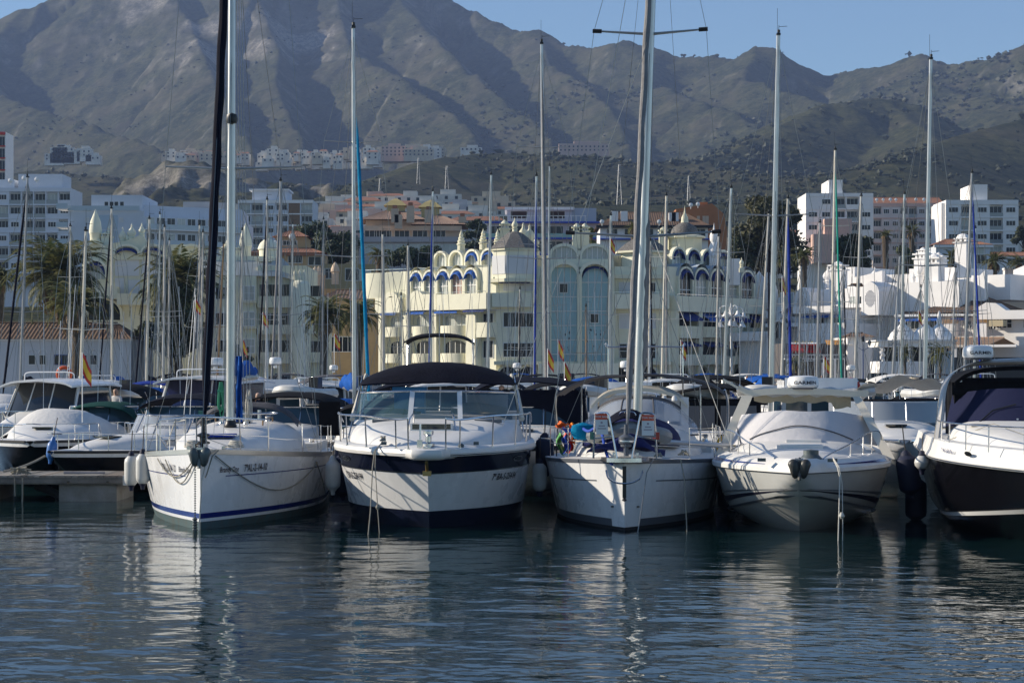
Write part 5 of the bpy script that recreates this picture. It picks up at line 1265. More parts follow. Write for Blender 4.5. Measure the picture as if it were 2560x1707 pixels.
# ------------------------------------------------------------------ front row, 5: black and white sports cruiser, cut by the frame
def boat5():
 Yb = 32.6; Xb = PX(2690, Yb); RZ = R(-8)
 t = thing('motor_yacht', 'black hulled sports cruiser with navy windscreen cover and curved arch at the right edge', 'motor yacht', None, RZ, 'boats of the front row'); t.location = (Xb, Yb, 0)
 h = Hull(12, 4.0, 1.34, 1.44, 1.40, pb=2.2, tm=.46, tr=.92, vee=True, zch=(.85, .10), chr_=.80, keel=-.5, kt=.34, kp=2.0, q=.8, bow0=.05)
 h.hullmesh(None, 50, 14, zt=lambda q: h.zsh(q)-.02).build('hull', BLACKH, t)
 h.band(lambda q: .20+.55*max(0, 1-q/.62)**1.5-.02, lambda q: .20+.55*max(0, 1-q/.62)**1.5+.05, .0, .60, 34, 1, .012).build('boot_stripe', PLASTW, t)
 def gm(sd):
  rows = []
  for i in range(41):
   q = (i/40)**1.6; b = max(.0, h.bs(q)); z = h.zsh(q); y = h.pt(q, z).y
   rows.append([Vector((sd*(b+.05), y-.04, z-.05)), Vector((sd*(b+.06), y-.04, z+.0)), Vector((sd*(b+.00), y+.0, z+.10)), Vector((sd*max(0, b-.06), y+.03, z+.30)), Vector((sd*max(0, b-.16*min(1, b)), y+.1, z+.33)), Vector((sd*max(0, b-.3*min(1, b)), y+.15, z+.29))])
  return rows
 g_ = MB(); g_.loft(gm(1)); g_.loft([r_[::-1] for r_ in gm(-1)]); g_.build('gunwale', DECK, t)
 MB().loft([[p+Vector((-.065, -.05, -.04)) for p in h.rail_line(.01, 1, 0, 0, -1, 40)], [p+Vector((-.065, -.05, -.015)) for p in h.rail_line(.01, 1, 0, 0, -1, 40)]]).build('rub_strip', STEEL, t)
 h.deck(.2, .26, .10, .02, 1).build('deck', DECK, t)
 text_on('registration_lettering', '7ª-MA-2-158-08', .105, lambda x, y: h.pt(.31-x/11., h.zsh(.31-x/11.)+.12+y*1.0, -1)+Vector((-.0, -.02-.02*y/.1, 0)), STRIPEB, t, 0, .8)
 MB().sheet(lambda u, v: h.pt(.20+.012*(2*u-1), h.zsh(.20)+.16+.045*(2*v-1)*math.sqrt(max(0, 1-(2*u-1)**2)), -1)+Vector((-.01, -.03, 0)), 8, 4).build('exhaust_fitting', STEEL, t)
 secs = [(1.0, .4, .3, 1.60, 1.66), (1.8, .95, .8, 1.60, 1.82), (3.0, 1.4, 1.2, 1.62, 1.98), (4.2, 1.62, 1.45, 1.64, 2.08), (5.2, 1.70, 1.58, 1.64, 2.12)]
 fd = house(secs, .52, 22).build('foredeck_cabin', DECK, t)
 MB().box(-.42, .42, 2.6, 3.2, 1.90, 2.0).build('deck_hatch', GLASS, fd); MB().lathe([(0, .02), (.22, .02), (.24, 0)], 16, (-1.0, 4.2, 2.02), 1.6, 1).build('oval_hatch', GLASS, fd)
 MB().box(-.5, .5, 2.5, 2.6, 1.88, 2.0).build('hatch_frame', DECK, fd)
 def cv(u, v):
  a = (u-.5)*2; x = a*(1.66-.22*v); y = 4.3+1.5*abs(a)**2.5+1.0*v
  return Vector((x, y, 2.02+.62*v+.06*(1-a*a)*v-.06*abs(a)**3+.006*math.sin(a*9)))
 ncm = mat('cover_navy_spotted', (.012, .015, .045), .8, bump=.25, bs=8)
 MB().sheet(cv, 30, 6, 0).build('windscreen_cover', ncm, t)
 wp = MB(); wp.tube([cv(.16, .02)+Vector((0, -.04, .02)), cv(.23, .35)+Vector((0, -.05, .03)), cv(.36, .52)+Vector((0, -.05, .03))], .016, 5); wp.build('wiper', PLASTB, t)
 sp = MB(); r2 = random.Random(5)
 for k in range(55):
  u = r2.gauss(.62, .07); v = min(.9, max(.08, .30+(u-.62)*1.2+r2.gauss(0, .14))); s_ = r2.uniform(.006, .020); c = cv(u, v)+Vector((0, -.012, .008))
  sp.add([c+Vector((s_*math.cos(a)*1.3, 0, s_*math.sin(a))) for a in (0, 1, 2.1, 3.1, 4.2, 5.2)], [(0, 1, 2, 3, 4, 5)])
 sp.build('bird_droppings', INKW, t, 0, None, 'stuff')
 # curved arch sweeping back
 ar = MB()
 for sd in (1, -1):
  pts = curve_pts([(sd*1.90, 4.9, 1.55), (sd*1.80, 5.3, 2.1), (sd*1.68, 5.7, 2.75), (sd*1.42, 6.0, 3.05), (sd*1.0, 6.1, 3.17), (sd*.5, 6.15, 3.20), (0, 6.15, 3.21)], 6)
  ar.loft([[p+Vector((sd*.0+.075*math.cos(a), .16*math.sin(a), .075*math.cos(a)*(.2+.8*i/len(pts)))) for a in [k*math.pi/4 for k in range(8)]] for i, p in enumerate(pts)], True, True, True)
 ar.build('radar_arch', mat('arch_beige_metal', (.50, .47, .42), .25, .5), t)
 MB().sheet(lambda u, v: Vector(((u*2-1)*1.45, 6.2+2.6*v, 3.02+.10*(1-(2*u-1)**2)-.2*abs(2*u-1)**6)), 16, 6, .08).build('bimini', CBLACK, t)
 cb = MB(); cb.box(-1.5, 1.5, 6.25, 6.35, 2.55, 2.80); cb.box(-1.45, -1.2, 6.3, 8.6, 1.6, 2.8); cb.box(1.2, 1.45, 6.3, 8.6, 1.6, 2.8); cb.tube([(-1.3, 6.3, 2.82), (1.3, 6.3, 2.82)], .07, 8); cb.build('cockpit_enclosure', CBLACK, t)
 st = MB(); st.box(-.9, -.2, 6.9, 7.4, 1.7, 2.52); st.box(.2, .9, 6.9, 7.4, 1.7, 2.52); st.build('helm_seat', CWHITE, t)
 MB().box(-1.6, 1.6, 5.6, 11, 1.3, 1.66).build('cockpit_floor', DECK, t)
 rl = MB()
 for sd in (1, -1):
  base = [(.25, .1), (.75, .6), (1.25, 1.5), (1.55, 2.5), (1.75, 3.6), (1.82, 4.6)]
  top = [Vector((sd*x, y, 2.05-.0*i+.02)) for i, (x, y) in enumerate(base)]; top.append(Vector((sd*1.86, 5.2, 2.08)))
  rl.tube(curve_pts(top, 5), .016, 6)
  for i, (x, y) in enumerate(base): rl.tube([(sd*x, y+.05, 1.62), top[i]], .013, 5)
 rl.build('bow_rail', STEEL, t)
 cl = MB(); cl.tube([(-1.75, 4.7, 1.7), (-1.0, 3.2, 2.07), (-.2, 1.4, 1.75)], .008, 4); cl.build('deck_line', ROPE, t)
 return t
B5 = boat5()
p = loc_of(B5, (-1.02, 6.1, 3.24)); radome('white radar dome on the curved silver arch at the right edge', tuple(p), .30, 'GARMIN', 'radar domes')
# ------------------------------------------------------------------ wooden pontoon at the left
WOODG = mat('pontoon_planks', (.20, .175, .15), .85, var=.35, vs=2.5, bump=.4, bs=40)
WOODB = mat('pontoon_beam', (.15, .14, .12), .85, var=.35, vs=2.5, bump=.4, bs=40)
CONC = mat('concrete_float', (.22, .22, .21), .85, var=.3, vs=3, bump=.2, bs=30, dirt=.25)
def pontoon():
 Y0, Y1 = 46.2, 48.4; x0, x1 = PX(-190, Y0), PX(308, Y0)
 t = thing('pontoon', 'grey wooden plank pontoon on a concrete float at the left edge', 'pontoon', ((x0+x1)/2, Y0, .45))
 r2 = random.Random(2); n = int((x1-x0)/.145)
 me = {}
 for k in range(4):
  b = MB(); b.box(-.066, .066, 0, Y1-Y0, -.035, .0); me[k] = b.mesh('plank', mat('pontoon_plank_%s' % ('light', 'grey', 'brown', 'dark')[k], ((.34, .31, .27), (.26, .24, .21), (.22, .18, .14), (.16, .145, .125))[k], .85, var=.3, vs=5, bump=.3, bs=40), 0)
 for i in range(n): inst('plank', me[r2.choice([0, 0, 1, 1, 1, 2, 3])], t, (x0+.07+i*(x1-x0)/n, Y0+r2.uniform(-.012, .012), .60+r2.uniform(-.004, .004)))
 MB().box(x0, x1, Y0-.05, Y0+.02, .40, .56).build('edge_beam', WOODB, t); MB().box(x0, x1, Y0-.08, Y0-.05, .43, .50).build('fender_strip', WOODG, t)
 MB().box(x0, x1, Y1-.02, Y1+.05, .40, .56).build('edge_beam', WOODB, t)
 MB().box(x1, x1+.10, Y0-.06, Y1, .38, .60).build('end_plate', FENDW, t)
 bx = MB()
 for px in (172, 270): X = PX(px, Y0); bx.lathe([(0, 0), (.035, 0), (.035, .03), (0, .03)], 8, (X, Y0-.09, .45))
 bx.build('bolt', PLASTB, t)
 for a, b in ((148, 292), (-170, -20)): MB().box(PX(a, Y0+.1), PX(b, Y0+.1), Y0+.08, Y1-.08, -.4, .385).build('float', CONC, t)
 rf = MB(); rf.tube([P(160, 1183, 47.0)+Vector((0, 0, 0)), P(262, 1184, 47.0)], .055, 8); rf.build('pipe_fender', mat('pipe_grey', (.22, .21, .22), .6, var=.3), t)
 c = MB(); X, z = PX(48, 46.4), .6
 for k in range(14): a = k*.9; c.tube([(X+.25*math.cos(a), 46.5+.1*math.sin(a), z+.03+.012*k), (X+.05*math.sin(a*2), 46.5, z+.16), (X-.2*math.cos(a*1.3), 46.5, z+.03)], .022, 5)
 c.build('mooring_line_heap', ROPE, t)
 rp = MB(); rp.tube(sag(P(10, 1178, 46.6), P(112, 1140, 49), .05), .03, 5); rp.tube([P(56, 1195, 46.1), P(56, 1235, 46.1), P(54, 1290, 46.1)], .02, 5); rp.tube([P(36, 1195, 46.1), P(37, 1240, 46.1)], .015, 5)
 rp.build('mooring_line', ROPE, t)
 MB().tube(curve_pts([P(90, 1213, 46.8), P(115, 1222, 46.8), P(140, 1234, 46.8), P(150, 1245, 46.8)], 4), .10, 8).build('tyre_fender', RUBBER, t)
pontoon()
def walkway(px0, px1, Y, label, z=.5, w_=1.6):
 x0, x1 = PX(px0, Y), PX(px1, Y)
 t = thing('pontoon', label, 'pontoon', ((x0+x1)/2, Y, 0), 0, 'long pontoons between the boat rows')
 MB().box(x0, x1, Y, Y+w_, z-.05, z).build('deck', WOODG, t); MB().box(x0, x1, Y-.04, Y-.002, z-.2, z-.02).build('edge_beam', WOODB, t)
 n = int((x1-x0)/6)
 for i in range(n): MB().box(x0+i*6+1, x0+i*6+4, Y+.1, Y+w_-.1, -.3, z-.21).build('float', CONC, t)
walkway(312, 2700, 49.6, 'wooden pontoon behind the front row of boats, seen in the gaps between hulls')
walkway(-300, 2900, 78.0, 'long pontoon hidden among the middle rows of masts')
# ------------------------------------------------------------------ boats just behind the front row
motor_boat('black hulled motorboat under a white cover behind the pontoon at far left', PX(75, 50.5), 50.5, R(4), 7.5, 3.0, 'covered', 1.25, BLACKH, band=GEL)
motor_boat('small white cuddy boat with black hull behind the pontoon, beside two fenders', PX(128, 48.9), 48.9, R(-38), 6.6, 2.5, 'bow', 1.06, BLACKH, canvas=None, band=GEL, glass=VINYL)
o_ = MB().tube([(0, 0, 0), (.0, 0, .03)], .1).v
fender('blue fender hung at the bow of the small black hulled cuddy boat', (PX(126, 49.2), 49.2, PZ(1150, 49.2)), .13, .50, body=FENDB, cap=FENDB, group='boat fenders hung between the hulls', tilt=R(8))
motor_boat('white express cruiser with long navy bimini behind the small cuddy boat', PX(350, 53.5), 53.5, R(-8), 7.8, 2.9, 'express', 1.2, GEL, canvas=CNAVY, bz=2.22)
motor_boat('white hardtop cruiser with dark windscreen and radar left of the navy rolled sail', PX(400, 60), 60, R(-10), 9.5, 3.3, 'hardtop', 1.5, GEL, radar=True, glass=mat('windscreen_navy_tint', (.008, .012, .05), .1, spec=.8))
motor_boat('white cabin boat with dark side windows cut by the left edge', PX(-25, 60), 60, R(-18), 7.5, 3.0, 'hardtop', 1.4, GEL)
motor_boat('open motorboat with dark green bimini behind the white covered boat', PX(165, 56.5), 56.5, R(-5), 6.5, 2.5, 'express', 1.15, GEL, canvas=CGREEN, bz=1.95)
motor_boat('white cruiser with sagging black bimini below the orange life buoy', PX(170, 63.5), 63.5, R(-6), 8, 3.1, 'express', 1.35, GEL, canvas=CBLACK, bz=2.45)
motor_boat('white runabout with black bimini carrying a seated person behind the navy-sail sloop', PX(640, 52.5), 52.5, R(-6), 7.4, 3.3, 'express', 1.2, GEL, canvas=CBLACK, bz=2.28, rails=False)
motor_boat('white flybridge fishing boat with radar behind the navy-sail sloop', PX(640, 66), 66, 0, 9, 3.2, 'fly', 1.4, GEL, radar=True)
b_ = motor_boat('cruiser enclosed in navy canvas squeezed between the bimini yacht and the grey sloop', PX(1296, 46.5), 46.5, R(-3), 9, 3.3, 'express', 1.3, GEL, canvas=CNAVY, bz=2.72, band=NAVY)
def enclosure(b, W_, L, y0, y1, z0, z1, m, win=None):
 def fn(u, v):
  a = (u-.5)*2; return Vector((math.copysign(min(1, abs(a)*1.7), a)*W_/2*(1-.05*v), y0+(max(0, abs(a)-.59)/.41)*(y1-y0), z0+(z1-z0)*v))
 MB().sheet(fn, 24, 4, 0).build('canvas_enclosure', m, b)
 if win:
  for a, c in ((.24, .48), (.52, .76)): MB().sheet(lambda u, v: fn(a+(c-a)*u, .15+.7*v)+Vector((0, -.02, 0)), 6, 2).build('enclosure_window', win, b)
enclosure(b_, 3.1, 9, 4.3, 7.4, 1.35, 2.55, CNAVY)
b_ = motor_boat('dark cruiser enclosed in black canvas with grey windows between the grey sloop and the cream cruiser', PX(1845, 48.5), 48.5, R(2), 8, 2.9, 'express', 1.1, NAVY, canvas=CBLACK, bz=2.55)
b_['label'] = 'dark cruiser enclosed in black canvas with grey windows, left of the cream cruiser'
enclosure(b_, 2.4, 8, 3.6, 6, 1.1, 2.3, CBLACK, mat('vinyl_smoked', (.10, .10, .11), .3))
motor_boat('white trawler with blue wheelhouse windows behind the cream cruiser', PX(2085, 50.5), 50.5, R(-3), 8.5, 2.7, 'fly', 1.5, GEL)
b_ = motor_boat('white cruiser with long clear vinyl screen between the cream cruiser and the black cruiser', PX(2262, 45.5), 45.5, R(-6), 9, 3.2, 'express', 1.45, GEL, rails=False)
b_['label'] = 'white cruiser with long clear vinyl screen left of the black hulled cruiser'
MB().sheet(lambda u, v: Vector((-1.5+3.0*u, 3.2+.9*(2*u-1)**2+.1*v, 1.75+.55*v)), 16, 3).build('vinyl_screen', VINYL, b_)
MB().tube([Vector((-1.5+3.0*i/16, 3.2+.9*(i/8-1)**2+.1, 2.31)) for i in range(17)], .03, 5).build('screen_rail', CBLACK, b_)
motor_boat('low white motorboat with navy windscreen cover below the slim masts, right of the trawler', PX(2420, 58), 58, R(-4), 8, 3.0, 'express', 1.4, GEL, glass=CNAVY)
motor_boat('white motorboat with small black bimini behind the grey sloop mast', PX(1840, 60), 60, R(2), 7.5, 2.9, 'express', 1.3, GEL, canvas=CBLACK, bz=2.75)
motor_boat('white sundeck boat with wide black bimini left of the grey hooped bimini', PX(1425, 62), 62, 0, 8, 3.3, 'express', 1.35, GEL, canvas=CBLACK, bz=2.55)
motor_boat('white boat with navy canvas dome left of the large dark bimini', PX(995, 58), 58, R(-4), 8, 3.2, 'express', 1.4, GEL, canvas=CNAVY, bz=2.55)
motor_boat('white hardtop motorboat with roof rail seen through the windscreen of the bimini yacht', PX(1140, 56), 56, R(3), 8.5, 3.2, 'hardtop', 1.3, GEL)
motor_boat('tall white tower boat with black canopy and radar above the large dark bimini', PX(1085, 84), 84, R(0), 10, 3.4, 'fly', 1.5, GEL, canvas=CBLACK, bz=4.6)
motor_boat('blue hooded cruiser between the teal rolled sail and the large bimini', PX(905, 50.5), 50.5, R(-2), 7.5, 2.8, 'express', 1.2, NAVY, canvas=CBLACK, bz=2.05)
motor_boat('grey inflatable hulled boat behind the rails of the navy-sail sloop', PX(770, 57), 57, R(-8), 7, 2.7, 'express', 1.2, GEL, canvas=None)
motor_boat('white cabin boat just left of the leaning navy rolled sail', PX(520, 70), 70, R(-5), 8.5, 3.1, 'hardtop', 1.4, GEL, top=CROYAL)
# ------------------------------------------------------------------ the forest of masts: every mast is a boat
# (px_top, py_top, px_base, Y_mast, r, options, label)
W_, A_, G_ = MASTW, ALU, MASTG
MASTS = [
(69, 443, 49, 105, .085, dict(genoa=CNAVY, gr=.09, cover=CNAVY), 'sloop with tall white mast and navy rolled sail in front of the left palm'),
(176, 565, 172, 125, .07, dict(cover=CNAVY), 'sloop whose slim mast crosses the thick crown of the left palm'),
(215, 577, 199, 80, .085, dict(cover=CBLUE), 'ketch with pale mast right of the left palm trunk'),
(279, 521, 280, 110, .080, dict(genoa=CNAVY, cover=CBLUE), 'sloop with dark rolled sail over the right end of the low tiled roof'),
(374, 547, 365, 110, .085, dict(genoa=CNAVY, cover=CNAVY), 'sloop whose mast touches the left fronds of the second palm'),
(400, 535, 393, 128, .07, dict(), 'sloop with thin mast just left of the second palm crown'),
(412, 567, 407, 115, .085, dict(cover=CNAVY), 'sloop with thick pale mast through the middle of the second palm'),
(424, 600, 421, 134, .07, dict(), 'sloop with mast hard right of the second palm trunk'),
(499, 562, 497, 130, .07, dict(cover=CBLUE), 'sloop with plain mast left of the big navy rolled headsail'),
(508, 580, 500, 118, .07, dict(genoa=CGREYL), 'sloop with slim mast hidden close to the navy rolled headsail'),
(559, 609, 540, 100, .075, dict(mm=MASTWOOD, cover=CROYAL), 'old sloop with varnished wooden mast left of the cream flats'),
(606, 575, 602, 120, .075, dict(cover=CNAVY), 'sloop whose thin mast stands before the cream turret window column'),
(668, 499, 665, 112, .080, dict(genoa=CNAVY, cover=CNAVY), 'sloop with dark rolled sail before the blue flats and cream balconies'),
(702, 452, 699, 96, .095, dict(genoa=CGREYL, gr=.08, cover=CNAVY), 'sloop with tall pale mast and leaning grey rolled sail beside it'),
(732, 560, 727, 135, .06, dict(), 'small sloop with thin mast right of the leaning grey rolled sail'),
(809, 548, 805, 138, .06, dict(), 'small sloop with thin mast over the palm trunk left of the teal sail'),
(883, 70, 886, 62, .075, dict(mm=A_, genoa=CTEAL, gr=.08, gtop=.8, cover=CBLUE, spr=((.42, 1.2), (.71, .9)), B=3.4, L=10.5, rz=R(11), hl=1.5), 'sloop with tall mast, teal rolled headsail and royal blue boom cover'),
(957, 585, 959, 112, .095, dict(cover=CNAVY), 'sloop with bare white mast at the left corner of the arched building'),
(1003, 737, 1003, 120, .06, dict(), 'small boat with the shortest mast below the left arcade balconies'),
(1020, 613, 1023, 110, .085, dict(), 'sloop with white mast in front of the two left round balconies'),
(1082, 478, 1077, 118, .075, dict(genoa=CROYAL), 'sloop with grey mast in front of the blue arched awnings'),
(1228, 437, 1217, 108, .085, dict(mm=A_), 'sloop with tall bare mast rising at the turret of the arched building'),
(1300, 722, 1297, 130, .07, dict(genoa=CNAVY), 'small sloop with dark rolled sail before the front windows of the arched building'),
(1341, 440, 1334, 96, .075, dict(genoa=CROYAL, mm=A_), 'sloop with blue rolled sail left of the tallest middle mast'),
(1354, 110, 1362, 74, .080, dict(genoa=CGREYL, gr=.085, cover=CBLUE, spr=((.42, 1.3), (.72, .95)), L=10.5), 'sloop with the tallest middle mast, left of the glazed arches'),
(1374, 415, 1369, 118, .07, dict(mm=A_), 'sloop with thin mast hard right of the tallest middle mast'),
(1465, 766, 1466, 118, .06, dict(mm=MASTWOOD), 'small sloop with brown mast before the right glazed arch'),
(1527, 538, 1522, 100, .075, dict(mm=A_, cover=CNAVY), 'sloop with mast and red yellow flag right of the glazed arches'),
(1626, 602, 1622, 120, .08, dict(genoa=CNAVY), 'sloop with dark rolled sail just right of the grey rolled sail'),
(1666, 489, 1654, 104, .085, dict(genoa=CGREYL), 'sloop with pale rolled sail and mast left of the blue awnings'),
(1797, 590, 1790, 114, .075, dict(), 'sloop with white mast before the right end of the arched building'),
(1828, 470, 1808, 98, .085, dict(mm=A_, cover=CBLACK), 'sloop with long grey mast crossing the bell shaped street lamps'),
(1922, 533, 1897, 92, .07, dict(genoa=CNAVY, gr=.07), 'sloop with slanting mast and navy rolled sail left of the big leaning mast'),
(1946, 88, 1926, 66, .105, dict(cover=CBLUE, spr=((.53, 1.3),), L=10.5, lean_extra=0), 'sloop with big cream mast reaching the sky above the dark tree'),
(1970, 496, 1952, 94, .085, dict(genoa=CROYAL, gr=.10), 'sloop with royal blue rolled sail and flag right of the big cream mast'),
(2003, 665, 1997, 125, .07, dict(mm=G_), 'small sloop with grey mast before the white villas'),
(2050, 556, 2042, 110, .085, dict(mm=G_), 'sloop with brown grey mast in front of the red restaurant awning'),
(2088, 375, 2077, 98, .085, dict(genoa=mat('canvas_sea_green', (.03, .30, .22), .8)), 'sloop with tall white mast and sea green rolled sail'),
(2110, 673, 2093, 122, .065, dict(mm=G_, genoa=CNAVY), 'small sloop with thin dark mast right of the sea green rolled sail'),
(2153, 490, 2135, 106, .085, dict(), 'sloop with white mast before the rooftop chimneys of the villas'),
(2250, 640, 2228, 112, .08, dict(), 'sloop with strongly slanting pale mast before the domed kiosk'),
(2261, 485, 2251, 104, .075, dict(mm=A_), 'sloop with straight mast just right of the slanting pale mast'),
(2302, 717, 2299, 128, .06, dict(cover=CCREAM), 'small sloop with cream boom cover before the domed kiosk'),
(2327, 148, 2311, 72, .090, dict(cover=CNAVY, spr=((.42, 1.2),), L=10), 'sloop with tall white mast against the sky at right'),
(2389, 668, 2377, 122, .07, dict(), 'small sloop with thin mast below the brown hipped roof'),
(2430, 432, 2409, 100, .085, dict(genoa=CROYAL), 'sloop with white mast and blue rolled sail near the right edge'),
(2438, 570, 2436, 118, .08, dict(mm=A_), 'sloop with shorter mast doubling the one near the right edge'),
]
r5 = random.Random(11)
for i, (pt_, yt_, pb_, Ym, r_, opt, lab) in enumerate(MASTS):
 opt = dict(opt); opt.pop('lean_extra', None); L_ = opt.pop('L', 8.6+r5.random()*1.8); rz_ = opt.pop('rz', 0); zt = PZ(yt_, Ym)
 H_ = zt-1.41; xb = PX(pb_, Ym); xt = PX(pt_, Ym)
 if 'spr' not in opt: opt['spr'] = ((.44+.08*r5.random(), .75+.35*r5.random()),) if H_ < 10.5 else ((.40, 1.05), (.70, .8))
 if r5.random() < .35: opt['bimini'] = r5.choice([CNAVY, CBLACK, CBLUE, CWHITE, CGREY])
 if r5.random() < .45: opt['dodger'] = r5.choice([CNAVY, CBLUE, CGREY, CBLACK])
 mc, ms = math.cos(rz_), math.sin(rz_); ym_ = L_*.40
 mk_ = opt.pop('mm', None) or r5.choice([MASTW, MASTW, ALU, MASTG, GELB]); s_ = sail_boat(lab, xb+ym_*ms, Ym-ym_*mc, rz_, L_, opt.pop('B', 2.9+.3*r5.random()), H_, 0, r5.choice([GEL, GEL, GEL, GELB, NAVY]), r=r_, mm=mk_, lean=((xt-xb)/H_, 0), wr=max(.009, Ym*.00015), **opt)
# motor boats that fill the berths between them
FILL = [(-60, 84, 'covered', CWHITE, 'boat under a white cover at the left edge of the middle row'),
(215, 92, 'hardtop', None, 'small white pilothouse boat below the low tiled roof'),
(330, 84, 'express', CROYAL, 'small motorboat with royal blue bimini right of the orange life buoy'),
(565, 88, 'express', CWHITE, 'small motorboat with white bimini right of the navy rolled sail'),
(770, 74, 'hardtop', None, 'white hardtop boat with flat solar roof left of the royal blue boom cover'),
(830, 96, 'fly', None, 'flybridge boat in the middle row right of the cream flats'),
(1230, 78, 'express', CNAVY, 'motorboat with navy bimini right of the large dark bimini'),
(1290, 96, 'fly', None, 'white flybridge boat below the glazed arches at their left'),
(1480, 84, 'express', CBLUE, 'motorboat with bright blue bimini right of three flags'),
(1560, 70, 'fly', None, 'white flybridge boat behind the cream edged hard top'),
(1700, 80, 'hardtop', None, 'white hardtop boat right of the thick grey rolled sail'),
(1745, 94, 'express', CNAVY, 'motorboat with navy top left of the bell lamps'),
(1980, 82, 'express', CBLUE, 'small motorboat with sky blue canvas left of the brand-marked radar dome'),
(2010, 98, 'covered', CBLUE, 'boat under a blue cover right of the big cream mast'),
(2170, 76, 'express', CBLACK, 'motorboat with black bimini and flag near the restaurant terrace'),
(2190, 94, 'fly', None, 'white flybridge boat in front of the domed kiosk'),
(2340, 82, 'express', CWHITE, 'motorboat with white bimini under the tall mast at right'),
(2490, 90, 'hardtop', None, 'white hardtop boat behind the curved arch at the right edge'),
(1640, 60, 'covered', CNAVY, 'boat under a navy cover behind the grey hooped bimini')]
for px, Y, k, c, lab in FILL:
 motor_boat(lab.replace('brand-marked ', ''), PX(px, Y), Y, R(r5.uniform(-5, 5)), 7.2+r5.random()*1.6, 2.7+.4*r5.random(), k, 1.15+.25*r5.random(), r5.choice([GEL, GEL, NAVY]), canvas=c if k == 'express' else None, cover=c, bz=2.45+.3*r5.random(), radar=(k == 'fly'))
lifebuoy('orange life buoy with white bands on the stern rail before the low tiled building', P(160, 935, 72), .24)
lifebuoy('red and white life buoy on the trawler rail behind the radar dome', P(2127, 968, 56), .22, REDP)
# white dinghies, davits and stern gear between the rows
for px, Y, s_, lab in ((735, 60, 1, 'white tender hung on davits behind the navy-sail sloop'), (1455, 56, 1, 'white tender stowed left of the grey sloop bimini'), (1720, 53, 1, 'white tender right of the grey sloop bimini'), (255, 70, 1, 'white tender behind the green bimini boat'), (1905, 58, 1, 'white tender left of the cream cruiser arch'), (2350, 66, 1, 'white tender behind the low motorboat at right')):
 p = P(px, 985, Y); t = thing('tender', lab, 'dinghy', tuple(p), R(r5.uniform(-30, 30)), 'tenders between the boat rows')
 MB().tube(curve_pts([(p.x-.6, p.y+1.6, p.z), (p.x-.62, p.y+.3, p.z), (p.x-.3, p.y-.35, p.z+.1), (p.x+.3, p.y-.35, p.z+.1), (p.x+.62, p.y+.3, p.z), (p.x+.6, p.y+1.6, p.z)], 5), .17, 8).build('tube', FENDW, t)
 MB().box(p.x-.5, p.x+.5, p.y, p.y+1.5, p.z-.12, p.z-.02).build('floor', CGREY, t); MB().box(p.x-.15, p.x+.15, p.y+1.4, p.y+1.75, p.z-.2, p.z+.5).build('outboard', PLASTB, t)
# flags
for (px, py, Y, h_, lab) in [(206, 1055, 50, 1.75, 'flag on a tall thin staff over the small cuddy boat'), (488, 830, 96, 1.6, 'small flag high beside the second palm trunk'), (607, 915, 96, 1.3, 'flag right of the big mast with steaming light'),
 (657, 825, 100, .9, 'small flag before the cream flats balconies'), (836, 915, 92, 1.5, 'drooping flag left of the teal rolled sail'), (1369, 985, 70, 1.6, 'leftmost of three flags before the glazed arches'), (1395, 975, 74, 1.9, 'middle one of three flags before the glazed arches'),
 (1411, 985, 68, 1.1, 'low rightmost of three flags before the glazed arches'), (1526, 690, 99, 1.9, 'flag high on the rigging before the right glazed arch'), (1702, 955, 80, 1.7, 'flag right of the thick grey rolled sail'), (1955, 790, 90, 1.8, 'flag beside the royal blue rolled sail'),
 (2060, 960, 84, 1.2, 'flag below the red restaurant awning'), (2296, 800, 100, .5, 'tiny flag before the blue awning of the villas')]:
 p = P(px, py, Y); flag_es(lab.replace('flag', 'red and yellow flag', 1), tuple(p), h_, .42, .5, droop=r5.uniform(.7, 1.1))
# ------------------------------------------------------------------ building kit
STW = mat('render_white', (.82, .80, .78), .85, var=.05, vs=.5, dirt=.03, bump=.1, bs=4)
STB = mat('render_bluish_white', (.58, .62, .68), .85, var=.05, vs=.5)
STC = mat('render_cream', (.72, .69, .52), .85, var=.07, vs=.6, dirt=.04, bump=.1, bs=4)
STC2 = mat('render_pale_lemon', (.78, .76, .60), .85, var=.07, vs=.6, dirt=.04, bump=.1, bs=4)
STT = mat('render_tan', (.45, .32, .17), .85, var=.1, vs=.6)
STP = mat('render_pink', (.60, .40, .33), .85, var=.1, vs=.6)
STPE = mat('render_peach', (.58, .44, .32), .85, var=.1, vs=.6)
STO = mat('render_orange', (.42, .17, .07), .85, var=.15, vs=.5)
BRK = mat('brick_brown', (.22, .14, .08), .9, var=.2, vs=6)
GLR = mat('window_glass_reflective', (.018, .024, .03), .15, var=.5, vs=.35, spec=.35)
GLB = mat('glazing_pale_blue', (.30, .50, .56), .2, var=.12, vs=.7, spec=.6)
CURT = mat('glass_with_curtain', (.42, .45, .42), .2, var=.15, vs=4, spec=.7)
CURTP = mat('glass_with_pink_curtain', (.45, .28, .24), .25, var=.15, vs=4)
FRW = mat('window_frame_white', (.72, .72, .70), .5)
SHUT = mat('roller_shutter', (.62, .62, .62), .6)
AWB = mat('awning_blue', (.015, .10, .42), .8, var=.1)
AWN = mat('awning_navy', (.012, .03, .16), .8, var=.1)
SLB = mat('slab_edge_blue', (.03, .07, .42), .6)
TILE = mat('roof_tile_terracotta', (.30, .13, .075), .85, var=.45, vs=9, dirt=.2)
TILEO = mat('roof_tile_old', (.14, .08, .052), .9, var=.6, vs=6, dirt=.3)
QUAYM = mat('quay_concrete', (.30, .28, .25), .9, var=.25, vs=.8, dirt=.15)
_WC = {}
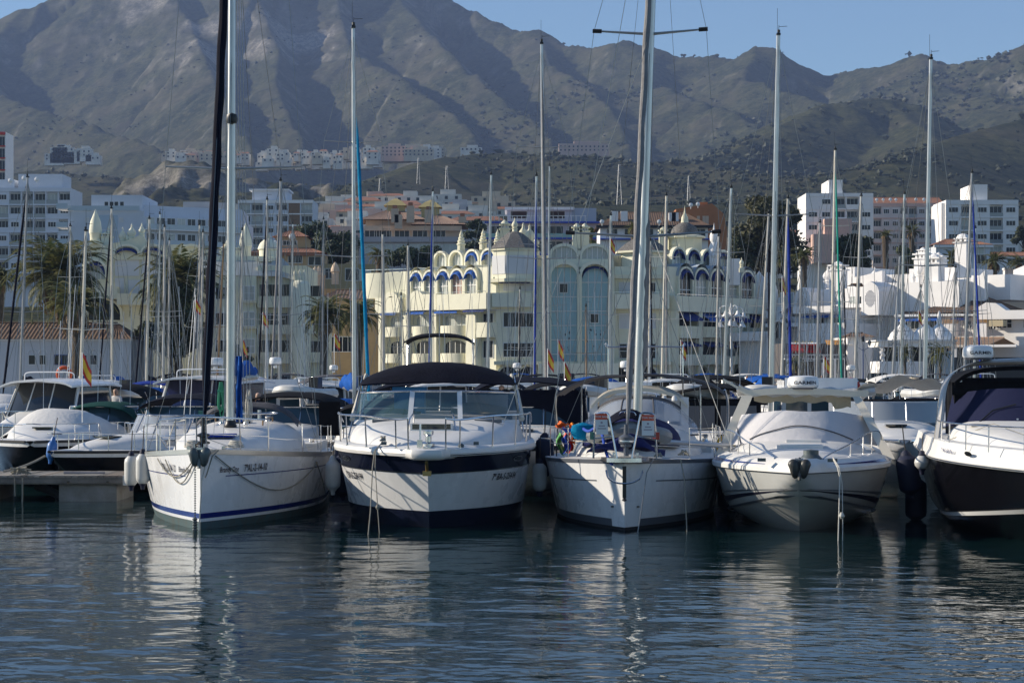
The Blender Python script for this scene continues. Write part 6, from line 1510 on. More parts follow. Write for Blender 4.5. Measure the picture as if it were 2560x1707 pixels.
def window(t, x, y, z, w_, h_, ang=0, glass=None, frame=None, mull=1, trans=0, proud=.07, name='window'):
 """x,y,z: centre of the sill on the wall plane; ang: direction of the wall (0 = faces the camera)"""
 glass = glass or GLR; frame = frame or FRW; k = (round(w_, 2), round(h_, 2), glass.name, frame.name, mull, trans)
 if k not in _WC:
  f = MB(); b = .07 if w_ > .8 else .05
  f.box(-w_/2, w_/2, -proud, .01, 0, b); f.box(-w_/2, w_/2, -proud, .01, h_-b, h_); f.box(-w_/2, -w_/2+b, -proud, .01, b, h_-b); f.box(w_/2-b, w_/2, -proud, .01, b, h_-b)
  for i in range(mull): xx = -w_/2+w_*(i+1)/(mull+1); f.box(xx-.03, xx+.03, -proud+.01, .01, b, h_-b)
  for i in range(trans): zz = h_*(i+1)/(trans+1); f.box(-w_/2+b, w_/2-b, -proud+.015, .01, zz-.025, zz+.025)
  g = MB(); g.add([(-w_/2+b, -.03, b), (w_/2-b, -.03, b), (w_/2-b, -.03, h_-b), (-w_/2+b, -.03, h_-b)], [(0, 1, 2, 3)])
  _WC[k] = (f.mesh('window', frame, 0), g.mesh('pane', glass, 0))
 fm, gm = _WC[k]
 o = inst(name, fm, t, (x, y, z), ang); p = bpy.data.objects.new('pane', gm); COL.objects.link(p); p.parent = o; return o
class Wall:
 """a straight wall seen from outside: origin (x,y), direction angle; s runs along it, d outwards"""
 def __init__(s, t, x, y, ang): s.t, s.x, s.y, s.a = t, x, y, ang; s.c, s.s = math.cos(ang), math.sin(ang)
 def p(s, u, d=0, z=0): return Vector((s.x+u*s.c+d*s.s, s.y+u*s.s-d*s.c, z))
 def win(s, u, z, w_, h_, **k): q = s.p(u, 0); return window(s.t, q.x, q.y, z, w_, h_, s.a, **k)
 def box(s, mb, u0, u1, d0, d1, z0, z1):
  vs = [s.p(u, d, z) for z in (z0, z1) for u, d in ((u0, d1), (u1, d1), (u1, d0), (u0, d0))]
  mb.add(vs, [(0, 3, 2, 1), (4, 5, 6, 7), (0, 1, 5, 4), (1, 2, 6, 5), (2, 3, 7, 6), (3, 0, 4, 7)]); return mb
def tile_roof(t, x0, x1, y0, y1, z0, z1, m=None, hip=0, ov=.3, kind='gable', pitch=.30, name='roof'):
 """corrugated barrel-tile planes: front slope and back slope, ridge along x"""
 m = m or TILE; x0 -= ov; x1 += ov; y0 -= ov; y1 += ov; ym = (y0+y1)/2
 n = max(6, int((x1-x0)/pitch)); mb = MB()
 for ya, yb in ((y0, ym), (y1, ym)):
  rows = [[], []]
  for i in range(n*2+1):
   x = x0+(x1-x0)*i/(n*2); dz = .05 if i % 2 else 0
   xt = min(max(x, x0+hip), x1-hip); rows[0].append(Vector((x, ya, z0+dz))); rows[1].append(Vector((xt, yb, z1+dz)))
  mb.loft(rows if ya < yb else [rows[1], rows[0]])
 if hip:
  for xa, xb in ((x0, x0+hip), (x1, x1-hip)):
   k = max(4, int((y1-y0)/pitch)); r0 = [Vector((xa, y0+(y1-y0)*i/k, z0+(.05 if i % 2 else 0))) for i in range(k+1)]; r1 = [Vector((xb, ym, z1))]*(k+1)
   mb.loft([r0, r1] if xa > xb else [r1, r0])
 o = mb.build(name, m, t, 0, None, None, 0)
 MB().tube([(x0+hip, ym, z1+.03), (x1-hip, ym, z1+.03)], .10, 6).build('ridge', m, t)
 return o
def blockb(t, px0, px1, pt, pb, Y, D, m, name='wall', z0=None):
 x0, x1 = PX(px0, Y), PX(px1, Y); zt = PZ(pt, Y); zb = PZ(pb, Y) if z0 is None else z0
 MB().box(x0, x1, Y, Y+D, zb, zt).build(name, m, t, 0); return x0, x1, zb, zt
def onion(mb, x, y, z, s=1., n=10):
 mb.lathe([(.34*s, 0), (.34*s, .55*s), (.42*s, .6*s), (.42*s, .68*s), (.26*s, .72*s), (.40*s, .95*s), (.44*s, 1.15*s), (.30*s, 1.45*s), (.10*s, 1.7*s), (.08*s, 1.85*s), (.10*s, 1.9*s), (0, 2.15*s)], n, (x, y, z)); return mb
def cone_turret(mb, x, y, z, s=1., n=10):
 mb.lathe([(.42*s, 0), (.40*s, .7*s), (.5*s, .78*s), (.5*s, .9*s), (.36*s, 1.0*s), (.42*s, 1.2*s), (.28*s, 1.35*s), (.33*s, 1.5*s), (.2*s, 1.7*s), (.24*s, 1.85*s), (.08*s, 2.2*s), (0, 2.5*s)], n, (x, y, z)); return mb
def chimney(mb, x, y, z, w_, h_):
 mb.box(x-w_/2, x+w_/2, y-w_/2, y+w_/2, z, z+h_*.72); mb.box(x-w_*.62, x+w_*.62, y-w_*.62, y+w_*.62, z+h_*.72, z+h_*.77)
 for a in (-.32, 0, .32): mb.box(x+a*w_-w_*.07, x+a*w_+w_*.07, y-w_*.5, y+w_*.5, z+h_*.77, z+h_*.88)
 mb.box(x-w_*.6, x+w_*.6, y-w_*.6, y+w_*.6, z+h_*.88, z+h_*.93); mb.lathe([(w_*.45, h_*.93), (w_*.3, h_*1.0), (0, h_*1.08)], 8, (x, y, z)); return mb
def arch_pts(cx, w_, z0, zs, n=10, h=None):
 """outline of an arched opening: up one side, over, down"""
 h = w_/2 if h is None else h
 return [(cx-w_/2, z0)]+[(cx-w_/2*math.cos(math.pi*i/n), zs+h*math.sin(math.pi*i/n)) for i in range(n+1)]+[(cx+w_/2, z0)]
def arched_window(W, u, w_, z0, zs, glass=None, awn=None, frame=None, mull=2, tr=1, h=None, surround=.22, proud=.35, wallm=None):
 """arched opening: deep moulded surround, glass set back, curved awning above"""
 fr = MB(); a = arch_pts(u, w_, z0, zs, 12, h); b = arch_pts(u, w_+2*surround, z0, zs, 12, (w_/2 if h is None else h)+surround)
 b[0] = (b[0][0], z0); b[-1] = (b[-1][0], z0)
 rows = [[W.p(x, 0, z) for x, z in b], [W.p(x, proud, z) for x, z in b], [W.p(x, proud, z) for x, z in a], [W.p(x, 0, z) for x, z in a]]
 fr.loft(rows); fr2 = fr.build('arched_window', wallm or frame or STC2, W.t)
 g = MB(); g.add([W.p(x, .03, z) for x, z in a], [tuple(range(len(a)-1, -1, -1))]); g.build('pane', glass or CURT, fr2, 0)
 mb = MB()
 hh = w_/2 if h is None else h
 for i in range(mull): x = -w_/2+w_*(i+1)/(mull+1); zt = zs+hh*math.sqrt(max(0, 1-(x/(w_/2))**2)); W.box(mb, u+x-.04, u+x+.04, .03, .08, z0, zt)
 for i in range(tr): z = z0+(zs-z0)*(i+.55)/(tr); W.box(mb, u-w_/2, u+w_/2, .03, .09, z-.05, z+.05)
 mb.build('glazing_bar', FRW, fr2, 0)
 if awn:
  aw = MB(); n = 12; ins = []; out = []
  for i in range(n+1):
   q = math.pi*i/n; c, s_ = -math.cos(q), math.sin(q)
   ins.append((u+(w_/2-.02)*c, zs+(hh-.02)*s_)); out.append((u+(w_/2-.05)*c*.98, zs+(hh-.06)*s_-.22))
  aw.loft([[W.p(x, .04, z) for x, z in ins], [W.p(x, .62, z) for x, z in out], [W.p(x, .62, z-.12-.03*(k % 2)) for k, (x, z) in enumerate(out)]])
  aw.build('awning', awn, fr2)
 return fr2
def dish(label, p, r=.6, m=None):
 t = thing('satellite_dish', label, 'satellite dish', tuple(p), 0, 'satellite dishes on the roofs'); x, y, z = p
 mb = MB(); rows = []
 for i in range(4):
  q = r*i/3; rows.append([Vector((x+q*math.cos(a), y-.25*r+.35*r*(i/3)**2*-1*-1, z+r+q*math.sin(a))) for a in [k*math.pi/6 for k in range(12)]])
 mb.loft(rows, True); mb.build('reflector', m or PLASTW, t); MB().tube([(x, y, z-.3), (x, y, z+r)], .04, 5).build('pole', ALU, t); return t
# ------------------------------------------------------------------ quay
mb = MB(); mb.box(-90, 90, 157, 240, -2, 1.0)
structure(mb.build('quay', QUAYM, None, 0))
mb = MB(); mb.box(-90, 90, 156.6, 157.4, .6, 1.12); structure(mb.build('quay_kerb', mat('kerb_stone', (.40, .39, .36), .85, var=.2), None, 0))
GZ = 1.0
def parapet(W, u0, u1, z0, z1, d=1.2, m=None, name='balcony', th=.14, curved=0, slab=True):
 mb = MB()
 if curved:
  n = 12; o = []; i_ = []
  for k in range(n+1):
   a = math.pi*k/n; c, s_ = -math.cos(a), math.sin(a); uc, ru = (u0+u1)/2, (u1-u0)/2
   o.append((uc+ru*c, d*s_)); i_.append((uc+(ru-th)*c, (d-th)*s_))
  mb.loft([[W.p(u, max(0, dd), z0+(.25*(1-dd/d) if False else 0)) for u, dd in o], [W.p(u, max(0, dd), z1) for u, dd in o], [W.p(u, max(0, dd), z1) for u, dd in i_], [W.p(u, max(0, dd), z0+.1) for u, dd in i_]])
  mb.add([W.p(u, max(0, dd), z0) for u, dd in o], [tuple(range(n, -1, -1))]); mb.add([W.p(u, max(0, dd), z0+.1) for u, dd in i_], [tuple(range(n+1))])
 else:
  W.box(mb, u0, u1, d-th, d, z0, z1); W.box(mb, u0, u0+th, 0, d-th, z0, z1); W.box(mb, u1-th, u1, 0, d-th, z0, z1)
  if slab: W.box(mb, u0, u1, 0, d-.003, z0-.12, z0+.05)
 return mb.build(name, m or STC2, W.t, 30, None, None, 0)
def awning(W, u0, u1, z, drop=.45, out=1.0, m=None):
 mb = MB(); n = max(4, int((u1-u0)/.25))
 mb.loft([[W.p(u0+(u1-u0)*i/n, .03, z) for i in range(n+1)], [W.p(u0+(u1-u0)*i/n, out, z-drop) for i in range(n+1)], [W.p(u0+(u1-u0)*i/n, out, z-drop-.16-.04*(i % 2)) for i in range(n+1)]])
 return mb.build('awning', m or AWB, W.t)
def railing(W, u0, u1, d, z, m=None):
 mb = MB(); W.box(mb, u0, u1, d-.02, d+.02, z+.16, z+.20); n = int((u1-u0)/1.2)+1
 for i in range(n+1): u = u0+(u1-u0)*i/n; W.box(mb, u-.015, u+.015, d-.015, d+.015, z, z+.17)
 return mb.build('railing', STEEL, W.t, 0)
# ------------------------------------------------------------------ the arched cream apartment building on the quay
def arched_building():
 t = thing('apartment_building', 'cream apartment building with rows of arches, blue awnings and two tall glazed arches', 'building', (3, 206, GZ))
 Yc = 200.; S = Yc/F
 zz = lambda py: CZ+(HZ-py)*S
 xl, xr = -1.6, 15.7
 WL = Wall(t, xl-11.8, Yc+11.8, R(-45)); WC = Wall(t, xl, Yc, 0); WR = Wall(t, xr, Yc, R(45)); LL, LC, LR = 16.7, xr-xl, 14.2
 m = STC2
 foot = [(xl-11.8, Yc+11.8), (xl, Yc), (xr, Yc), (xr+10, Yc+10), (xr+10, Yc+22), (xl-11.8, Yc+22)]
 MB().extr(foot, GZ, 13.6).build('wall', m, t, 0)
 # upper set-back storey with its own small arches
 MB().extr([(xl-6.5, Yc+10.5), (xl+.6, Yc+3.4), (xr-.6, Yc+3.4), (xr+7, Yc+10.5), (xr+7, Yc+20), (xl-6.5, Yc+20)], 13.6, 14.9).build('upper_storey', m, t, 0)
 # barrel roofs behind the arches
 def barrel(W, us, w_, zs, h, dep=5.0, mm=None):
  for u in us:
   mb = MB(); mb.loft([[W.p(u-w_/2*math.cos(math.pi*i/10), d, zs+h*math.sin(math.pi*i/10)) for i in range(11)] for d in (.34, -dep)]); mb.build('barrel_roof', mm or m, t)
 us = [5.1, 7.15, 9.2, 11.25, 13.3]
 barrel(WL, us, 2.04, 12.75, 1.18); barrel(WR, [2.4, 4.9, 7.4, 9.9, 12.4], 2.44, 12.7, 1.32, 4, mat('render_blue_grey', (.36, .43, .50), .8, var=.06))
 for i, u in enumerate(us): arched_window(WL, u, 1.62, 10.9, 12.6, glass=(CURT, CURT, CURT, CURTP, CURT)[i], awn=AWB, wallm=STC2)
 for i, u in enumerate([2.4, 4.9, 7.4, 9.9, 12.4]): arched_window(WR, u, 1.95, 10.6 if i else 9.9, 12.5, glass=CURT if i % 2 else GLR, awn=AWN, wallm=STC2)
 W2 = Wall(t, xl-6.5, Yc+10.5, R(-45))
 for k, u in enumerate([1.2, 3.6, 6.0, 8.4]): arched_window(W2, u, 1.8, 13.7, 14.6, glass=CURT, awn=AWB if k > 1 else None, wallm=STC2, mull=3, tr=0, proud=.5)
 W3 = Wall(t, xr-.6+.6, Yc+3.4+.2, R(45))
 for k, u in enumerate([1.6, 4.0, 6.4, 8.8]): arched_window(W3, u, 1.9, 13.9, 14.7, glass=CURT, awn=AWN, wallm=STC2, mull=3, tr=0, proud=.5)
 # left wing: terrace, parapets and round balconies
 parapet(WL, 9.6, LL+.2, zz(770), zz(733), 1.6); parapet(WL, 4.6, 9.2, zz(768), zz(730), 1.3); parapet(WL, -.3, 3.6, zz(772), zz(735), 1.3)
 railing(WL, 9.6, LL, 1.5, zz(733))
 for u in (2.2, 6.2): arched_window(WL, u, 1.6, zz(766), zz(752), glass=DARKIN, wallm=STC2, mull=0, tr=0, proud=1.32, surround=.5)
 for (u0, u1) in ((.6, 3.2), (4.7, 7.6), (9.0, 12.6)):
  awning(WL, u0+.1, u1-.1, zz(768), .35, 1.5)
  uc = (u0+u1)/2
  for zt, zb in ((780, 812), (848, 882)):
   a = arch_pts(uc, (u1-u0)*.84, zz(zb), zz(zt)-.55, 8, .5); mb = MB(); mb.add([WL.p(x, .03, z) for x, z in a], [tuple(range(len(a)-1, -1, -1))]); wq = mb.build('balcony_window', GLR if zt > 800 else CURT, t, 0)
   q = MB()
   for dx in (-.45, 0, .45): WL.box(q, uc+dx*(u1-u0)*.5-.03, uc+dx*(u1-u0)*.5+.03, .03, .08, zz(zb), zz(zt)-.2)
   q.build('glazing_bar', FRW, wq, 0)
  parapet(WL, u0-.1, u1+.1, zz(838), zz(812), 1.25, curved=1); parapet(WL, u0-.1, u1+.1, zz(906), zz(882), 1.25, curved=1)
 # flat piers between the balcony bays
 for u0, u1 in ((-.2, .3), (3.5, 4.4), (8.0, 8.8), (13.2, 14.6)): mb = MB(); WL.box(mb, u0, u1, 0, .9, GZ, zz(772)); mb.build('pier', m, t, 0)
 parapet(WL, 14.8, LL+.1, zz(840), zz(806), 1.0); awning(WL, 13.6, LL, zz(768), .3, 1.7, AWN)
 for zb, zt in ((838, 782), (895, 850)):
  q = WL.p(15.6, 0); window(t, q.x, q.y, zz(zb), 1.5, zz(zt)-zz(zb), R(-45), glass=GLR)
 # curved stair block at the far left end
 MB().extr([(xl-11.8-2.2, Yc+12.4), (xl-11.8-1.6, Yc+11.6), (xl-11.8-.6, Yc+11.2), (xl-9.2, Yc+9.5), (xl-9.0, Yc+13), (xl-14, Yc+14)], zz(735), zz(668)).build('stair_block', m, t)
 q = MB().tube([(xl-14, Yc+12.3, zz(660)), (xl-13.2, Yc+11.5, zz(660)), (xl-9.2, Yc+9.5, zz(660))], .05, 5).build('railing', STEEL, t)
 # octagonal turret with domed roof between left wing and front
 ox, oy = PX(1287, 199.5), 200.6
 def octa(r, a=R(22.5)): return [(ox+r*math.cos(a+k*math.pi/4), oy+r*math.sin(a+k*math.pi/4)) for k in range(8)]
 MB().extr(octa(2.35), zz(700)+.1, zz(627)).build('turret', m, t, 0); MB().extr(octa(2.75), zz(700)-.25, zz(700)+.1).extr(octa(2.6), zz(627), zz(622)).build('cornice', STC, t, 0, None, None, 0)
 MB().lathe([(2.7, 0), (2.2, .45), (1.4, 1.15), (.7, 1.65), (.35, 1.75)], 8, (ox, oy, zz(622)), a0=R(22.5), a1=R(382.5)).build('domed_roof', mat('roof_mosaic_grey', (.16, .15, .14), .8, var=.7, vs=8), t, 0)
 onion(MB(), ox, oy, zz(622)+1.6, .75).build('finial', STC, t)
 for k in (-1, 0, 1):
  a = R(-90)+k*math.pi/4; MB().box(-1.0, 1.0, -.04, .0, .35, 2.2).build('shutter_panel', SHUT, t).matrix_local = Matrix.Translation((ox+2.18*math.cos(a)-ORG[t][0], oy+2.18*math.sin(a)-ORG[t][1], zz(695)-ORG[t][2])) @ Matrix.Rotation(a+math.pi/2, 4, 'Z') @ Matrix.Translation([c for c in ORG[t]])
 # front wall, left part
 for (a, b) in ((728, 703), (818, 780), (893, 856)): WC.win(PX(1296, Yc)-xl, zz(a), PX(1334, Yc)-PX(1257, Yc), zz(b)-zz(a), mull=3 if a > 730 else 0, glass=GLR if a > 730 else SHUT, trans=1 if a > 850 else 0)
 awning(WC, .3, 3.4, zz(700), .2, 1.2, AWN); mb = MB(); WC.box(mb, -.4, 3.6, 0, 1.0, zz(768), zz(733)); mb.build('balcony', m, t, 0)
 mb = MB(); WC.box(mb, -.3, 3.7, 0, .45, zz(703), zz(693)); mb.build('cornice', STC, t, 0)
 # the two tall glazed arches
 for i, (pa, pb) in enumerate(((1378, 1442), (1454, 1520))):
  ua, ub = PX(pa, Yc)-xl, PX(pb, Yc)-xl; uc, w_ = (ua+ub)/2, ub-ua
  f = arched_window(WC, uc, w_, zz(905), zz(690), glass=GLB, awn=AWN if i else None, wallm=STC2, mull=3, tr=6, h=1.15, surround=.34, proud=1.0)
  q = WC.p(uc-.05, -.0);
  for zc in ((733,) if i == 0 else (808,)): window(t, q.x, Yc-.10, zz(zc), .9, 1.0, 0, glass=GLR, mull=0)
  # mosaic figures on the glass
  r2 = random.Random(4+i); fg = MB()
  for k in range(16):
   bx, bz = q.x+r2.uniform(-.7, .7), zz(865)+r2.uniform(-.6, 1.8); s_ = r2.uniform(.05, .16)
   fg.add([(bx-s_*.3, Yc-.06, bz-s_), (bx+s_*.4, Yc-.06, bz-s_*.6), (bx+s_*.2, Yc-.06, bz+s_), (bx-s_*.4, Yc-.06, bz+s_*.4)], [(0, 1, 2, 3)])
  fg.build('glass_picture', INK, f, 0, None, 'stuff')
  # fan light arch above
  arched_window(WC, uc, w_*.98, zz(648), zz(640), glass=CURT, wallm=STC2, mull=4, tr=0, h=.95, surround=.3, proud=.35)
 for pa, pb in ((1365, 1377), (1443, 1453), (1521, 1534)): mb = MB(); WC.box(mb, PX(pa, Yc)-xl, PX(pb, Yc)-xl, .0, 1.35, GZ, zz(686)); mb.build('column', STC, t, 0)
 mb = MB(); WC.box(mb, PX(1366, Yc)-xl, PX(1534, Yc)-xl, -.6, .33, 13.5, zz(648)); mb.build('attic', m, t, 0)
 barrel(WC, [PX(1410, Yc)-xl, PX(1487, Yc)-xl], 3.2, zz(642), 1.1, 4)
 mb = MB(); WC.box(mb, PX(1345, Yc)-xl, PX(1545, Yc)-xl, 0, 1.6, GZ, zz(908)); mb.build('podium', m, t, 0)
 # front wall, right part
 parapet(WC, PX(1535, Yc)-xl, LC, zz(770), zz(736), 1.3); railing(WC, PX(1535, Yc)-xl, LC, 1.2, zz(736)); parapet(WR, 0, LR, zz(776), zz(740), 1.3); railing(WR, 0, LR, 1.2, zz(740))
 for (pa, pb) in ((1547, 1588), (1600, 1640)):
  for a, b in ((736, 708), (822, 783), (897, 858)): WC.win(PX((pa+pb)/2, Yc)-xl, zz(a)+(.1 if a < 740 else 0), PX(pb, Yc)-PX(pa, Yc), zz(b)-zz(a), mull=1, glass=SHUT if (a+pa) % 3 == 0 or a == 822 else GLR, trans=1 if a > 850 else 0)
 mb = MB(); WC.box(mb, PX(1528, Yc)-xl, LC+.1, 0, .6, zz(697), zz(687)); mb.build('cornice', STC, t, 0)
 ox, oy = PX(1608, 200.5), 201.6
 MB().extr(octa(2.3), 13.5, zz(632)).build('turret', m, t, 0)
 MB().extr(octa(2.9), zz(632), zz(627)).build('cornice', STC, t, 0)
 MB().lathe([(2.9, 0), (2.0, .7), (1.0, 1.3), (.35, 1.6)], 8, (ox, oy, zz(627)), a0=R(22.5), a1=R(382.5)).build('domed_roof', MATS['roof_mosaic_grey'], t, 0)
 # right wing bays
 for (u0, u1) in ((.5, 3.4), (4.2, 7.6), (8.4, 11.2), (11.8, 14.0)):
  uc = (u0+u1)/2
  awning(WR, u0, u1, zz(776)+.05, .95, 1.9, AWN if u0 != 4.2 else AWB); awning(WR, u0, u1, zz(852), .4, 1.6, AWN)
  for zb, zt in ((812, 780), (884, 855)):
   mb = MB(); WR.box(mb, u0+.2, u1-.2, .0, .03, zz(zb)-.8, zz(zt)); mb.build('balcony_window', GLR, t, 0)
  for za, zb in ((842, 815), (910, 886)): parapet(WR, u0-.1, u1+.1, zz(za), zz(zb), 1.4, curved=u0 > 1)
 for u0, u1 in ((-.1, .4), (3.5, 4.1), (7.7, 8.3), (11.3, 11.7)): mb = MB(); WR.box(mb, u0, u1, 0, 1.1, GZ, zz(776)); mb.build('pier', m, t, 0)
 # ground arcade
 for W, us_, in ((WC, (1.2, 3.2, 12.8, 15.2)), (WR, (2, 5, 8, 11))):
  for u in us_: arched_window(W, u, 1.9, GZ, GZ+1.6, glass=DARKIN, wallm=STC, mull=0, tr=0, proud=.5)
 mb = MB(); WC.box(mb, -.2, LC+.2, .0, 1.0, zz(912), zz(903)); WR.box(mb, .5, LR, .0, 1.0, zz(912), zz(903)); mb.build('string_course', STC, t, 0)
 # roof ornaments: chimneys and finials
 for px, pb, kind, s_, dy in [(1153, 628, 'c', .95, 9), (1208, 624, 'c', .95, 7), (1244, 618, 'c', .85, 4.5), (1262, 612, 'h', 1.1, 5), (1308, 608, 'o', 1.35, 6), (1324, 606, 'o', 1.25, 5), (1340, 600, 'o', .8, 8), (1442, 617, 'h', 1.0, 6), (1462, 617, 'h', 1.0, 6),
   (1598, 612, 'o', .9, 8), (1658, 622, 'h', .95, 9), (1684, 622, 'o', .8, 9), (1785, 640, 'g', 1.2, 8), (1854, 672, 'o', .55, 4)]:
  Y = Yc+dy; x = PX(px, Y); z = min(CZ+(HZ-pb)*Y/F, 15.6); b = MB(); b.box(x-.45*s_, x+.45*s_, Y-.45*s_, Y+.45*s_, 13.2, z+.1)
  if kind == 'c': cone_turret(b, x, Y, z, s_)
  elif kind == 'o': onion(b, x, Y, z, s_)
  elif kind == 'h': chimney(b, x, Y, z, .9*s_, 2.6*s_)
  else: b.lathe([(.55, 0), (.75, .3), (.65, 1.0), (.35, 1.7), (.42, 1.9), (.45, 2.4), (.3, 2.9), (.1, 3.1), (0, 3.8)], 10, (x, Y, z-.3))
  b.build('roof_turret', STW if kind == 'g' else STC, t, 35, None, None, 0)
 x = PX(1714, 209); MB().extr([(x+1.9*math.cos(k*math.pi/4+.39), 210+1.9*math.sin(k*math.pi/4+.39)) for k in range(8)], 14, zz(602)+.9).lathe([(2.2, 0), (2.2, .2), (1.5, .4)], 12, (x, 210, zz(602)+.9)).build('roof_pavilion', STC, t, 30, None, None, 0)
 MB().lathe([(1.5, .4), (1.45, .7), (1.2, 1.2), (.55, 1.6), (.3, 1.7)], 12, (x, 210, zz(602)+.9)).build('pavilion_dome', MATS['roof_mosaic_grey'], t)
 MB().lathe([(.4, 1.6), (.35, 2.2), (.1, 2.7), (0, 3.5)], 10, (x, 210, zz(602)+.9)).build('finial', STC, t)
 MB().box(PX(1822, 206), PX(1850, 206), 206, 209, 12, zz(638)).build('roof_block', STW, t, 0)
 return t
arched_building()
# ------------------------------------------------------------------ second cream building behind the palms, at left
def cream_flats():
 Yc = 188.; zz = lambda py: CZ+(HZ-py)*Yc/F
 t = thing('apartment_building', 'cream apartment building with oriental turrets behind the two left palms', 'building', (PX(330, Yc), Yc, GZ))
 x0, x1 = PX(205, Yc), PX(522, Yc)
 W = Wall(t, x0, Yc, 0)
 MB().box(x0, x1, Yc, Yc+14, GZ, zz(640)).build('wall', STC, t, 0)
 # scalloped gable wall
 pts = [(x0, zz(650))]
 for px, py in [(205, 628), (222, 622), (228, 600), (250, 600), (258, 615), (285, 608), (320, 602), (335, 596), (345, 590), (360, 592), (366, 604), (395, 614), (430, 612), (470, 612), (505, 622), (522, 628)]: pts.append((PX(px, Yc), zz(py)))
 pts.append((x1, zz(650)))
 MB().prism(pts[::-1], Yc-.25, Yc+.5).build('gable_wall', STC, t, 0)
 for px, w_, z0, zs, h, awn, gl in ((240, 50, 698, 682, 1.1, AWN, CURT), (318, 56, 638, 632, .6, AWN, GLR), (383, 50, 638, 632, .6, AWN, GLR), (480, 50, 640, 632, .6, None, GLB), (240, 56, 652, 648, 1.5, None, GLB), (490, 56, 700, 680, 1.1, AWN, CURT)):
  arched_window(W, PX(px, Yc)-x0, w_*Yc/F, zz(z0), zz(zs), glass=gl, awn=awn, wallm=STC2, h=h, mull=3, tr=0, proud=.5)
 for a, b, c, d in ((288, 348, 690, 642), (355, 410, 690, 642), (288, 310, 760, 695), (320, 350, 760, 700)): mb = MB(); W.box(mb, PX(a, Yc)-x0, PX(b, Yc)-x0, .0, .08, zz(c), zz(d)); mb.build('shutter_panel', SHUT, t, 0)
 parapet(W, PX(300, Yc)-x0, PX(420, Yc)-x0, zz(760), zz(735), 1.5, STC); parapet(W, PX(205, Yc)-x0, PX(300, Yc)-x0, zz(745), zz(718), 1.3, STC)
 arched_window(W, PX(262, Yc)-x0, 80*Yc/F, zz(800), zz(785), glass=GLR, wallm=STC2, h=1.3, mull=3, tr=0)
 for px, z0 in ((400, 800), (450, 800), (400, 870), (350, 870), (450, 870), (300, 870), (250, 870)): W.win(PX(px, Yc)-x0, zz(z0), 1.5, 1.3, glass=GLR)
 for px, pb, k, s_ in ((236, 598, 'd', 1.0), (262, 600, 'h', .7), (271, 602, 'c', .8), (304, 606, 'o', .85), (316, 604, 'o', .6), (327, 600, 'o', .9), (352, 590, 'o', .75), (337, 685, 'o', .85), (548, 640, 'h', .9), (556, 624, 'o', .9), (600, 626, 'd', .9), (585, 630, 'h', .7)):
  x = PX(px, Yc); y = Yc+.5 if px < 500 else Yc+4; z = zz(pb); b = MB()
  if k == 'o': onion(b, x, y, z-.3, s_)
  elif k == 'c': cone_turret(b, x, y, z-.3, s_)
  elif k == 'h': chimney(b, x, y, z-.8, 1.0*s_, 2.2*s_)
  else: b.lathe([(.5, -.5), (.55, .5), (.62, .6), (.6, 1.0), (.5, 1.7), (.25, 2.3), (.0, 2.9)], 12, (x, y, z))
  b.build('roof_turret', STC2, t, 35, None, None, 0)
 return t
cream_flats()
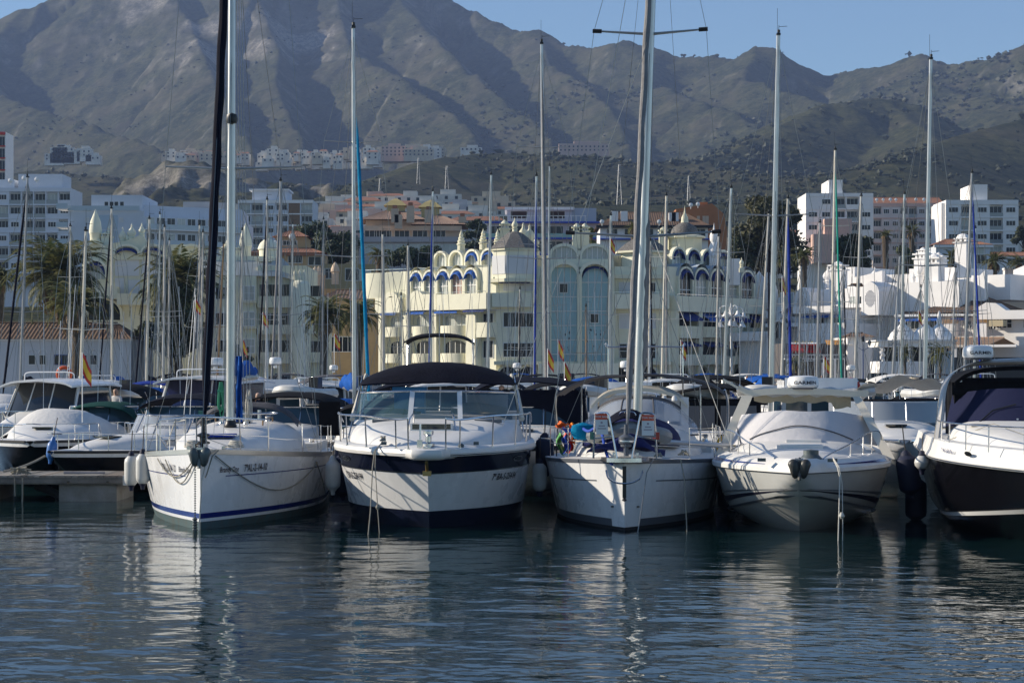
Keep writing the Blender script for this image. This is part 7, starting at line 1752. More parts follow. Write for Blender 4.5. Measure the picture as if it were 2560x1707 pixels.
def balcony_flats():
 Yc = 182.; zz = lambda py: CZ+(HZ-py)*Yc/F
 t = thing('apartment_building', 'cream balconied flats with tall ribbed pier between the big rolled sail and the small palm', 'building', (PX(650, Yc), Yc, GZ))
 x0, x1, x2 = PX(525, Yc), PX(640, Yc), PX(762, Yc); W = Wall(t, x0, Yc, 0); m = STC
 MB().box(x0, x1, Yc, Yc+12, GZ, zz(690)).build('wall', m, t, 0)
 MB().box(x1, x2, Yc+1.2, Yc+12, GZ, zz(662)).build('wall', m, t, 0)
 MB().box(PX(762, Yc), PX(800, Yc), Yc+2, Yc+12, GZ, zz(735)).build('wall', m, t, 0)
 MB().loft([[Vector((x0-1, Yc+3, zz(640))), Vector((x2-2.4, Yc+3, zz(640))), Vector((x2-1.2, Yc+3, zz(672)))], [Vector((x0-1, Yc-.6, zz(688))), Vector((x2-2.4, Yc+.4, zz(690))), Vector((x2-1.2, Yc+.6, zz(698)))]]).build('sloping_roof', mat('roof_pale_grey', (.42, .44, .42), .7, var=.1), t)
 MB().box(x0-1, x2-3, Yc+2.6, Yc+8, zz(690), zz(636)).build('upper_storey', STC2, t, 0)
 MB().box(PX(640, Yc), PX(672, Yc), Yc+2.2, Yc+5, zz(650), zz(640)).lathe([(.85, 0), (.85, .9), (1.0, 1.0), (.9, 1.3), (.75, 1.6), (.4, 1.9), (.15, 2.0), (.18, 2.3), (0, 2.6)], 12, (PX(659, Yc), Yc+3.5, zz(645))).build('cupola', STC2, t, 35, None, None, 0)
 for z0 in (752, 816, 884):
  MB().box(PX(608, Yc)-.0, PX(642, Yc), Yc-.6, Yc, zz(z0)-.2, zz(z0-42)).build('bay', m, t, 0)
  window(t, PX(625, Yc), Yc-.6, zz(z0), 1.05, 1.35, 0, glass=CURT, mull=1, trans=1)
  window(t, PX(560, Yc), Yc, zz(z0)+.1, 1.6, 1.2, 0, glass=GLR)
 W2 = Wall(t, x1, Yc+1.2, 0)
 for a, b in ((765, 740), (832, 812), (905, 880)):
  parapet(W2, .1, PX(730, Yc)-x1, zz(a), zz(b), 1.1, m); mb = MB(); W2.box(mb, .2, PX(728, Yc)-x1, 0, .03, zz(b), zz(b-30)); mb.build('balcony_window', GLR, t, 0)
  q = MB();
  for k in range(4): W2.box(q, .2+k*.85, .26+k*.85, .03, .08, zz(b), zz(b-30))
  q.build('glazing_bar', mat('frame_bronze', (.12, .12, .08), .5), t, 0)
  q = MB(); q.box(PX(762, Yc), PX(800, Yc), Yc+.9, Yc+2, zz(a)-.05, zz(b)); q.build('balcony', m, t, 0); q = MB(); q.box(PX(764, Yc), PX(798, Yc), Yc+1.95, Yc+2.0, zz(b), zz(b-28)); q.build('balcony_window', GLR, t, 0)
 MB().lathe([(1.0, 0), (1.0, zz(712)-GZ), (.85, zz(705)-GZ), (.55, zz(700)-GZ), (0, zz(699)-GZ)], 12, (PX(747, Yc), Yc+.9, GZ)).build('ribbed_pier', STC2, t)
 for k, s_ in ((-1, .7), (0, .8), (1, .7)): MB().lathe([(.22*s_*1.4, 0), (.25*s_*1.4, .4), (.2*s_, .8), (0, 1.1)], 8, (PX(747, Yc)+k*.42, Yc+.7, zz(702))).build('pinnacle', STC2, t)
 return t
balcony_flats()
# ------------------------------------------------------------------ low white building with tiled roof
def low_building():
 Yc = 166.; zz = lambda py: CZ+(HZ-py)*Yc/F
 t = thing('low_building', 'low white harbour building with brown tiled roof below the left palm', 'building', (PX(150, Yc), Yc, GZ))
 x0, x1 = PX(-120, Yc), PX(326, Yc)
 MB().box(x0, x1, Yc, Yc+6.5, GZ, zz(850)).build('wall', mat('render_lilac_white', (.60, .60, .62), .85, var=.05, vs=.5), t, 0)
 MB().box(x0-.1, x1+.1, Yc-.14, Yc+6.6, zz(852), zz(847)).build('eave', STW, t, 0)
 tile_roof(t, x0, x1, Yc, Yc+6.5, zz(848), zz(806), TILEO, hip=2.0, pitch=.31)
 for px in (80, 107, 145, 163, 209, 234): window(t, PX(px, Yc), Yc, zz(912), .62, .85, 0, glass=GLR, frame=mat('frame_blue', (.03, .06, .25), .5) if px in (145, 163) else FRW, mull=0)
 for px in (80, 107, 209, 234):
  mb = MB(); mb.lathe([(.33, -.04), (.40, 0), (.33, .04)], 12, (0, 0, 0), a0=0, a1=math.pi); mb.v = [(PX(px, Yc)+a, Yc-.02+c, zz(884)+b) for a, b, c in mb.v]; mb.build('window_arch', STW, t)
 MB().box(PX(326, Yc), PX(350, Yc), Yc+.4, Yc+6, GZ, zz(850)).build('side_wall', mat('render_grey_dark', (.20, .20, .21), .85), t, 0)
low_building()
# ------------------------------------------------------------------ blocks of flats
def block_flats(label, px0, px1, pt, Y, D, floors, cols, wall, fh=2.9, zb=None, glass=None, edge=None, pattern=None, roofm=None, pent=None, rails=True, brown=None, side=None, ang=0, wmull=2, topband=.7, depth=.9):
 x0, x1 = PX(px0, Y), PX(px1, Y); zt = PZ(pt, Y); zb = zt-floors*fh-topband if zb is None else zb
 t = thing('apartment_block', label, 'building', ((x0+x1)/2, Y, zb), 0)
 MB().box(x0, x1, Y+depth, Y+D, min(zb, zt-floors*fh-1)-12, zt).build('wall', wall, t, 0)
 cw = (x1-x0)/cols
 fin = MB()
 for c in range(cols+1): fin.box(x0+c*cw-.13, x0+c*cw+.13, Y+.05, Y+depth, zt-floors*fh-topband, zt)
 fin.build('dividing_wall', wall, t, 0)
 for f in range(floors):
  z1 = zt-topband-f*fh; z0 = z1-fh
  MB().box(x0-.05, x1+.05, Y-.02, Y+depth, z1-.12, z1+(.18 if f else topband)).build('floor_slab', edge or wall, t, 0)
  for c in range(cols):
   k = pattern(f, c) if pattern else (f+c) % 3
   xc = x0+(c+.5)*cw
   if k in (0, 1):      # open balcony with dark glazing behind
    window(t, xc, Y+depth, z0+.2, cw*.86, fh*.78, 0, glass=GLR if k else CURT if (f*7+c*3) % 5 == 0 else GLR, mull=2, proud=.06)
    if rails: MB().box(xc-cw*.46, xc+cw*.46, Y+.02, Y+.06, z0+.15, z0+1.05).build('balcony_rail', (mat('rail_glass_grey', (.22, .25, .26), .2, spec=.8), wall)[k], t, 0)
   elif k == 2:         # closed bay
    MB().box(xc-cw*.46, xc+cw*.46, Y+.08, Y+depth, z0+.1, z1-.13).build('closed_bay', wall, t, 0)
    window(t, xc, Y+.08, z0+1.1, cw*.66, 1.15, 0, glass=glass or GLR, mull=wmull)
   else:
    MB().box(xc-cw*.46, xc+cw*.46, Y+.08, Y+depth, z0+.1, z1-.13).build('closed_bay', brown or wall, t, 0)
 if pent:
  for a, b, h_ in pent: MB().box(PX(a, Y), PX(b, Y), Y+2, Y+D-1, zt, zt+h_).build('roof_house', wall, t, 0)
 if roofm:
  tile_roof(t, x0, x1, Y+.5, Y+D, zt, zt+1.8, roofm, 0, .2, pitch=.45)
 return t, x0, x1, zt
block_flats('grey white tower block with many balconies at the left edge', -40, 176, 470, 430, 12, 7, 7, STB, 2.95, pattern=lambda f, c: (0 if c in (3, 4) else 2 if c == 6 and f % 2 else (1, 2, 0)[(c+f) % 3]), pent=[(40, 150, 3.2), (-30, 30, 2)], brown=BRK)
for i, (px, py) in enumerate(((26, 458), (60, 452), (92, 455))): dish('white satellite dish on the left tower roof, %s of three' % ('leftmost', 'middle', 'rightmost')[i], P(px, py, 428), .55)
block_flats('sliver of red and white striped tower at the extreme left edge', -40, 13, 330, 600, 10, 6, 2, STW, 3.6, pattern=lambda f, c: 1, edge=REDP, rails=False)
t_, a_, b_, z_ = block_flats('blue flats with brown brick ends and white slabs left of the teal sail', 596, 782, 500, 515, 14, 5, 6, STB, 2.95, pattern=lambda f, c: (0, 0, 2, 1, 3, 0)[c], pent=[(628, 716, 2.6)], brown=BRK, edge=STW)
MB().box(PX(622, 516), PX(722, 516), 516.5, 527, z_+2.6, z_+3.0).build('roof_slab', STW, t_, 0)
# modern pale blue-white building
def modern():
 Y = 380.; zz = lambda py: CZ+(HZ-py)*Y/F
 t = thing('apartment_block', 'smooth pale blue modern block with glass balconies behind the cream turrets', 'building', (PX(250, Y), Y, 20))
 x0, x1 = PX(170, Y), PX(360, Y)
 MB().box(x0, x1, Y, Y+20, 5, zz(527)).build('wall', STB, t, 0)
 MB().box(PX(224, Y), PX(352, Y), Y+1.5, Y+18, zz(527), zz(486)).build('upper_storey', STB, t, 0)
 W = Wall(t, x1, Y, R(32)); L = 20
 MB().extr([(x1, Y), (x1+L*math.cos(R(32)), Y+L*math.sin(R(32))), (x1+L*math.cos(R(32)), Y+20+L*.5), (x1, Y+19.9)], 5, zz(540)).build('wing', STB, t, 0)
 MB().extr([(x1-.6, Y+3), (x1+L*math.cos(R(32)), Y+3+L*math.sin(R(32))), (x1+L*.8, Y+20+L*.5), (x1, Y+18)], zz(540), zz(510)).build('upper_storey', STB, t, 0)
 for f in range(4):
  z = zz(565)-f*3.0
  for c in range(9): W.win(1.3+c*2.1, z-.2, 1.7, 1.9, glass=GLR if (c+f) % 3 else CURT, mull=1)
  mb = MB(); W.box(mb, 0, L, .0, .9, z-.75, z-.55); mb.build('floor_slab', STW, t, 0); mb = MB(); W.box(mb, 0, L, .86, .9, z-.55, z+.4); mb.build('glass_rail', mat('rail_glass_pale', (.42, .50, .55), .2), t, 0)
 for px, w_ in ((262, .8), (275, .8), (287, .8), (301, .8)): window(t, PX(px, Y), Y+1.5, zz(522), w_, 1.5, 0, glass=GLR, mull=0)
 for a, b in ((230, 294),):
  for z0, z1 in ((573, 538), (610, 577)): mb = MB(); mb.box(PX(a, Y), PX(b, Y), Y-.03, Y, zz(z0), zz(z1)); mb.build('glazing', mat('glazing_soft_blue', (.38, .48, .58), .2), t, 0)
 for px, py in ((218, 556), (303, 556)): window(t, PX(px, Y), Y, zz(py), .8, .9, 0, glass=SHUT, mull=0)
 for py in (524, 570, 612):
  MB().box(PX(144, Y), x0+.2, Y-1.2, Y+4, zz(py), zz(py-2)).build('balcony_slab', STW, t, 0); MB().box(PX(144, Y), x0+.2, Y-1.2, Y-1.16, zz(py-2), zz(py-14)).build('glass_rail', MATS['rail_glass_pale'], t, 0)
 MB().box(x0, PX(350, Y), Y-.5, Y-.46, zz(527), zz(515)).build('glass_rail', MATS['rail_glass_pale'], t, 0)
modern()
# right-hand towers
t_, a_, b_, z_ = block_flats('white tower block with pink lower terraces behind the dark tree', 2016, 2182, 483, 450, 14, 5, 5, STW, 2.9, pattern=lambda f, c: (2, 2, 1, 0, 2)[c] if f else (3, 2, 0, 1, 3)[c], pent=[(2076, 2110, 3.2)])
MB().box(PX(2030, 448), PX(2150, 448), 446, 450, z_-16, z_-9.5).build('terrace_block', STP, t_, 0)
MB().box(PX(2060, 448), PX(2128, 448), 447, 450, z_-9.5, z_-6).build('terrace_block', STP, t_, 0)
block_flats('pink and white flats with red roof between two white towers', 2183, 2360, 508, 470, 12, 6, 8, mat('render_white_pinkish', (.62, .54, .50), .85), 2.9, pattern=lambda f, c: (1, 2, 2, 1, 0, 2, 1, 2)[c], edge=STP, roofm=TILE)
for i, px in enumerate((2192, 2208, 2226, 2240, 2262, 2290, 2310)): dish('%s satellite dish on the red roof of the pink flats' % ('leftmost', 'second from left', 'third from left', 'middle', 'third from right', 'second from right', 'rightmost')[i] , P(px, 503, 469.5), .36+.02*(px % 4))
t_, a_, b_, z_ = block_flats('white eight storey tower block at right with stacked balconies', 2366, 2545, 500, 440, 14, 6, 5, STW, 2.95, pattern=lambda f, c: (2, 0, 2, 0, 2)[c], pent=[(2434, 2474, 3.6)], topband=.9)
MB().box(PX(2356, 440), PX(2366, 440), 441, 452, z_-18, z_-.6).build('balcony_stack', STW, t_, 0)
# ------------------------------------------------------------------ houses with pitched roofs in the middle distance
def house_b(label, px0, px1, pe, pr, pb, Y, D, wallm, roofm=None, hip=1.5, wins=(), chims=(), z0=None, cat='house', band=None):
 x0, x1 = PX(px0, Y), PX(px1, Y); t = thing('house', label, cat, ((x0+x1)/2, Y, PZ(pb, Y)))
 MB().box(x0, x1, Y, Y+D, PZ(pb, Y)-3, PZ(pe, Y)).build('wall', wallm, t, 0)
 if roofm: tile_roof(t, x0, x1, Y, Y+D, PZ(pe, Y), PZ(pr, Y), roofm, hip=hip, ov=.5, pitch=.4)
 for px, py, w_, h_ in wins: window(t, PX(px, Y), Y, PZ(py, Y), w_, h_, 0, glass=GLR if (px+py) % 3 else CURT, mull=1)
 for px, p0, p1 in chims:
  x = PX(px, Y-.5); MB().box(x-.6, x+.6, Y+D*.3, Y+D*.3+1.2, PZ(pe, Y)-1, PZ(p1, Y)).box(x-.7, x+.7, Y+D*.3-.1, Y+D*.3+1.3, PZ(p1, Y), PZ(p1, Y)+.25).build('chimney', wallm, t, 0, None, None, 0)
 if band: MB().box(x0-.4, x1+.4, Y-.5, Y, PZ(pe, Y)-.45, PZ(pe, Y)-.05).build('eave', band, t, 0)
 return t
house_b('tan upper house with small tiled roof left of the pines', 688, 765, 592, 575, 640, 305, 7, STT, TILE, 2.0, [(716, 614, 1.2, .8), (735, 614, 1.0, .8)])
house_b('wide tan house with red tiled roof below the blue flats', 618, 805, 632, 617, 700, 300, 9, STT, TILE, 2.5, [(738, 658, 2.2, 1.2), (787, 664, 2.0, 1.4), (690, 660, 1.6, 1.2)], band=TILE)
dish('pale satellite dish on the tan upper house', P(730, 600, 303), .5); dish('small satellite dish left of the tan upper house', P(689, 612, 303), .35)
house_b('beige terrace house with blue windows left of the teal rolled sail', 806, 962, 660, 655, 720, 285, 10, mat('render_olive_beige', (.33, .26, .14), .85, var=.1), None, 0, [(822, 697, 1.2, 1.5), (880, 702, 2.0, 1.8), (912, 702, 1.8, 1.6)])
house_b('peach roof terrace house with domed chimneys in front of the beige one', 755, 880, 722, 716, 800, 240, 8, mat('render_apricot', (.52, .33, .16), .85, var=.08), None, 0, [(845, 760, 1.0, 1.2)], [(770, 720, 678), (792, 720, 690)])
house_b('tan building with dark tiled roof behind the small palm', 800, 965, 748, 722, 940, 228, 9, STT, TILEO, 2.0, [(925, 770, .8, 1.6), (955, 775, .8, 1.6), (835, 880, 2.0, 1.8), (870, 880, 2.0, 1.8)])
for px, s_ in ((788, .9), (797, .9), (838, 1.1)): single(MB().lathe([(.4*s_, -1), (.4*s_, .4), (.5*s_, .5), (.45*s_, .9), (.25*s_, 1.4), (0, 1.7)], 10, tuple(P(px, 690 if px > 800 else 700, 238))).build('chimney', STPE), 'domed pinkish chimney on the peach terrace house, %s' % {788: 'leftmost', 797: 'next to the leftmost', 838: 'standing apart at right'}[px], 'chimney')
# pinkish hillside hotel
def hotel():
 Y = 400.; zz = lambda py: CZ+(HZ-py)*Y/F
 t = thing('hotel', 'large peach coloured hillside building with brown roofs and pale chimneys above the round balconies', 'hotel', (PX(1040, Y), Y, 25))
 x0 = PX(912, Y); W = Wall(t, x0, Y, 0); pale = mat('render_mauve_grey', (.42, .39, .39), .85, var=.05)
 MB().box(x0, PX(1150, Y), Y, Y+14, 10, zz(566)).build('wall', STPE, t, 0)
 MB().box(x0-1, PX(1190, Y), Y-3, Y+10, 8, zz(600)).build('lower_storey', pale, t, 0)
 MB().box(x0-1, PX(1178, Y), Y-3.6, Y-3, zz(608), zz(595)).build('balcony', pale, t, 0); MB().box(x0, PX(1155, Y), Y-1.5, Y-1.3, zz(578), zz(566)).build('balcony', STPE, t, 0)
 MB().box(PX(912, Y), PX(1130, Y), Y+2, Y+14, zz(566), zz(548)).build('upper_storey', STPE, t, 0)
 for (a, b, c, d, e) in ((900, 1060, 548, 516, 3), (1035, 1160, 562, 530, 5)): tile_roof(t, PX(a, Y), PX(b, Y), Y+1-(e-3), Y+14, zz(c), zz(d), mat('roof_tile_brown_pale', (.33, .22, .16), .85, var=.3, vs=3), hip=6, ov=.6, pitch=.5)
 for a, b in ((984, 508), (1072, 512)): MB().lathe([(3.4, 0), (1.6, 1.1), (0, 1.7)], 4, (PX(a+0, Y), Y+8, zz(b)), a0=R(45), a1=R(405)).box(PX(a, Y)-1.8, PX(a, Y)+1.8, Y+6.2, Y+9.8, zz(b)-3, zz(b)).build('lantern_roof', mat('roof_ochre_panel', (.45, .36, .15), .7), t, 0, None, None, 0)
 for px, p0, p1 in ((987, 560, 525), (1026, 560, 518), (1071, 560, 528), (996, 575, 540), (1156, 560, 545)):
  x = PX(px, Y-3.2); MB().box(x-.75, x+.75, Y-3.4, Y-2.0, zz(p0), zz(p1)).build('chimney', STPE, t, 0); MB().box(x-.45, x+.45, Y-3.1, Y-2.3, zz(p1), zz(p1)+.7).build('chimney_pot', TILE, t, 0)
 for px, py in ((960, 594), (1005, 594), (1050, 594), (1095, 594), (930, 594)): window(t, PX(px, Y), Y, zz(py), 3.0, 1.9, 0, glass=GLR, mull=2)
 for px in (925, 965, 1005, 1045, 1085, 1125): window(t, PX(px, Y-3), Y-3, zz(636), 3.0, 1.9, 0, glass=CURT, mull=1)
hotel()
def blue_white():
 Y = 350.; zz = lambda py: CZ+(HZ-py)*Y/F
 t = thing('apartment_block', 'pale building with blue slab edges and white rails above the roof turrets', 'building', (PX(1365, Y), Y, 20))
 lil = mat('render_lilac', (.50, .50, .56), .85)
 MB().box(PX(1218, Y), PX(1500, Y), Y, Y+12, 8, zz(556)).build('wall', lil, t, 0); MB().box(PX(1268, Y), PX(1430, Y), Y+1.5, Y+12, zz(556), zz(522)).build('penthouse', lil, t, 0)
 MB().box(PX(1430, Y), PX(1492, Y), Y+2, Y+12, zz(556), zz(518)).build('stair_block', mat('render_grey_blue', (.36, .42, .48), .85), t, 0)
 MB().box(PX(1262, Y), PX(1436, Y), Y+.4, Y+12, zz(524), zz(517)).build('roof_slab', STW, t, 0)
 for py in (556, 596, 636): MB().box(PX(1212, Y), PX(1510, Y), Y-1.4, Y, zz(py+3), zz(py-1)).build('floor_slab', SLB, t, 0)
 for py in (596,): MB().box(PX(1212, Y), PX(1510, Y), Y-1.35, Y-1.3, zz(py), zz(py-11)).build('glass_rail', mat('rail_glass_green', (.20, .38, .38), .2), t, 0)
 r_ = MB(); r_.box(PX(1225, Y), PX(1465, Y), Y-1.3, Y-1.22, zz(542), zz(540.5))
 for k in range(22): x = PX(1225+k*11.3, Y); r_.box(x-.05, x+.05, Y-1.29, Y-1.23, zz(556), zz(542))
 r_.build('white_rail', FRW, t, 0)
 for a in (1297, 1392): window(t, PX(a, Y), Y+1.5, zz(546), 3.0, 1.4, 0, glass=mat('louvre_dark', (.05, .025, .02), .8), mull=0)
 for px in (1240, 1290, 1340, 1390, 1440):
  for py in (592, 630): window(t, PX(px, Y), Y, zz(py), 2.6, 1.9, 0, glass=GLR, mull=1)
 return t
blue_white()
def brown_roof():
 Y = 320.; zz = lambda py: CZ+(HZ-py)*Y/F
 t = thing('apartment_block', 'white building with a long brown tiled roof and chimneys behind the grey rolled sail', 'building', (PX(1640, Y), Y, 20))
 MB().box(PX(1500, Y), PX(1770, Y), Y, Y+12, 8, zz(568)).build('wall', STW, t, 0)
 tile_roof(t, PX(1505, Y), PX(1765, Y), Y, Y+12, zz(567), zz(524), TILEO, hip=4, ov=1.0, pitch=.36)
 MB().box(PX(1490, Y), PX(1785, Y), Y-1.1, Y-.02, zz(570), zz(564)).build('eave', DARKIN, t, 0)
 for px in (1538, 1562, 1683, 1690): x = PX(px, Y); MB().box(x-.55, x+.55, Y+1.5, Y+2.5, zz(560), zz(526 if px < 1600 else 530)).build('chimney', STW, t, 0)
 for px in (1530, 1575, 1620, 1665, 1710, 1750): window(t, PX(px, Y), Y, zz(592), 1.8, 1.3, 0, glass=GLR, mull=1)
 MB().box(PX(1500, Y), PX(1780, Y), Y-1, Y, zz(600), zz(597)).build('floor_slab', SLB, t, 0)
brown_roof()
def orange_house():
 Y = 335.; zz = lambda py: CZ+(HZ-py)*Y/F
 t = thing('house', 'orange brown gabled building right of the grey rolled sail', 'building', (PX(1760, Y), Y, 20))
 pts = [(PX(1690, Y), zz(640)), (PX(1690, Y), zz(523)), (PX(1755, Y), zz(512)), (PX(1780, Y), zz(509)), (PX(1810, Y), zz(535)), (PX(1818, Y), zz(580)), (PX(1818, Y), zz(640))]
 MB().prism(pts[::-1], Y, Y+12).build('wall', STO, t, 0); MB().box(PX(1752, Y), PX(1772, Y), Y+2, Y+5, zz(515), zz(503)).build('chimney', STO, t, 0)
 for px in (1704, 1716, 1746, 1760, 1768): MB().box(PX(px, Y)-.25, PX(px, Y)+.25, Y-.06, Y, zz(565), zz(540)).build('slit_window', STPE, t, 0)
orange_house()
for i, (px, py) in enumerate(((1505, 560), (1648, 560), (1727, 518), (1745, 516))): dish(('satellite dish at the left end of the long brown roof', 'satellite dish in the middle of the long brown roof', 'left satellite dish on the orange house ridge', 'right satellite dish on the orange house ridge')[i], P(px, py, 318.5 if i < 2 else 334), .36)
house_b('white house with low red hipped roof right of the tall white mast', 2340, 2476, 612, 594, 700, 330, 10, STB, TILE, 3, [(2398, 632, 2, 1.4), (2445, 636, 2, 1.6), (2452, 660, 2, 1.6)], [], band=STW)
house_b('white house with long red roof at the right edge under the tower', 2470, 2640, 640, 628, 670, 345, 8, STW, TILE, 1, [(2530, 660, 1.6, 1.0)])
house_b('house with red roof behind the brown hipped roof, lower right', 2400, 2560, 702, 686, 760, 290, 8, STW, TILE, 1, [(2470, 740, 1.6, 1.3), (2440, 742, 1.4, 1.2)], [(2424, 700, 690), (2482, 700, 684), (2535, 700, 672)])
house_b('small tan house with red roof at the right edge', 2490, 2640, 716, 702, 760, 262, 7, STPE, TILE, 1.5, [(2510, 740, 1.5, 1.0), (2545, 742, 1.2, 1.0)])
# ------------------------------------------------------------------ white villas of the marina
def villas():
 Y = 205.; zz = lambda py, Y=205.: CZ+(HZ-py)*Y/F
 t = thing('white_villa', 'stepped white villas with many chimneys and curved gables right of the cream building', 'building', (PX(2080, Y), Y, GZ)); m = STW
 def blk(a, b, pt, pb, y, D=8, mm=m, name='wall'): MB().box(PX(a, y), PX(b, y), y, y+D, max(GZ, zz(pb, y)), zz(pt, y)).build(name, mm, t, 0)
 for a, b, pt, pb, y in [(1892, 1960, 745, 960, 206), (1960, 2025, 740, 960, 204), (1966, 2022, 668, 745, 212), (1925, 1968, 690, 745, 214), (2015, 2110, 790, 960, 201), (2020, 2180, 722, 960, 206), (2095, 2182, 775, 960, 200.5), (2115, 2215, 678, 724, 214), (2010, 2112, 690, 724, 216), (2170, 2330, 712, 960, 207), (2205, 2345, 700, 760, 213), (2300, 2390, 672, 760, 220), (2100, 2210, 808, 960, 199), (1960, 2030, 826, 960, 199)]: blk(a, b, pt, pb, y)
 # curved gables with lattice ovals
 for cx, w_, pt in ((2034, 38, 716), (2192, 40, 707)):
  y = 203.5; x = PX(cx, y); hw = w_/2*y/F
  o = [(x-hw, zz(790, y)), (x-hw, zz(pt+24, y)), (x-hw*.8, zz(pt+12, y)), (x-hw*.35, zz(pt+4, y)), (x, zz(pt, y)), (x+hw*.35, zz(pt+4, y)), (x+hw*.8, zz(pt+12, y)), (x+hw, zz(pt+24, y)), (x+hw, zz(790, y))]
  MB().prism(o[::-1], y, y+3.2).build('curved_gable', m, t, 0)
  lt = MB()
  for i in range(-4, 5):
   for j in range(-6, 7):
    if (i/4.4)**2+(j/6.4)**2 < 1: lt.box(x+i*.11-.03, x+i*.11+.03, y-.04, y, zz(pt+42, y)+j*.13-.04, zz(pt+42, y)+j*.13+.04)
  lt.build('lattice', mat('lattice_shade', (.40, .40, .42), .8), t, 0, None, 'stuff')
 # sweeping side walls
 for pts, y in (([(2204, 715), (2330, 706), (2345, 690), (2345, 800), (2204, 800)], 209.5), ([(2300, 760), (2300, 690), (2350, 668), (2385, 668), (2405, 690), (2425, 735), (2425, 760)], 216.5), ([(1980, 745), (2000, 700), (2060, 690), (2100, 680), (2100, 745)], 211)):
  MB().prism([(PX(a, y), zz(b, y)) for a, b in pts][::-1], y, y+.6).build('sweeping_wall', m, t, 0)
 # windows, balconies, awnings
 W = Wall(t, PX(1892, 204), 204, 0); f = 204/F
 for px, pb, w_, h_ in ((1990, 765, 1.4, 1.5), (1940, 770, 1.2, 1.3), (1992, 815, 1.3, 1.3)): window(t, PX(px, 204), 204 if px > 1960 else 206, zz(pb), w_, h_, 0, glass=CURT)
 for a, b, y, z0, z1 in ((2100, 2178, 200.5, 815, 792), (2105, 2165, 206, 762, 742)):
  for k in range(4):
   w_ = (b-a)/4*y/F; window(t, PX(a, y)+w_*(k+.5), y, zz(z0, y), w_*.92, zz(z1, y)-zz(z0, y), 0, glass=GLR if k % 2 else CURT, mull=1)
 for a, b, y, z0, z1 in ((1958, 2016, 202.6, 792, 773), (2092, 2184, 198.8, 783, 765), (2085, 2172, 204.5, 770, 762), (1957, 2030, 197.6, 850, 829), (2015, 2105, 199.4, 815, 806)): MB().box(PX(a, y), PX(b, y), y, y+1.2, zz(z0, y), zz(z1, y)).build('balcony', m, t, 0)
 Wb = Wall(t, PX(2096, 200.5), 200.5, 0); awning(Wb, 0, 88*200.5/F, zz(790), .15, 1.1, AWB);
 for pb, y, a, b in ((806, 199.2, 2035, 2075), (795, 200.8, 2020, 2050)): arched_window(Wall(t, PX(a, y), y, 0), .8, .9, zz(pb+40), zz(pb+10), glass=GLR, wallm=STW, mull=1, tr=0)
 # small tile strips
 for a, b, pt, y in ((1890, 1930, 742, 205.5), (2003, 2050, 776, 202.6), (2060, 2085, 708, 209), (2160, 2180, 728, 205), (2060, 2100, 772, 200)): tile_roof(t, PX(a, y), PX(b, y), y-1, y+1, zz(pt+6), zz(pt), TILEO, 0, 0, pitch=.3)
 for px, pb, k, s_, y in ((1905, 745, 'd', 1.5, 205), (1928, 745, 'd', 1.2, 205), (2038, 715, 'o', 1.1, 207), (2070, 715, 'h', 1.25, 206.5), (2053, 710, 'o', .9, 213), (2130, 690, 'h', 1.2, 215), (2131, 660, 'h', .8, 215), (2165, 692, 'h', 1.1, 215), (2223, 708, 'o', 1.05, 208.5), (2254, 712, 'h', 1.35, 208.5), (2211, 708, 'o', .5, 208.3)):
  b = MB(); x = PX(px, y); z = zz(pb, y)
  if k == 'o': onion(b, x, y, z-.2, s_)
  elif k == 'h': chimney(b, x, y, z-.6, .95*s_, 2.4*s_)
  else: b.lathe([(.7*s_, -1), (.75*s_, .6), (.55*s_, 1.6), (.3*s_, 2.4), (.0, 3.1)], 10, (x, y, z))
  b.build('chimney', m, t, 35, None, None, 0)
 y = 210; x = PX(2292, y); MB().box(x-.52, x+.52, y-.52, y+.52, zz(705, y), zz(622, y)).box(x-.68, x+.68, y-.68, y+.68, zz(622, y), zz(620, y)).box(x-.5, x-.3, y-.5, y+.5, zz(620, y), zz(613, y)).box(x-.1, x+.1, y-.5, y+.5, zz(620, y), zz(613, y)).box(x+.3, x+.5, y-.5, y+.5, zz(620, y), zz(613, y)).box(x-.62, x+.62, y-.62, y+.62, zz(613, y), zz(611, y)).build('tall_chimney', m, t, 0, None, None, 0)
 MB().lathe([(.62, 0), (.45, .35), (0, .5)], 8, (x, y, zz(611, y))).build('chimney_cap', m, t)
 t.rotation_euler = (0, 0, R(-42)); t.scale = (1.26, 1, 1)
villas()
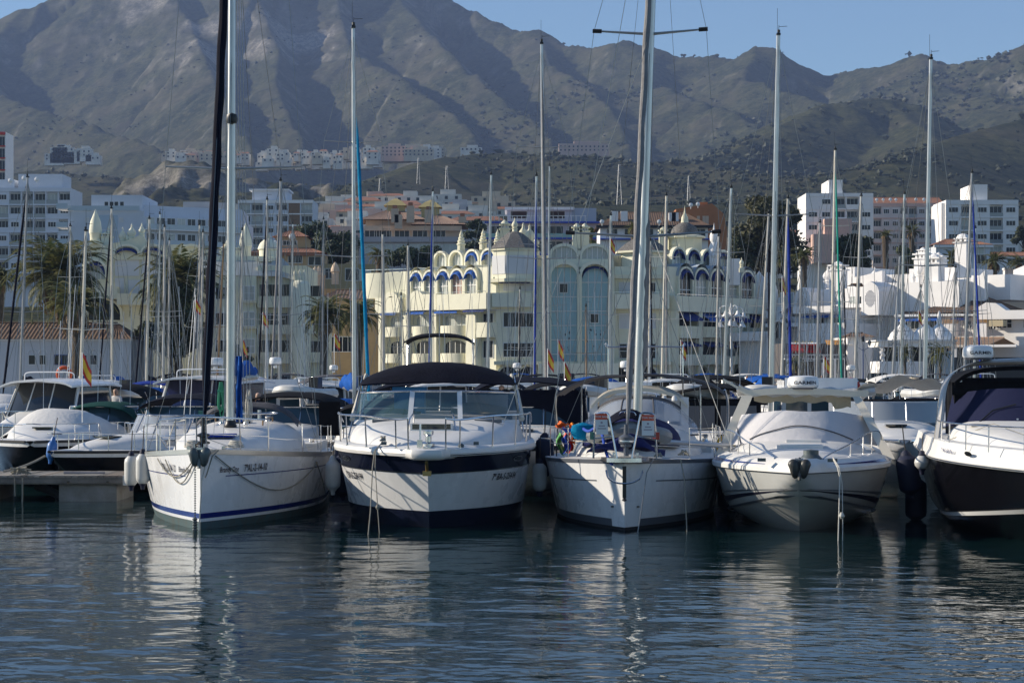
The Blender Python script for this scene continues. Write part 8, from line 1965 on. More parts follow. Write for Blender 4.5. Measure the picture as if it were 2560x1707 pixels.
def hipped():
 Y = 196.; zz = lambda py, Y=196.: CZ+(HZ-py)*Y/F
 t = thing('white_villa', 'white marina building with broad brown hipped roof at the right', 'building', (PX(2420, Y), Y, GZ))
 x0, x1 = PX(2265, Y), PX(2640, Y)
 MB().box(x0, x1, Y, Y+10, GZ, zz(784)).build('wall', STW, t, 0)
 tile_roof(t, PX(2320, Y), PX(2480, Y), Y-.2, Y+10, zz(782), zz(738), TILEO, hip=3.0, ov=.8, pitch=.3); tile_roof(t, x0, PX(2320, Y), Y, Y+6, zz(784), zz(770), TILEO, 0, .2, pitch=.3)
 MB().box(x0-.2, PX(2484, Y), Y-.9, Y-.05, zz(790), zz(784)).build('eave', FRW, t, 0)
 W = Wall(t, x0, Y, 0); awning(W, .2, 4.0, zz(792), .2, 1.4, AWB); awning(W, 5.0, 6.5, zz(792), .2, 1.4, AWN)
 for px in (2275, 2300, 2326, 2345): window(t, PX(px, Y), Y, zz(822), .8, 1.0, 0, glass=GLR)
 for px, py, w_, h_ in ((2466, 825, .9, 1.1), (2486, 825, .9, 1.1), (2552, 822, .9, 1.0), (2420, 822, .7, .8), (2500, 822, 1.4, 1.0)): window(t, PX(px, Y), Y, zz(py), w_, h_, 0, glass=GLR, mull=2, trans=1)
 MB().prism([(PX(2450, Y), zz(784)), (PX(2450, Y), zz(770)), (PX(2468, Y), zz(758)), (PX(2490, Y), zz(760)), (PX(2512, Y), zz(778)), (PX(2600, Y), zz(778)), (PX(2600, Y), zz(800)), (PX(2450, Y), zz(800))][::-1], Y-1.2, Y+.5).build('parapet', STW, t, 0)
 for px, a, b in ((2408, 860, 808), (2478, 850, 808)):
  x = PX(px, Y-2); MB().box(x-.5, x+.5, Y-2.4, Y-1.6, zz(a), zz(b)).build('chimney', STW, t, 0)
  for k in range(3): MB().box(x-.6, x+.6, Y-2.5, Y-1.5, zz(b)+.0+k*.12, zz(b)+.05+k*.12).build('chimney_slat', mat('brick_ochre', (.5, .28, .10), .8), t, 0)
 MB().box(PX(2485, Y), PX(2516, Y), Y-2.6, Y-1.5, zz(818), zz(803)).build('roof_unit', mat('render_sand', (.50, .42, .27), .8), t, 0)
 # shops with lean-to tiled roof
 tile_roof(t, PX(2362, 190), PX(2560, 190), 188, 196, zz(862, 188), zz(845, 190), mat('roof_tile_faded', (.42, .27, .17), .85, var=.4, vs=8), 0, .3, pitch=.3)
 MB().box(PX(2360, 188), PX(2640, 188), 187.6, 187.9, zz(868, 188), zz(862, 188)).build('fascia', STW, t, 0)
 for px in (2372, 2404, 2440, 2470, 2505, 2540): MB().box(PX(px, 188)-.12, PX(px, 188)+.12, 187.7, 187.95, GZ, zz(868, 188)).build('post', STW, t, 0)
 for px in (2388, 2422, 2455, 2490, 2522): window(t, PX(px, 189), 190, zz(905, 189), 1.0, 1.4, 0, glass=DARKIN, mull=1)
 text_on('sign_lettering', 'MARINA', .42, lambda x, y: Vector((PX(2492, 187.6)+x, 187.55, zz(878, 188)+.35+y)), STPE, t, 0, 1.2)
 t.rotation_euler = (0, 0, R(-32)); t.scale = (1.16, 1, 1)
hipped()
def restaurant():
 Y = 186.; zz = lambda py, Y=186.: CZ+(HZ-py)*Y/F
 t = thing('restaurant', 'waterfront restaurant with red awning and yellow lettering below the white villas', 'restaurant', (PX(2020, Y), Y, GZ))
 MB().box(PX(1955, Y), PX(2108, Y), Y, Y+8, GZ, zz(858)).build('wall', mat('render_shop_dark', (.10, .09, .09), .8), t, 0)
 MB().loft([[Vector((PX(1976, Y), Y-.1, zz(861))), Vector((PX(2044, Y), Y-.1, zz(861)))], [Vector((PX(1972, Y), Y-1.6, zz(877))), Vector((PX(2046, Y), Y-1.6, zz(877)))], [Vector((PX(1972, Y), Y-1.6, zz(882))), Vector((PX(2046, Y), Y-1.6, zz(882)))]]).build('red_awning', CRED, t, 0)
 MB().loft([[Vector((PX(1976, Y), Y-.2, zz(856))), Vector((PX(2044, Y), Y-.2, zz(856)))], [Vector((PX(1970, Y), Y-1.5, zz(860))), Vector((PX(2048, Y), Y-1.5, zz(860)))]]).build('white_canopy', STW, t, 0)
 text_on('sign_lettering', 'MARINA', .46, lambda x, y: Vector((PX(1985, Y)+x, Y-.25, zz(861)+y)), YELP, t, 0, 1.05)
 MB().box(PX(1966, Y), PX(2050, Y), Y-1.7, Y-1.6, zz(906), zz(898)).build('sign_board', mat('sign_black', (.02, .02, .02), .5), t, 0)
 text_on('sign_lettering', 'RESTAURANT', .26, lambda x, y: Vector((PX(1972, Y)+x, Y-1.74, zz(904)+y)), INKW, t, 0, 1.35)
 r_ = MB(); r_.box(PX(1955, Y), PX(2110, Y), Y-1.75, Y-1.7, zz(888), zz(886))
 for k in range(24): x = PX(1955+k*6.7, Y); r_.box(x-.02, x+.02, Y-1.74, Y-1.71, zz(896), zz(886))
 r_.build('terrace_rail', FRW, t, 0, None, 'stuff')
 MB().box(PX(1955, Y), PX(2112, Y), Y-1.7, Y, zz(899), zz(896)).build('terrace_floor', STW, t, 0)
 for px in (1962, 2050, 2080, 2106): MB().box(PX(px, Y)-.12, PX(px, Y)+.12, Y-1.7, Y-1.5, GZ, zz(899)).build('post', STW, t, 0)
 for px, m in ((2062, mat('awning_orange', (.70, .33, .07), .8)), (2100, STW)): MB().loft([[Vector((PX(px, Y), Y-.1, zz(850))), Vector((PX(px+40, Y), Y-.1, zz(850)))], [Vector((PX(px, Y), Y-1.2, zz(862))), Vector((PX(px+40, Y), Y-1.2, zz(862)))]]).build('awning', m, t, 0)
 MB().box(PX(2114, Y), PX(2176, Y), Y-1, Y+7, GZ, zz(842)).build('gatehouse', STW, t, 0); tile_roof(t, PX(2116, Y), PX(2174, Y), Y-1.5, Y+3, zz(843), zz(833), TILEO, hip=.8, ov=.3, pitch=.28)
restaurant()
def kiosk():
 Y = 178.; zz = lambda py, Y=178.: CZ+(HZ-py)*Y/F
 t = thing('kiosk', 'ornate white harbour kiosk with pierced domes and twisted columns', 'kiosk', (PX(2290, Y), Y, GZ))
 for cx in (2268, 2325, 2360):
  x = PX(cx, Y)
  MB().lathe([(1.35, 0), (1.35, .2), (1.1, .6), (.75, 1.0), (.35, 1.3), (.22, 1.5), (.28, 1.7), (.15, 2.0), (.2, 2.2), (0, 2.7)], 12, (x, Y+2, zz(849))).build('dome', STW, t)
  h_ = MB()
  for a in range(5): h_.lathe([(0, 0), (.09, 0), (.09, .03), (0, .03)], 5, (x-.6+.3*a, Y+.82+.12*abs(a-2), zz(841)+.12*(a % 2)))
  h_.build('dome_opening', DARKIN, t, 0, None, 'stuff')
 MB().box(PX(2196, Y), PX(2385, Y), Y, Y+5, zz(867), zz(851)).box(PX(2190, Y), PX(2392, Y), Y-.3, Y+5.2, zz(853), zz(850)).build('fascia', STW, t, 0, None, None, 0)
 text_on('sign_lettering', 'LASMA', .36, lambda x, y: Vector((PX(2222, Y)+x, Y-.02, zz(864)+y)), STRIPEG, t, 0, 1.1); text_on('sign_lettering', 'IMA', .36, lambda x, y: Vector((PX(2312, Y)+x, Y-.02, zz(864)+y)), STRIPEG, t, 0, 1.1)
 for cx in (2206, 2272, 2318):
  x = PX(cx, Y+.4); c = MB(); c.tube([(x+.10*math.sin(k*1.3), Y+.4+.10*math.cos(k*1.3), zz(903)+(zz(867)-zz(903))*k/14) for k in range(15)], .17, 7); c.build('twisted_column', STW, t)
 MB().box(PX(2200, Y), PX(2385, Y), Y+.2, Y+5, GZ, zz(903)).build('counter', STW, t, 0); MB().box(PX(2212, Y), PX(2380, Y), Y+2.5, Y+2.6, zz(903), zz(867)).build('inner_glass', GLR, t, 0)
kiosk()
single(MB().box(PX(2316, 172), PX(2640, 172), 172, 172.4, GZ, PZ(893, 172)).build('fence', mat('fence_black_panel', (.03, .03, .03), .7)), 'long dark panel fence behind the quay cars at right', 'fence')
single(MB().box(PX(2338, 170), PX(2385, 170), 170, 170.3, GZ+.3, PZ(878, 170)).build('container', mat('container_blue_grey', (.32, .40, .46), .6)), 'pale blue grey hut panel in front of the dark fence', 'container')
# ------------------------------------------------------------------ trees
def leafmat(name, a, b, tr=.25):
 if name in MATS: return MATS[name]
 m = mat(name, a, .65, var=.0); t = m.node_tree; bs = t.nodes['Principled BSDF']
 oi = t.nodes.new('ShaderNodeTexCoord'); n = t.nodes.new('ShaderNodeTexNoise'); n.inputs['Scale'].default_value = .9; n.inputs['Detail'].default_value = 6
 t.links.new(oi.outputs['Object'], n.inputs['Vector']); r_ = t.nodes.new('ShaderNodeValToRGB'); e = r_.color_ramp.elements; e[0].position = .38; e[1].position = .64
 e[0].color = (*a, 1); e[1].color = (*b, 1); t.links.new(n.outputs['Fac'], r_.inputs[0]); t.links.new(r_.outputs[0], bs.inputs['Base Color'])
 tl = t.nodes.new('ShaderNodeBsdfTranslucent'); mx = t.nodes.new('ShaderNodeMixShader'); mx.inputs[0].default_value = tr; t.links.new(r_.outputs[0], tl.inputs[0])
 t.links.new(bs.outputs[0], mx.inputs[1]); t.links.new(tl.outputs[0], mx.inputs[2]); t.links.new(mx.outputs[0], t.nodes['Material Output'].inputs['Surface'])
 return m
LF_DARK = leafmat('leaf_dark_green', (.020, .032, .012), (.065, .075, .025)); LF_PALM = leafmat('palm_leaf', (.060, .080, .024), (.19, .18, .065), .35); LF_DEAD = leafmat('palm_dead_leaf', (.13, .085, .035), (.26, .17, .08))
LF_PINE = leafmat('pine_needles', (.012, .028, .012), (.045, .070, .025)); BARK = mat('bark', (.10, .075, .05), .95, var=.5, vs=3, bump=.8, bs=9); LF_MID = leafmat('leaf_mid_green', (.03, .05, .015), (.10, .12, .04))
def quads(mb_v, c, n, s_, rr, flat=.6):
 for _ in range(n): pass
def leaf_cloud(clumps, per, ls, seed, jitter=1.0):
 """clumps: (x,y,z,r,rz); returns arrays of quads scattered towards clump surfaces"""
 rs = np.random.RandomState(seed); V = []
 for (x, y, z, r_, rz) in clumps:
  d = rs.normal(size=(per, 3)); d /= np.linalg.norm(d, axis=1)[:, None]; q = rs.uniform(.55, 1.0, per)[:, None]**.6
  c = np.array([x, y, z])+d*q*np.array([r_, r_, rz])*(1+.18*rs.normal(size=(per, 1)))
  a = rs.normal(size=(per, 3)); a /= np.linalg.norm(a, axis=1)[:, None]; b = np.cross(a, d+.3*rs.normal(size=(per, 3))); b /= (np.linalg.norm(b, axis=1)[:, None]+1e-9)
  s_ = ls*rs.uniform(.6, 1.4, per)[:, None]
  V.append(np.stack([c-a*s_, c-b*s_*.55, c+a*s_, c+b*s_*.55], 1))
 V = np.concatenate(V); return V.reshape(-1, 3)
def quad_obj(name, V, m, parent=None):
 if parent is not None and ORG.get(parent): V = V-np.array(ORG[parent])
 me = grid_mesh(name, V, np.arange(len(V)).reshape(-1, 4)); me.materials.append(m)
 o = bpy.data.objects.new(name, me); COL.objects.link(o); o.parent = parent; return o
def palm(label, px, pc, Y, r_=3.2, zb=None, n=64, seed=1, skirt=True, dead=.3, trunk=.35, lean=0, group=None, per=34, ls=1.):
 rr = random.Random(seed); x = PX(px, Y); zc = PZ(pc, Y); zb = GZ if zb is None else zb
 t = thing('palm_tree', label, 'palm tree', (x, Y, zb), 0, group)
 tr = [(x+lean*(1-k/6)**2+.05*math.sin(k*2), Y, zb-.2+(zc-zb)*k/6) for k in range(7)]
 MB().tube(tr, [trunk*1.25, trunk, trunk*.95, trunk*.9, trunk*.95, trunk*1.15, trunk*1.3], 10).build('trunk', BARK, t)
 G = []; D = []
 for i in range(n):
  az = rr.uniform(0, 6.283); f = i/n; el = R(82)-f*R(128)+rr.uniform(-.12, .12); dead_ = f > 1-dead
  L_ = r_*(.75+.35*rr.random())*(1 if not dead_ else .72); pts = []
  p = np.array([x, Y, zc]); e = el; steps = 9
  for k in range(steps+1):
   pts.append(p.copy()); p = p+np.array([math.cos(az)*math.cos(e), math.sin(az)*math.cos(e), math.sin(e)])*L_/steps; e -= (.17 if not dead_ else .22)*(1+.5*k/steps)
  dst = D if dead_ else G
  for j in range(per):
   q = .12+.88*j/per; k = q*steps; k0 = int(min(k, steps-1)); c = pts[k0]+(pts[k0+1]-pts[k0])*(k-k0); tg = pts[k0+1]-pts[k0]; tg = tg/np.linalg.norm(tg)
   sd = np.cross(tg, [0, 0, 1.]); sd = sd/(np.linalg.norm(sd)+1e-9); up = np.cross(sd, tg)
   ll = r_*.19*math.sin(min(1, .25+q*1.0)*math.pi*.93+.12)**.7*(1 if not dead_ else .8)*ls
   for s2 in (1, -1):
    dr = sd*s2*.8+tg*.62+up*(.30 if not dead_ else -.4)+np.array([0, 0, -.22-.25*rr.random()]); dr = dr/np.linalg.norm(dr); wd = tg*r_*.010
    a = c; b = c+dr*ll*.55+np.array([0, 0, -.02]); e2 = c+dr*ll+np.array([0, 0, -ll*.18])
    dst += [a-wd, b-wd*1.5, e2, b+wd*1.5]
  for a, b in zip(pts[:-1], pts[1:]): dst += [a+[0, 0, .03], b+[0, 0, .025], b-[0, 0, .025], a-[0, 0, .03]]
 quad_obj('fronds', np.array(G), LF_PALM, t)
 if D: quad_obj('dead_fronds', np.array(D), LF_DEAD, t)
 return t
def tree(label, px, pt, pb, Y, w_, leaf=None, seed=1, n=26, per=260, ls=.22, name='tree', cat='tree', group=None, trunk=.3, shape='round', zb=None):
 rr = random.Random(seed); x = PX(px, Y); zt = PZ(pt, Y); zbm = PZ(pb, Y); zb = GZ if zb is None else zb
 t = thing(name, label, cat, (x, Y, zb), 0, group); H_ = zt-zbm; W2 = w_/2*Y/F; cl = []
 for i in range(n):
  a = rr.uniform(0, 6.283); h = rr.random(); prof = math.sin(math.pi*(.12+.80*h))**.6 if shape == 'round' else (.35+.65*(1-h)) if shape == 'cone' else (.55+.45*math.sin(math.pi*h))
  q = W2*prof*rr.uniform(.25, .88); r_ = W2*rr.uniform(.20, .38); cl.append((x+q*math.cos(a), Y+q*math.sin(a)*.8, zbm+H_*(.08+.82*h), r_, r_*.75))
 quad_obj('crown', leaf_cloud(cl, per, ls, seed), leaf or LF_DARK, t)
 mb = MB(); mb.tube([(x, Y, zb-.3), (x+.1, Y, (zb+zbm)/2), (x, Y, zbm+H_*.5)], [trunk, trunk*.8, trunk*.5], 8)
 for c in cl[:6]: mb.tube([(x, Y, zbm+H_*.2), ((x+c[0])/2, Y, (zbm+H_*.3+c[2])/2), c[:3]], [trunk*.45, trunk*.3, trunk*.12], 5)
 mb.build('trunk', BARK, t, 35, None, None, 0); return t
palm('tall date palm with thick shaggy crown at the left, behind the low tiled building', 148, 690, 172, 6.0, n=120, seed=3, dead=.30)
palm('lower front palm merging into the shaggy left palm', 192, 770, 163, 4.0, n=80, seed=8, dead=.38, trunk=.42)
palm('small palm at the left edge, half cut by the frame', 0, 700, 185, 2.4, n=46, seed=5, dead=.2)
palm('date palm with upright fronds over the dark leafy tree, left of the navy rolled sail', 446, 705, 168, 5.6, n=84, seed=6, dead=.10)
tree('dark leafy tree under the second date palm', 425, 700, 905, 167, 165, LF_DARK, 4, 34, 330, .17, name='leafy_tree')
palm('left one of two fan palms right of the cream balconied flats', 810, 790, 165, 3.0, n=70, seed=9, dead=.25, ls=1.2)
palm('right one of two fan palms beside the teal rolled sail', 896, 790, 170, 2.9, n=66, seed=10, dead=.25, ls=1.2)
palm('tall thin palm between the teal rolled sail and the arched building', 948, 640, 250, 2.3, zb=3, n=40, seed=12, dead=.3, trunk=.3)
tree('low bush at the foot of the big mast before the cream flats', 592, 845, 935, 164, 70, LF_DARK, 14, 12, 200, .15, name='bush', cat='bush')
tree('big dark evergreen tree between the orange house and the white tower', 1925, 488, 690, 262, 185, leafmat('leaf_olive_dark', (.018, .026, .010), (.085, .082, .030)), 21, 60, 380, .28, name='evergreen_tree', zb=3, trunk=.6)
tree('smaller dark tree left of the big evergreen', 1853, 590, 690, 258, 75, LF_DARK, 22, 18, 260, .25, zb=3)
tree('round dark pine left of the teal rolled sail, upper', 790, 560, 640, 330, 125, LF_PINE, 31, 22, 320, .26, name='pine_tree', zb=12, shape='flat')
tree('wide pine crown below the upper pine', 835, 585, 655, 320, 130, LF_PINE, 32, 24, 320, .26, name='pine_tree', zb=10, shape='flat')
tree('dark pine left of the peach hotel foot', 1045, 625, 668, 300, 160, LF_PINE, 33, 20, 320, .24, name='pine_tree', zb=8, shape='flat')
tree('dark conifer between the peach hotel and the blue edged building', 1195, 545, 640, 380, 65, LF_PINE, 34, 18, 300, .32, name='pine_tree', zb=20)
tree('green creeper bush on the roof right of the twin chimneys', 1478, 568, 612, 212, 34, LF_MID, 35, 8, 160, .16, name='bush', cat='bush', zb=14)
palm('small palm on the roof level behind the grey rolled sail', 1585, 568, 260, 1.6, zb=14, n=34, seed=15, dead=.1)
palm('palm left of the white villas, between evergreen and mast', 2010, 640, 245, 2.3, zb=5, n=44, seed=16, dead=.3); palm('bushy palm right of the previous one below the pink terraces', 1968, 650, 240, 2.2, zb=5, n=40, seed=17, dead=.3)
bpy.data.objects[-1] if False else None
tree('rounded dark tree above the white villa chimneys', 2130, 588, 680, 262, 120, LF_DARK, 41, 26, 300, .26, zb=5)
palm('brown skirted palm in front of the pink flats', 2214, 592, 330, 2.4, zb=10, n=40, seed=18, dead=.55, trunk=.45)
palm('tall palm clump left of the tallest right mast', 2280, 580, 320, 2.6, zb=10, n=44, seed=19, dead=.4)
tree('dark shrubs below the tall palm clump', 2265, 615, 700, 300, 90, LF_MID, 42, 20, 240, .25, name='bush', cat='bush', zb=8)
palm('palm before the wall of the red hipped house', 2378, 645, 285, 2.6, zb=8, n=44, seed=20, dead=.1)
palm('dusty palm above the red roofs, right of the twin masts', 2486, 655, 290, 3.0, zb=8, n=48, seed=24, dead=.35)
palm('palm above the red roofs at the right edge', 2550, 660, 292, 2.8, zb=8, n=44, seed=25, dead=.35)
tree('dark tree beside the right tower at the frame edge', 2560, 560, 640, 430, 60, LF_DARK, 43, 14, 220, .4, zb=20)
palm('small potted palm in front of the kiosk', 2262, 885, 164, 1.5, n=30, seed=26, dead=.05, trunk=.12); palm('small palm right of the kiosk columns', 2350, 885, 168, 1.6, n=30, seed=27, dead=.05, trunk=.12)
palm('small leafy palm before the red restaurant awning', 1992, 905, 165, 1.3, n=30, seed=28, dead=.05, trunk=.12)
# scattered trees and scrub on the slopes: nobody could count them
def scrub():
 rs = np.random.RandomState(12); N = 26000
 Y = 420+(3500-420)*rs.rand(N)**1.15; X = (rs.rand(N)*2-1)*.30*Y
 n = fbm(X, Y, .006, 401, 3); n2 = fbm(X, Y, .02, 411, 2)
 px = X/Y*F+1280
 dens = np.clip((n-.47)*7, 0.05, 1)*np.where(px < 1200, .4, 1)*np.where((px > 1750) & (Y > 1300) & (Y < 2100), 1.6, 1)*np.where(Y < 1500, 1.0, 1)*np.where((Y < 1250) & (px < 1150), .8, 1)
 k = rs.rand(N) < dens; X, Y = X[k], Y[k]; Z, _, q = terr(X, Y); k = q < .1; X, Y, Z = X[k], Y[k], Z[k]; n2 = n2
 px = X/Y*F+1280
 V = []; Fc = []
 ico = np.array([(0, 0, 1.), (.85, 0, .35), (.26, .81, .35), (-.69, .5, .35), (-.69, -.5, .35), (.26, -.81, .35), (0.1, 0, -.7)])
 fi = [(0, 1, 2), (0, 2, 3), (0, 3, 4), (0, 4, 5), (0, 5, 1), (6, 2, 1), (6, 3, 2), (6, 4, 3), (6, 5, 4), (6, 1, 5)]
 o = 0; base = []
 for i in range(len(X)):
  big = 1.0+.8*(Y[i] > 1500); s_ = rs.uniform(.9, 3.0)**1.1*.8*big*(.6 if px[i] < 1200 else 1)
  for j in range(2):
   jit = 1+.35*rs.normal(size=(7, 1)); a = rs.rand()*6.28; ca, sa = math.cos(a), math.sin(a)
   p = ico*jit*s_*(1 if j == 0 else .7); p = np.stack([p[:, 0]*ca-p[:, 1]*sa, p[:, 0]*sa+p[:, 1]*ca, p[:, 2]*.85], 1)
   V.append(p+[X[i]+rs.normal()*s_*.5*j, Y[i], Z[i]+s_*.45+.3*j*rs.normal()]); Fc += [(f[0]+o, f[1]+o, f[2]+o) for f in fi]; o += 7
 V = np.concatenate(V); me = bpy.data.meshes.new('hillside_scrub'); me.from_pydata(V.tolist(), [], Fc); me.materials.append(leafmat('scrub_leaf', (.022, .032, .016), (.060, .068, .030))); me.update()
 ob = bpy.data.objects.new('hillside_scrub', me); COL.objects.link(ob); ob['kind'] = 'stuff'; ob['label'] = 'pines and scrub dotted over the slopes'
scrub()
# ------------------------------------------------------------------ small white houses on the slopes
WH = [mat('town_white', (.68, .65, .58), .85, var=.3, vs=.12), mat('town_cream', (.56, .48, .36), .85, var=.3, vs=.12), mat('town_pink', (.52, .38, .32), .85), mat('town_grey', (.42, .43, .45), .85)]
def little_house(x, y, z, w_, d_, h_, m, roof, label, group, wn=True):
 t = thing('small_house', label, 'house', (x, y, z), 0, group)
 MB().box(x-w_/2, x+w_/2, y, y+d_, z-4, z+h_).build('wall', m, t, 0)
 if roof:
  MB().loft([[Vector((x-w_/2-.4, y-.5, z+h_)), Vector((x+w_/2+.4, y-.5, z+h_))], [Vector((x-w_/2+w_*.2, y+d_/2, z+h_+d_*.18)), Vector((x+w_/2-w_*.2, y+d_/2, z+h_+d_*.18))], [Vector((x-w_/2-.4, y+d_+.5, z+h_)), Vector((x+w_/2+.4, y+d_+.5, z+h_))]]).build('roof', TILE, t, 0)
 else: MB().box(x-w_*.2, x+w_*.3, y+1, y+d_-1, z+h_, z+h_+2.2).build('roof_room', m, t, 0)
 wm = MB(); nf = max(1, int(h_/2.9)); nc = max(2, int(w_/3.4))
 for f in range(nf):
  for c in range(nc): xx = x-w_/2+w_*(c+.5)/nc; wm.box(xx-.65, xx+.65, y-.05, y, z+f*2.9+.9, z+f*2.9+2.3)
 wm.build('window', GLR, t, 0, None, 'stuff')
 return t
rr = random.Random(77)
LMK = [(200, 'left pale mast'), (280, 'tiled roof end'), (400, 'second palm'), (500, 'navy rolled sail'), (570, 'steaming light mast'), (665, 'dark rolled sail'), (700, 'leaning grey sail'), (760, 'small fan palm'), (809, 'pines'), (883, 'teal sail mast'), (920, 'teal sail foot'), (957, 'arcade corner mast'), (1020, 'round balconies'), (1082, 'arched awnings'), (1160, 'spiral turrets'), (1228, 'octagonal turret'), (1354, 'tallest middle mast'), (1410, 'left glazed arch'), (1490, 'right glazed arch'), (1620, 'grey rolled sail'), (1720, 'roof pavilion'), (1850, 'bell lamps'), (1940, 'big cream mast'), (2088, 'sea green sail'), (2190, 'curved gable'), (2320, 'tall right mast'), (2430, 'blue sail at right'), (2540, 'right edge')]
def cluster(n, px0, px1, Y0, Y1, w_, h_, label, group, roofp=.3, pyf=None, mats=None):
 xs = []; Ys = []; k = 0
 X = [];
 for i in range(n):
  Y = rr.uniform(Y0, Y1); px = px0+(px1-px0)*(i+rr.random())/n; X.append((PX(px, Y), Y, px))
 X.sort(key=lambda q: -q[1])
 Z, _, _ = terr(np.array([q[0] for q in X]), np.array([q[1] for q in X]))
 for (x, Y, px), z in zip(X, Z):
  if pyf: z = PZ(pyf(px)+rr.uniform(-3, 5), Y)
  wv = rr.uniform(*w_); hh = rr.choice(h_); mm = rr.choice(mats or [WH[0], WH[0], WH[1], WH[1], WH[2]]); ro = rr.random() < roofp
  lb = '%s%s %s%s %s, above the %s' % ('wide ' if wv > sum(w_)/2 else 'narrow ', {3: 'single storey', 6: 'two storey', 9: 'three storey'}[hh], {0: 'white', 1: 'cream', 2: 'pinkish', 3: 'grey'}[WH.index(mm)], ' red roofed' if ro else '', label, min(LMK, key=lambda q: abs(q[0]-px))[1])
  little_house(x, Y, z, wv, rr.uniform(7, 11), hh, mm, ro, lb, group)
def vil(px): return float(np.interp(px, [410, 520, 640, 700, 800, 1000, 1130], [398, 404, 402, 398, 396, 396, 402]))
cluster(86, 645, 945, 1560, 1800, (4, 10), (3, 3, 6), 'village house', 'terraced village houses', .1, lambda px: vil(px)+rr.uniform(-11, 15), [WH[0], WH[0], WH[0], WH[1]])
cluster(12, 415, 530, 1650, 1720, (8, 15), (3, 6), 'village end house', 'left village end houses', .3, lambda px: vil(px)-4)
cluster(7, 545, 620, 1650, 1720, (7, 12), (3, 6), 'hill village house', 'village houses behind the big mast', .3, lambda px: vil(px)-4)
cluster(14, 950, 1110, 1650, 1800, (10, 26), (6, 9), 'village row', 'right village end houses', 0, lambda px: 392)
for px, py, w_, h_, lab in ((135, 402, 16, 6, 'lower left white villa on the left hill'), (155, 396, 20, 9, 'largest white villa on the left hill'), (178, 398, 14, 6, 'white villa right of the largest one on the left hill'), (210, 392, 12, 7, 'separate white villa on the left hill slope'), (232, 400, 12, 4, 'small rightmost white villa on the left hill'), (150, 382, 12, 5, 'topmost white villa on the left hill'), (1178, 378, 18, 3, 'single low white house on the foothill crest'), (1460, 380, 42, 7, 'long pinkish row building on the middle hillside')):
 little_house(PX(px, 1660), 1660, PZ(py, 1660), w_, 9, h_, WH[0] if px < 1400 else WH[2], False, lab, None)
cluster(34, 790, 1000, 640, 900, (8, 18), (3, 6), 'town house', 'town houses on the middle slope', .4, None, [WH[0], WH[0], WH[1], WH[2]])
cluster(30, 960, 1260, 600, 900, (8, 16), (3, 6), 'hotel-side house', 'town houses behind the hotel', .35, None, [WH[0], WH[0], WH[1], WH[3]])
cluster(12, 480, 610, 560, 700, (10, 22), (6, 9), 'hill block', 'pale blocks behind the modern building', 0, None, [WH[0], WH[3]])
cluster(10, 180, 330, 520, 640, (10, 20), (6, 9), 'hill house', 'pale houses above the modern building', .1, None, [WH[3], WH[0]])
cluster(14, 1380, 1800, 430, 560, (8, 16), (3, 6), 'half hidden house', 'houses behind the brown roof', .4)
cluster(14, 1830, 2560, 500, 620, (8, 16), (3, 6), 'tower-side house', 'houses among the right towers', .4)
def pylon(label, px, pb, pt, Y, m=None):
 x = PX(px, Y); z0, z1 = tz(x, Y), PZ(pt, Y); t = thing('pylon', label, 'pylon', (x, Y, z0), 0, 'lattice pylons on the slope'); mb = MB(); w_ = (z1-z0)*.07
 for sx, sy in ((1, 1), (-1, 1), (1, -1), (-1, -1)): mb.tube([(x+sx*w_, Y+sy*w_, z0-3), (x+sx*w_*.2, Y+sy*w_*.2, z1)], .12, 3)
 for k in range(7): f = k/7; a = w_*(1-.8*f); mb.tube([(x-a, Y-a, z0+(z1-z0)*f), (x+a, Y-a, z0+(z1-z0)*(f+.13))], .07, 3)
 for f in (.75, .85, .95): mb.tube([(x-w_*1.2, Y, z0+(z1-z0)*f), (x+w_*1.2, Y, z0+(z1-z0)*f)], .08, 3)
 mb.build('lattice', m or MASTG, t, 0, None, 'stuff')
pylon('lattice pylon above the town, left of the peach hotel', 950, 500, 447, 900); pylon('tall thin pylon on the foothill left of centre', 1117, 460, 415, 1100); pylon('radio mast on the lower slope behind the long brown roof', 1548, 492, 412, 900); pylon('pylon right of the radio mast', 1722, 480, 440, 950); pylon('small pylon near the foothill crest', 1046, 425, 395, 1300)
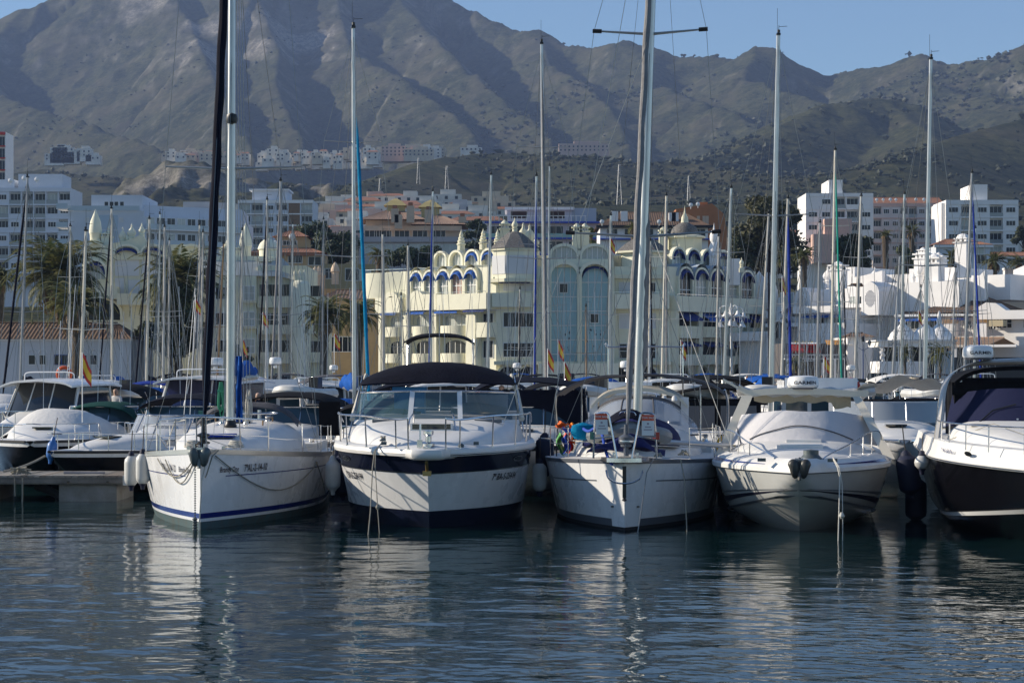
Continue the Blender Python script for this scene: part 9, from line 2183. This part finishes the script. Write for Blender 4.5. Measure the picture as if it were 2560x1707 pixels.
# ------------------------------------------------------------------ cars on the quay
def car(label, px, Y, m, rz=0, van=False):
 t = thing('parked_car', label, 'car', None, rz, 'cars parked along the quay'); t.location = (PX(px, Y), Y, GZ)
 H_ = 1.9 if van else 1.45; b = MB()      # faces the camera: front at -y
 prof = [(0, .35, .80, .55), (.12, .28, .86, .72), (.9, .26, .88, .90), (1.2, .26, .88, .95), (3.6, .28, .88, .98), (4.1, .35, .84, .92), (4.2, .45, .78, .7)]
 rows = [[Vector((x, y, z)) for x, z in ((-w_, z0), (-w_, (z0+z1)/2), (-w_*.93, z1), (w_*.93, z1), (w_, (z0+z1)/2), (w_, z0))] for y, z0, w_, z1 in prof]
 b.loft(rows, True, True, True).build('body', m, t, 40)
 y0 = .6 if van else 1.0; g = MB(); g.loft([[Vector((-.78, y0, .93)), Vector((.78, y0, .93)), Vector((.84, 3.9, .95)), Vector((-.84, 3.9, .95))], [Vector((-.62, y0+.75, H_)), Vector((.62, y0+.75, H_)), Vector((.66, 3.5, H_)), Vector((-.66, 3.5, H_))]], True, True, True); g.build('glasshouse', GLR, t, 0)
 MB().sheet(lambda u, v: Vector((-.60+1.2*u, y0+.8+(2.65-(y0-1)*0)*v*.95, H_+.02+.03*math.sin(u*3.1))), 3, 3, .03).build('roof', m, t)
 for sx in (-.62, .62):
  MB().box(sx-.16, sx+.16, -.02, .10, .62, .74).build('headlight', PLASTW, t, 0)
  for y in (.75, 3.45): w_ = MB(); w_.lathe([(.0, -.1), (.22, -.1), (.31, -.08), (.31, .08), (.22, .1), (0, .1)], 14); w_.v = [(sx*1.28+c_, y+a, .31+b_) for a, b_, c_ in w_.v]; w_.build('wheel', RUBBER, t)
 MB().box(-.45, .45, -.03, .08, .42, .52).build('grille', PLASTB, t, 0); MB().box(-.24, .24, -.045, -.01, .36, .45).build('number_plate', PLASTW, t, 0)
 return t
CM = [mat('car_'+n, c, .25, .2, coat=.6) for n, c in (('silver', (.45, .46, .48)), ('white', (.70, .70, .70)), ('black', (.02, .02, .025)), ('red', (.40, .03, .03)), ('blue', (.03, .07, .22)), ('grey', (.14, .15, .16)))]
for px, c, lab, van in [(1758, 0, 'silver car seen left of the bell lamps under the arcade', 0), (1770, 1, 'white car in front of the silver one under the arcade', 0), (1700, 5, 'grey car parked below the right glazed arch', 0), (1610, 1, 'white van below the right glazed arch', 1), (1415, 1, 'white van parked below the left glazed arch', 1), (1470, 4, 'blue car between two vans below the glazed arches', 0),
 (1890, 3, 'red car parked left of the restaurant', 0), (1985, 0, 'silver car with roof bars before the restaurant', 0), (2030, 2, 'black car right of the silver one before the restaurant', 0), (2205, 2, 'large black car in front of the kiosk', 1), (2275, 5, 'grey car beside the kiosk counter', 0), (2330, 4, 'dark blue car in front of the dark fence', 0), (2350, 0, 'silver car right of the dark blue one', 0), (2392, 1, 'white car below the blue grey hut', 0), (2440, 2, 'black car near the right edge of the quay', 0), (930, 5, 'grey car seen left of the arched building', 0), (700, 1, 'white van below the cream balconied flats', 1), (560, 3, 'red car below the cream flats', 0)]:
 car(lab, px, 159.5+(px % 5)*.8+(2.6 if px in (1758, 2275) else 0), CM[c], R((px % 7)-3), bool(van))
# ------------------------------------------------------------------ bell shaped street lamps
def bell_lamp(label, px, Y):
 x = PX(px, Y); t = thing('street_lamp', label, 'street lamp', (x, Y, GZ)); z1 = PZ(795, Y)
 MB().tube([(x, Y, GZ), (x, Y, z1+.6)], [.11, .07], 8).build('post', STW, t)
 for k, (dx, dz, dy) in enumerate(((-.95, .55, .2), (-.45, .6, -.3), (.0, .75, .3), (.5, .6, -.2), (1.0, .5, .2), (-.1, -.15, -.4), (.85, -.25, -.2), (-.85, -.25, 0), (.3, -.2, .3))):
  a = Vector((x, Y, z1)); e = Vector((x+dx, Y+dy, z1+dz-.35))
  ar = MB(); ar.tube(curve_pts([a+Vector((0, 0, .2)), a+Vector((dx*.35, dy*.4, dz+.35)), a+Vector((dx*.85, dy*.9, dz+.3)), e+Vector((0, 0, .3))], 4), .045, 5); am = ar.build('arm', STW, t)
  MB().lathe([(.05, .34), (.12, .28), (.17, .1), (.30, -.08), (.33, -.12), (.0, -.08)], 12, tuple(e)).build('bell_shade', STW, am)
 MB().box(x-.42, x+.42, Y-.06, Y+.06, PZ(890, Y), PZ(872, Y)).build('sign_panel', mat('sign_dark_panel', (.04, .05, .05), .5), t, 0)
bell_lamp('white lamp post with a cluster of bell shaped shades before the arched building', 1828, 150+8)
def lantern(label, px, Y, py):
 x = PX(px, Y); z1 = PZ(py, Y); t = thing('street_lamp', label, 'street lamp', (x, Y, GZ)); MB().tube([(x, Y, GZ), (x, Y, z1)], .05, 6).build('post', CM[4], t)
 for dx in (-.55, 0, .55):
  z = z1+(.25 if dx == 0 else -.1); MB().tube([(x, Y, z1-.5), (x+dx, Y, z-.05)], .025, 5).build('arm', CM[4], t); MB().lathe([(.06, 0), (.15, .35), (.16, .36), (.05, .5), (0, .55)], 6, (x+dx, Y, z)).build('lantern', GLR, t)
lantern('dark triple lantern beside the gatehouse', 2158, 170, 862)
# ------------------------------------------------------------------ people
def person(label, p, top, hair=None, skin=(.45, .28, .2), seated=False, h=1.72, rz=0, bend=0, legs=(.03, .04, .08)):
 t = thing('person', label, 'person', tuple(p), rz); s_ = h/1.72
 me = bpy.data.meshes.new('body'); J = []; E = []; Rr = []
 def j(x, y, z, r_, par=None):
  J.append((x*s_, y*s_, z*s_)); Rr.append(r_*s_)
  if par is not None: E.append((par, len(J)-1))
  return len(J)-1
 hz = .92 if not seated else .50; b = bend
 pel = j(0, 0, hz, .13); wa = j(0, -b*.10, hz+.2, .12, pel); ch = j(0, -b*.25, hz+.42, .145, wa); nk = j(0, -b*.36, hz+.58, .055, ch); hd = j(0, -b*.45-.02, hz+.70, .095, nk); j(0, -b*.5-.01, hz+.80, .085, hd)
 for sx in (1, -1):
  sh = j(sx*.18, -b*.30, hz+.50, .06, ch); el = j(sx*.25, -b*.34-.10-.12*b, hz+.24, .042, sh); wr_ = j(sx*.16, -b*.3-.30, hz+.16 if b or seated else hz+.02, .03, el); j(sx*.12, -b*.3-.38, hz+.15 if b or seated else hz-.06, .035, wr_)
  hp = j(sx*.10, 0, hz-.04, .09, pel)
  if seated: kn = j(sx*.13, -.42, hz+.02, .065, hp); an = j(sx*.13, -.44, hz-.40, .045, kn); j(sx*.13, -.58, hz-.45, .04, an)
  else: kn = j(sx*.11, -.03, .48, .065, hp); an = j(sx*.11, .03, .08, .045, kn); j(sx*.11, -.13, .04, .04, an)
 me.from_pydata(J, E, []); o = bpy.data.objects.new('body', me); COL.objects.link(o)
 sm = o.modifiers.new('s', 'SKIN');
 for i, r_ in enumerate(Rr): me.skin_vertices[0].data[i].radius = (r_, r_) if me.skin_vertices else (r_, r_)
 me.skin_vertices[0].data[0].use_root = True
 ss = o.modifiers.new('u', 'SUBSURF'); ss.levels = 1; ss.render_levels = 1
 dg = bpy.context.evaluated_depsgraph_get(); m2 = bpy.data.meshes.new_from_object(o.evaluated_get(dg)); bpy.data.objects.remove(o)
 ms = mat('skin', skin, .6); mt = mat('shirt_%s' % top[0], top[1], .85); ml = mat('trousers_%d' % int(legs[2]*100), legs, .85)
 for q in (ms, mt, ml): m2.materials.append(q)
 for pl in m2.polygons:
  c = pl.center; zz_ = c.z/s_; fr = -c.y/s_; pl.use_smooth = True
  pl.material_index = 0 if zz_ > hz+.57 else (2 if (zz_ < hz-.02 or (seated and zz_ < hz+.08 and abs(c.x) < .22*s_ and fr > .05)) else 1)
  if zz_ <= hz+.57 and fr > b*.3+.27 and zz_ > hz-.1 and zz_ < hz+.3 and not seated: pl.material_index = 0
 bo = bpy.data.objects.new('body', m2); COL.objects.link(bo); bo.parent = t
 hy = -b*.48*s_; hzz = (hz+.78)*s_
 hr = MB(); rr_ = random.Random(3)
 hr.sheet(lambda u, v: Vector((.105*s_*math.sin(v*2.0)*math.cos(u*6.283), hy+.02*s_+.118*s_*math.sin(v*2.0)*math.sin(u*6.283)*(1.0 if math.sin(u*6.283) > 0 else .75), hzz+.03*s_+.105*s_*math.cos(v*2.0)+.03*s_*(math.sin(u*6.283) < 0)*(v > .8))), 16, 7)
 hr.build('hair', hair or mat('hair_black', (.012, .010, .010), .6), t)
 f_ = MB(); yf = hy-.100*s_
 f_.add([(-.014*s_, yf, hzz-.035*s_), (.014*s_, yf, hzz-.035*s_), (0, yf-.022*s_, hzz-.04*s_), (0, yf, hzz-.0*s_)], [(0, 1, 2), (0, 2, 3), (2, 1, 3)]); f_.build('nose', ms, t)
 for sx in (-1, 1): MB().lathe([(0, -.008), (.010, 0), (0, .008)], 6, (sx*.034*s_, yf+.012, hzz)).build('eye', INK, t)
 return t
person('dark haired person in black and navy hunched under the black runabout bimini', (PX(636, 56.5), 56.5, 1.12), ('navy', (.01, .018, .05)), seated=True, bend=.75, rz=R(25))
person('bald looking person in dark shirt standing behind the right windscreen pane', (PX(1254, 50.9), 50.9, 1.12), ('black', (.02, .02, .03)), hair=mat('hair_grey', (.25, .2, .17), .6), h=1.55)
person('person with dark cap sitting behind the navy bimini at left', (PX(290, 66), 66, 1.15), ('white', (.6, .6, .6)), seated=True, rz=R(-20))
for px, Y, c, lab in ((1868, 163, ('brown', (.15, .07, .05)), 'person in brown walking between the arched building and the red car'), (2055, 163, ('red', (.4, .04, .04)), 'person in red by the restaurant cars'), (2078, 164, ('olive', (.12, .12, .06)), 'person in olive right of the person in red'), (2232, 166, ('white', (.6, .6, .6)), 'person in a pale shirt at the kiosk'), (2296, 165, ('sky', (.35, .45, .55)), 'person in pale blue at the right of the kiosk')):
 person(lab, (PX(px, Y), Y, GZ), c)
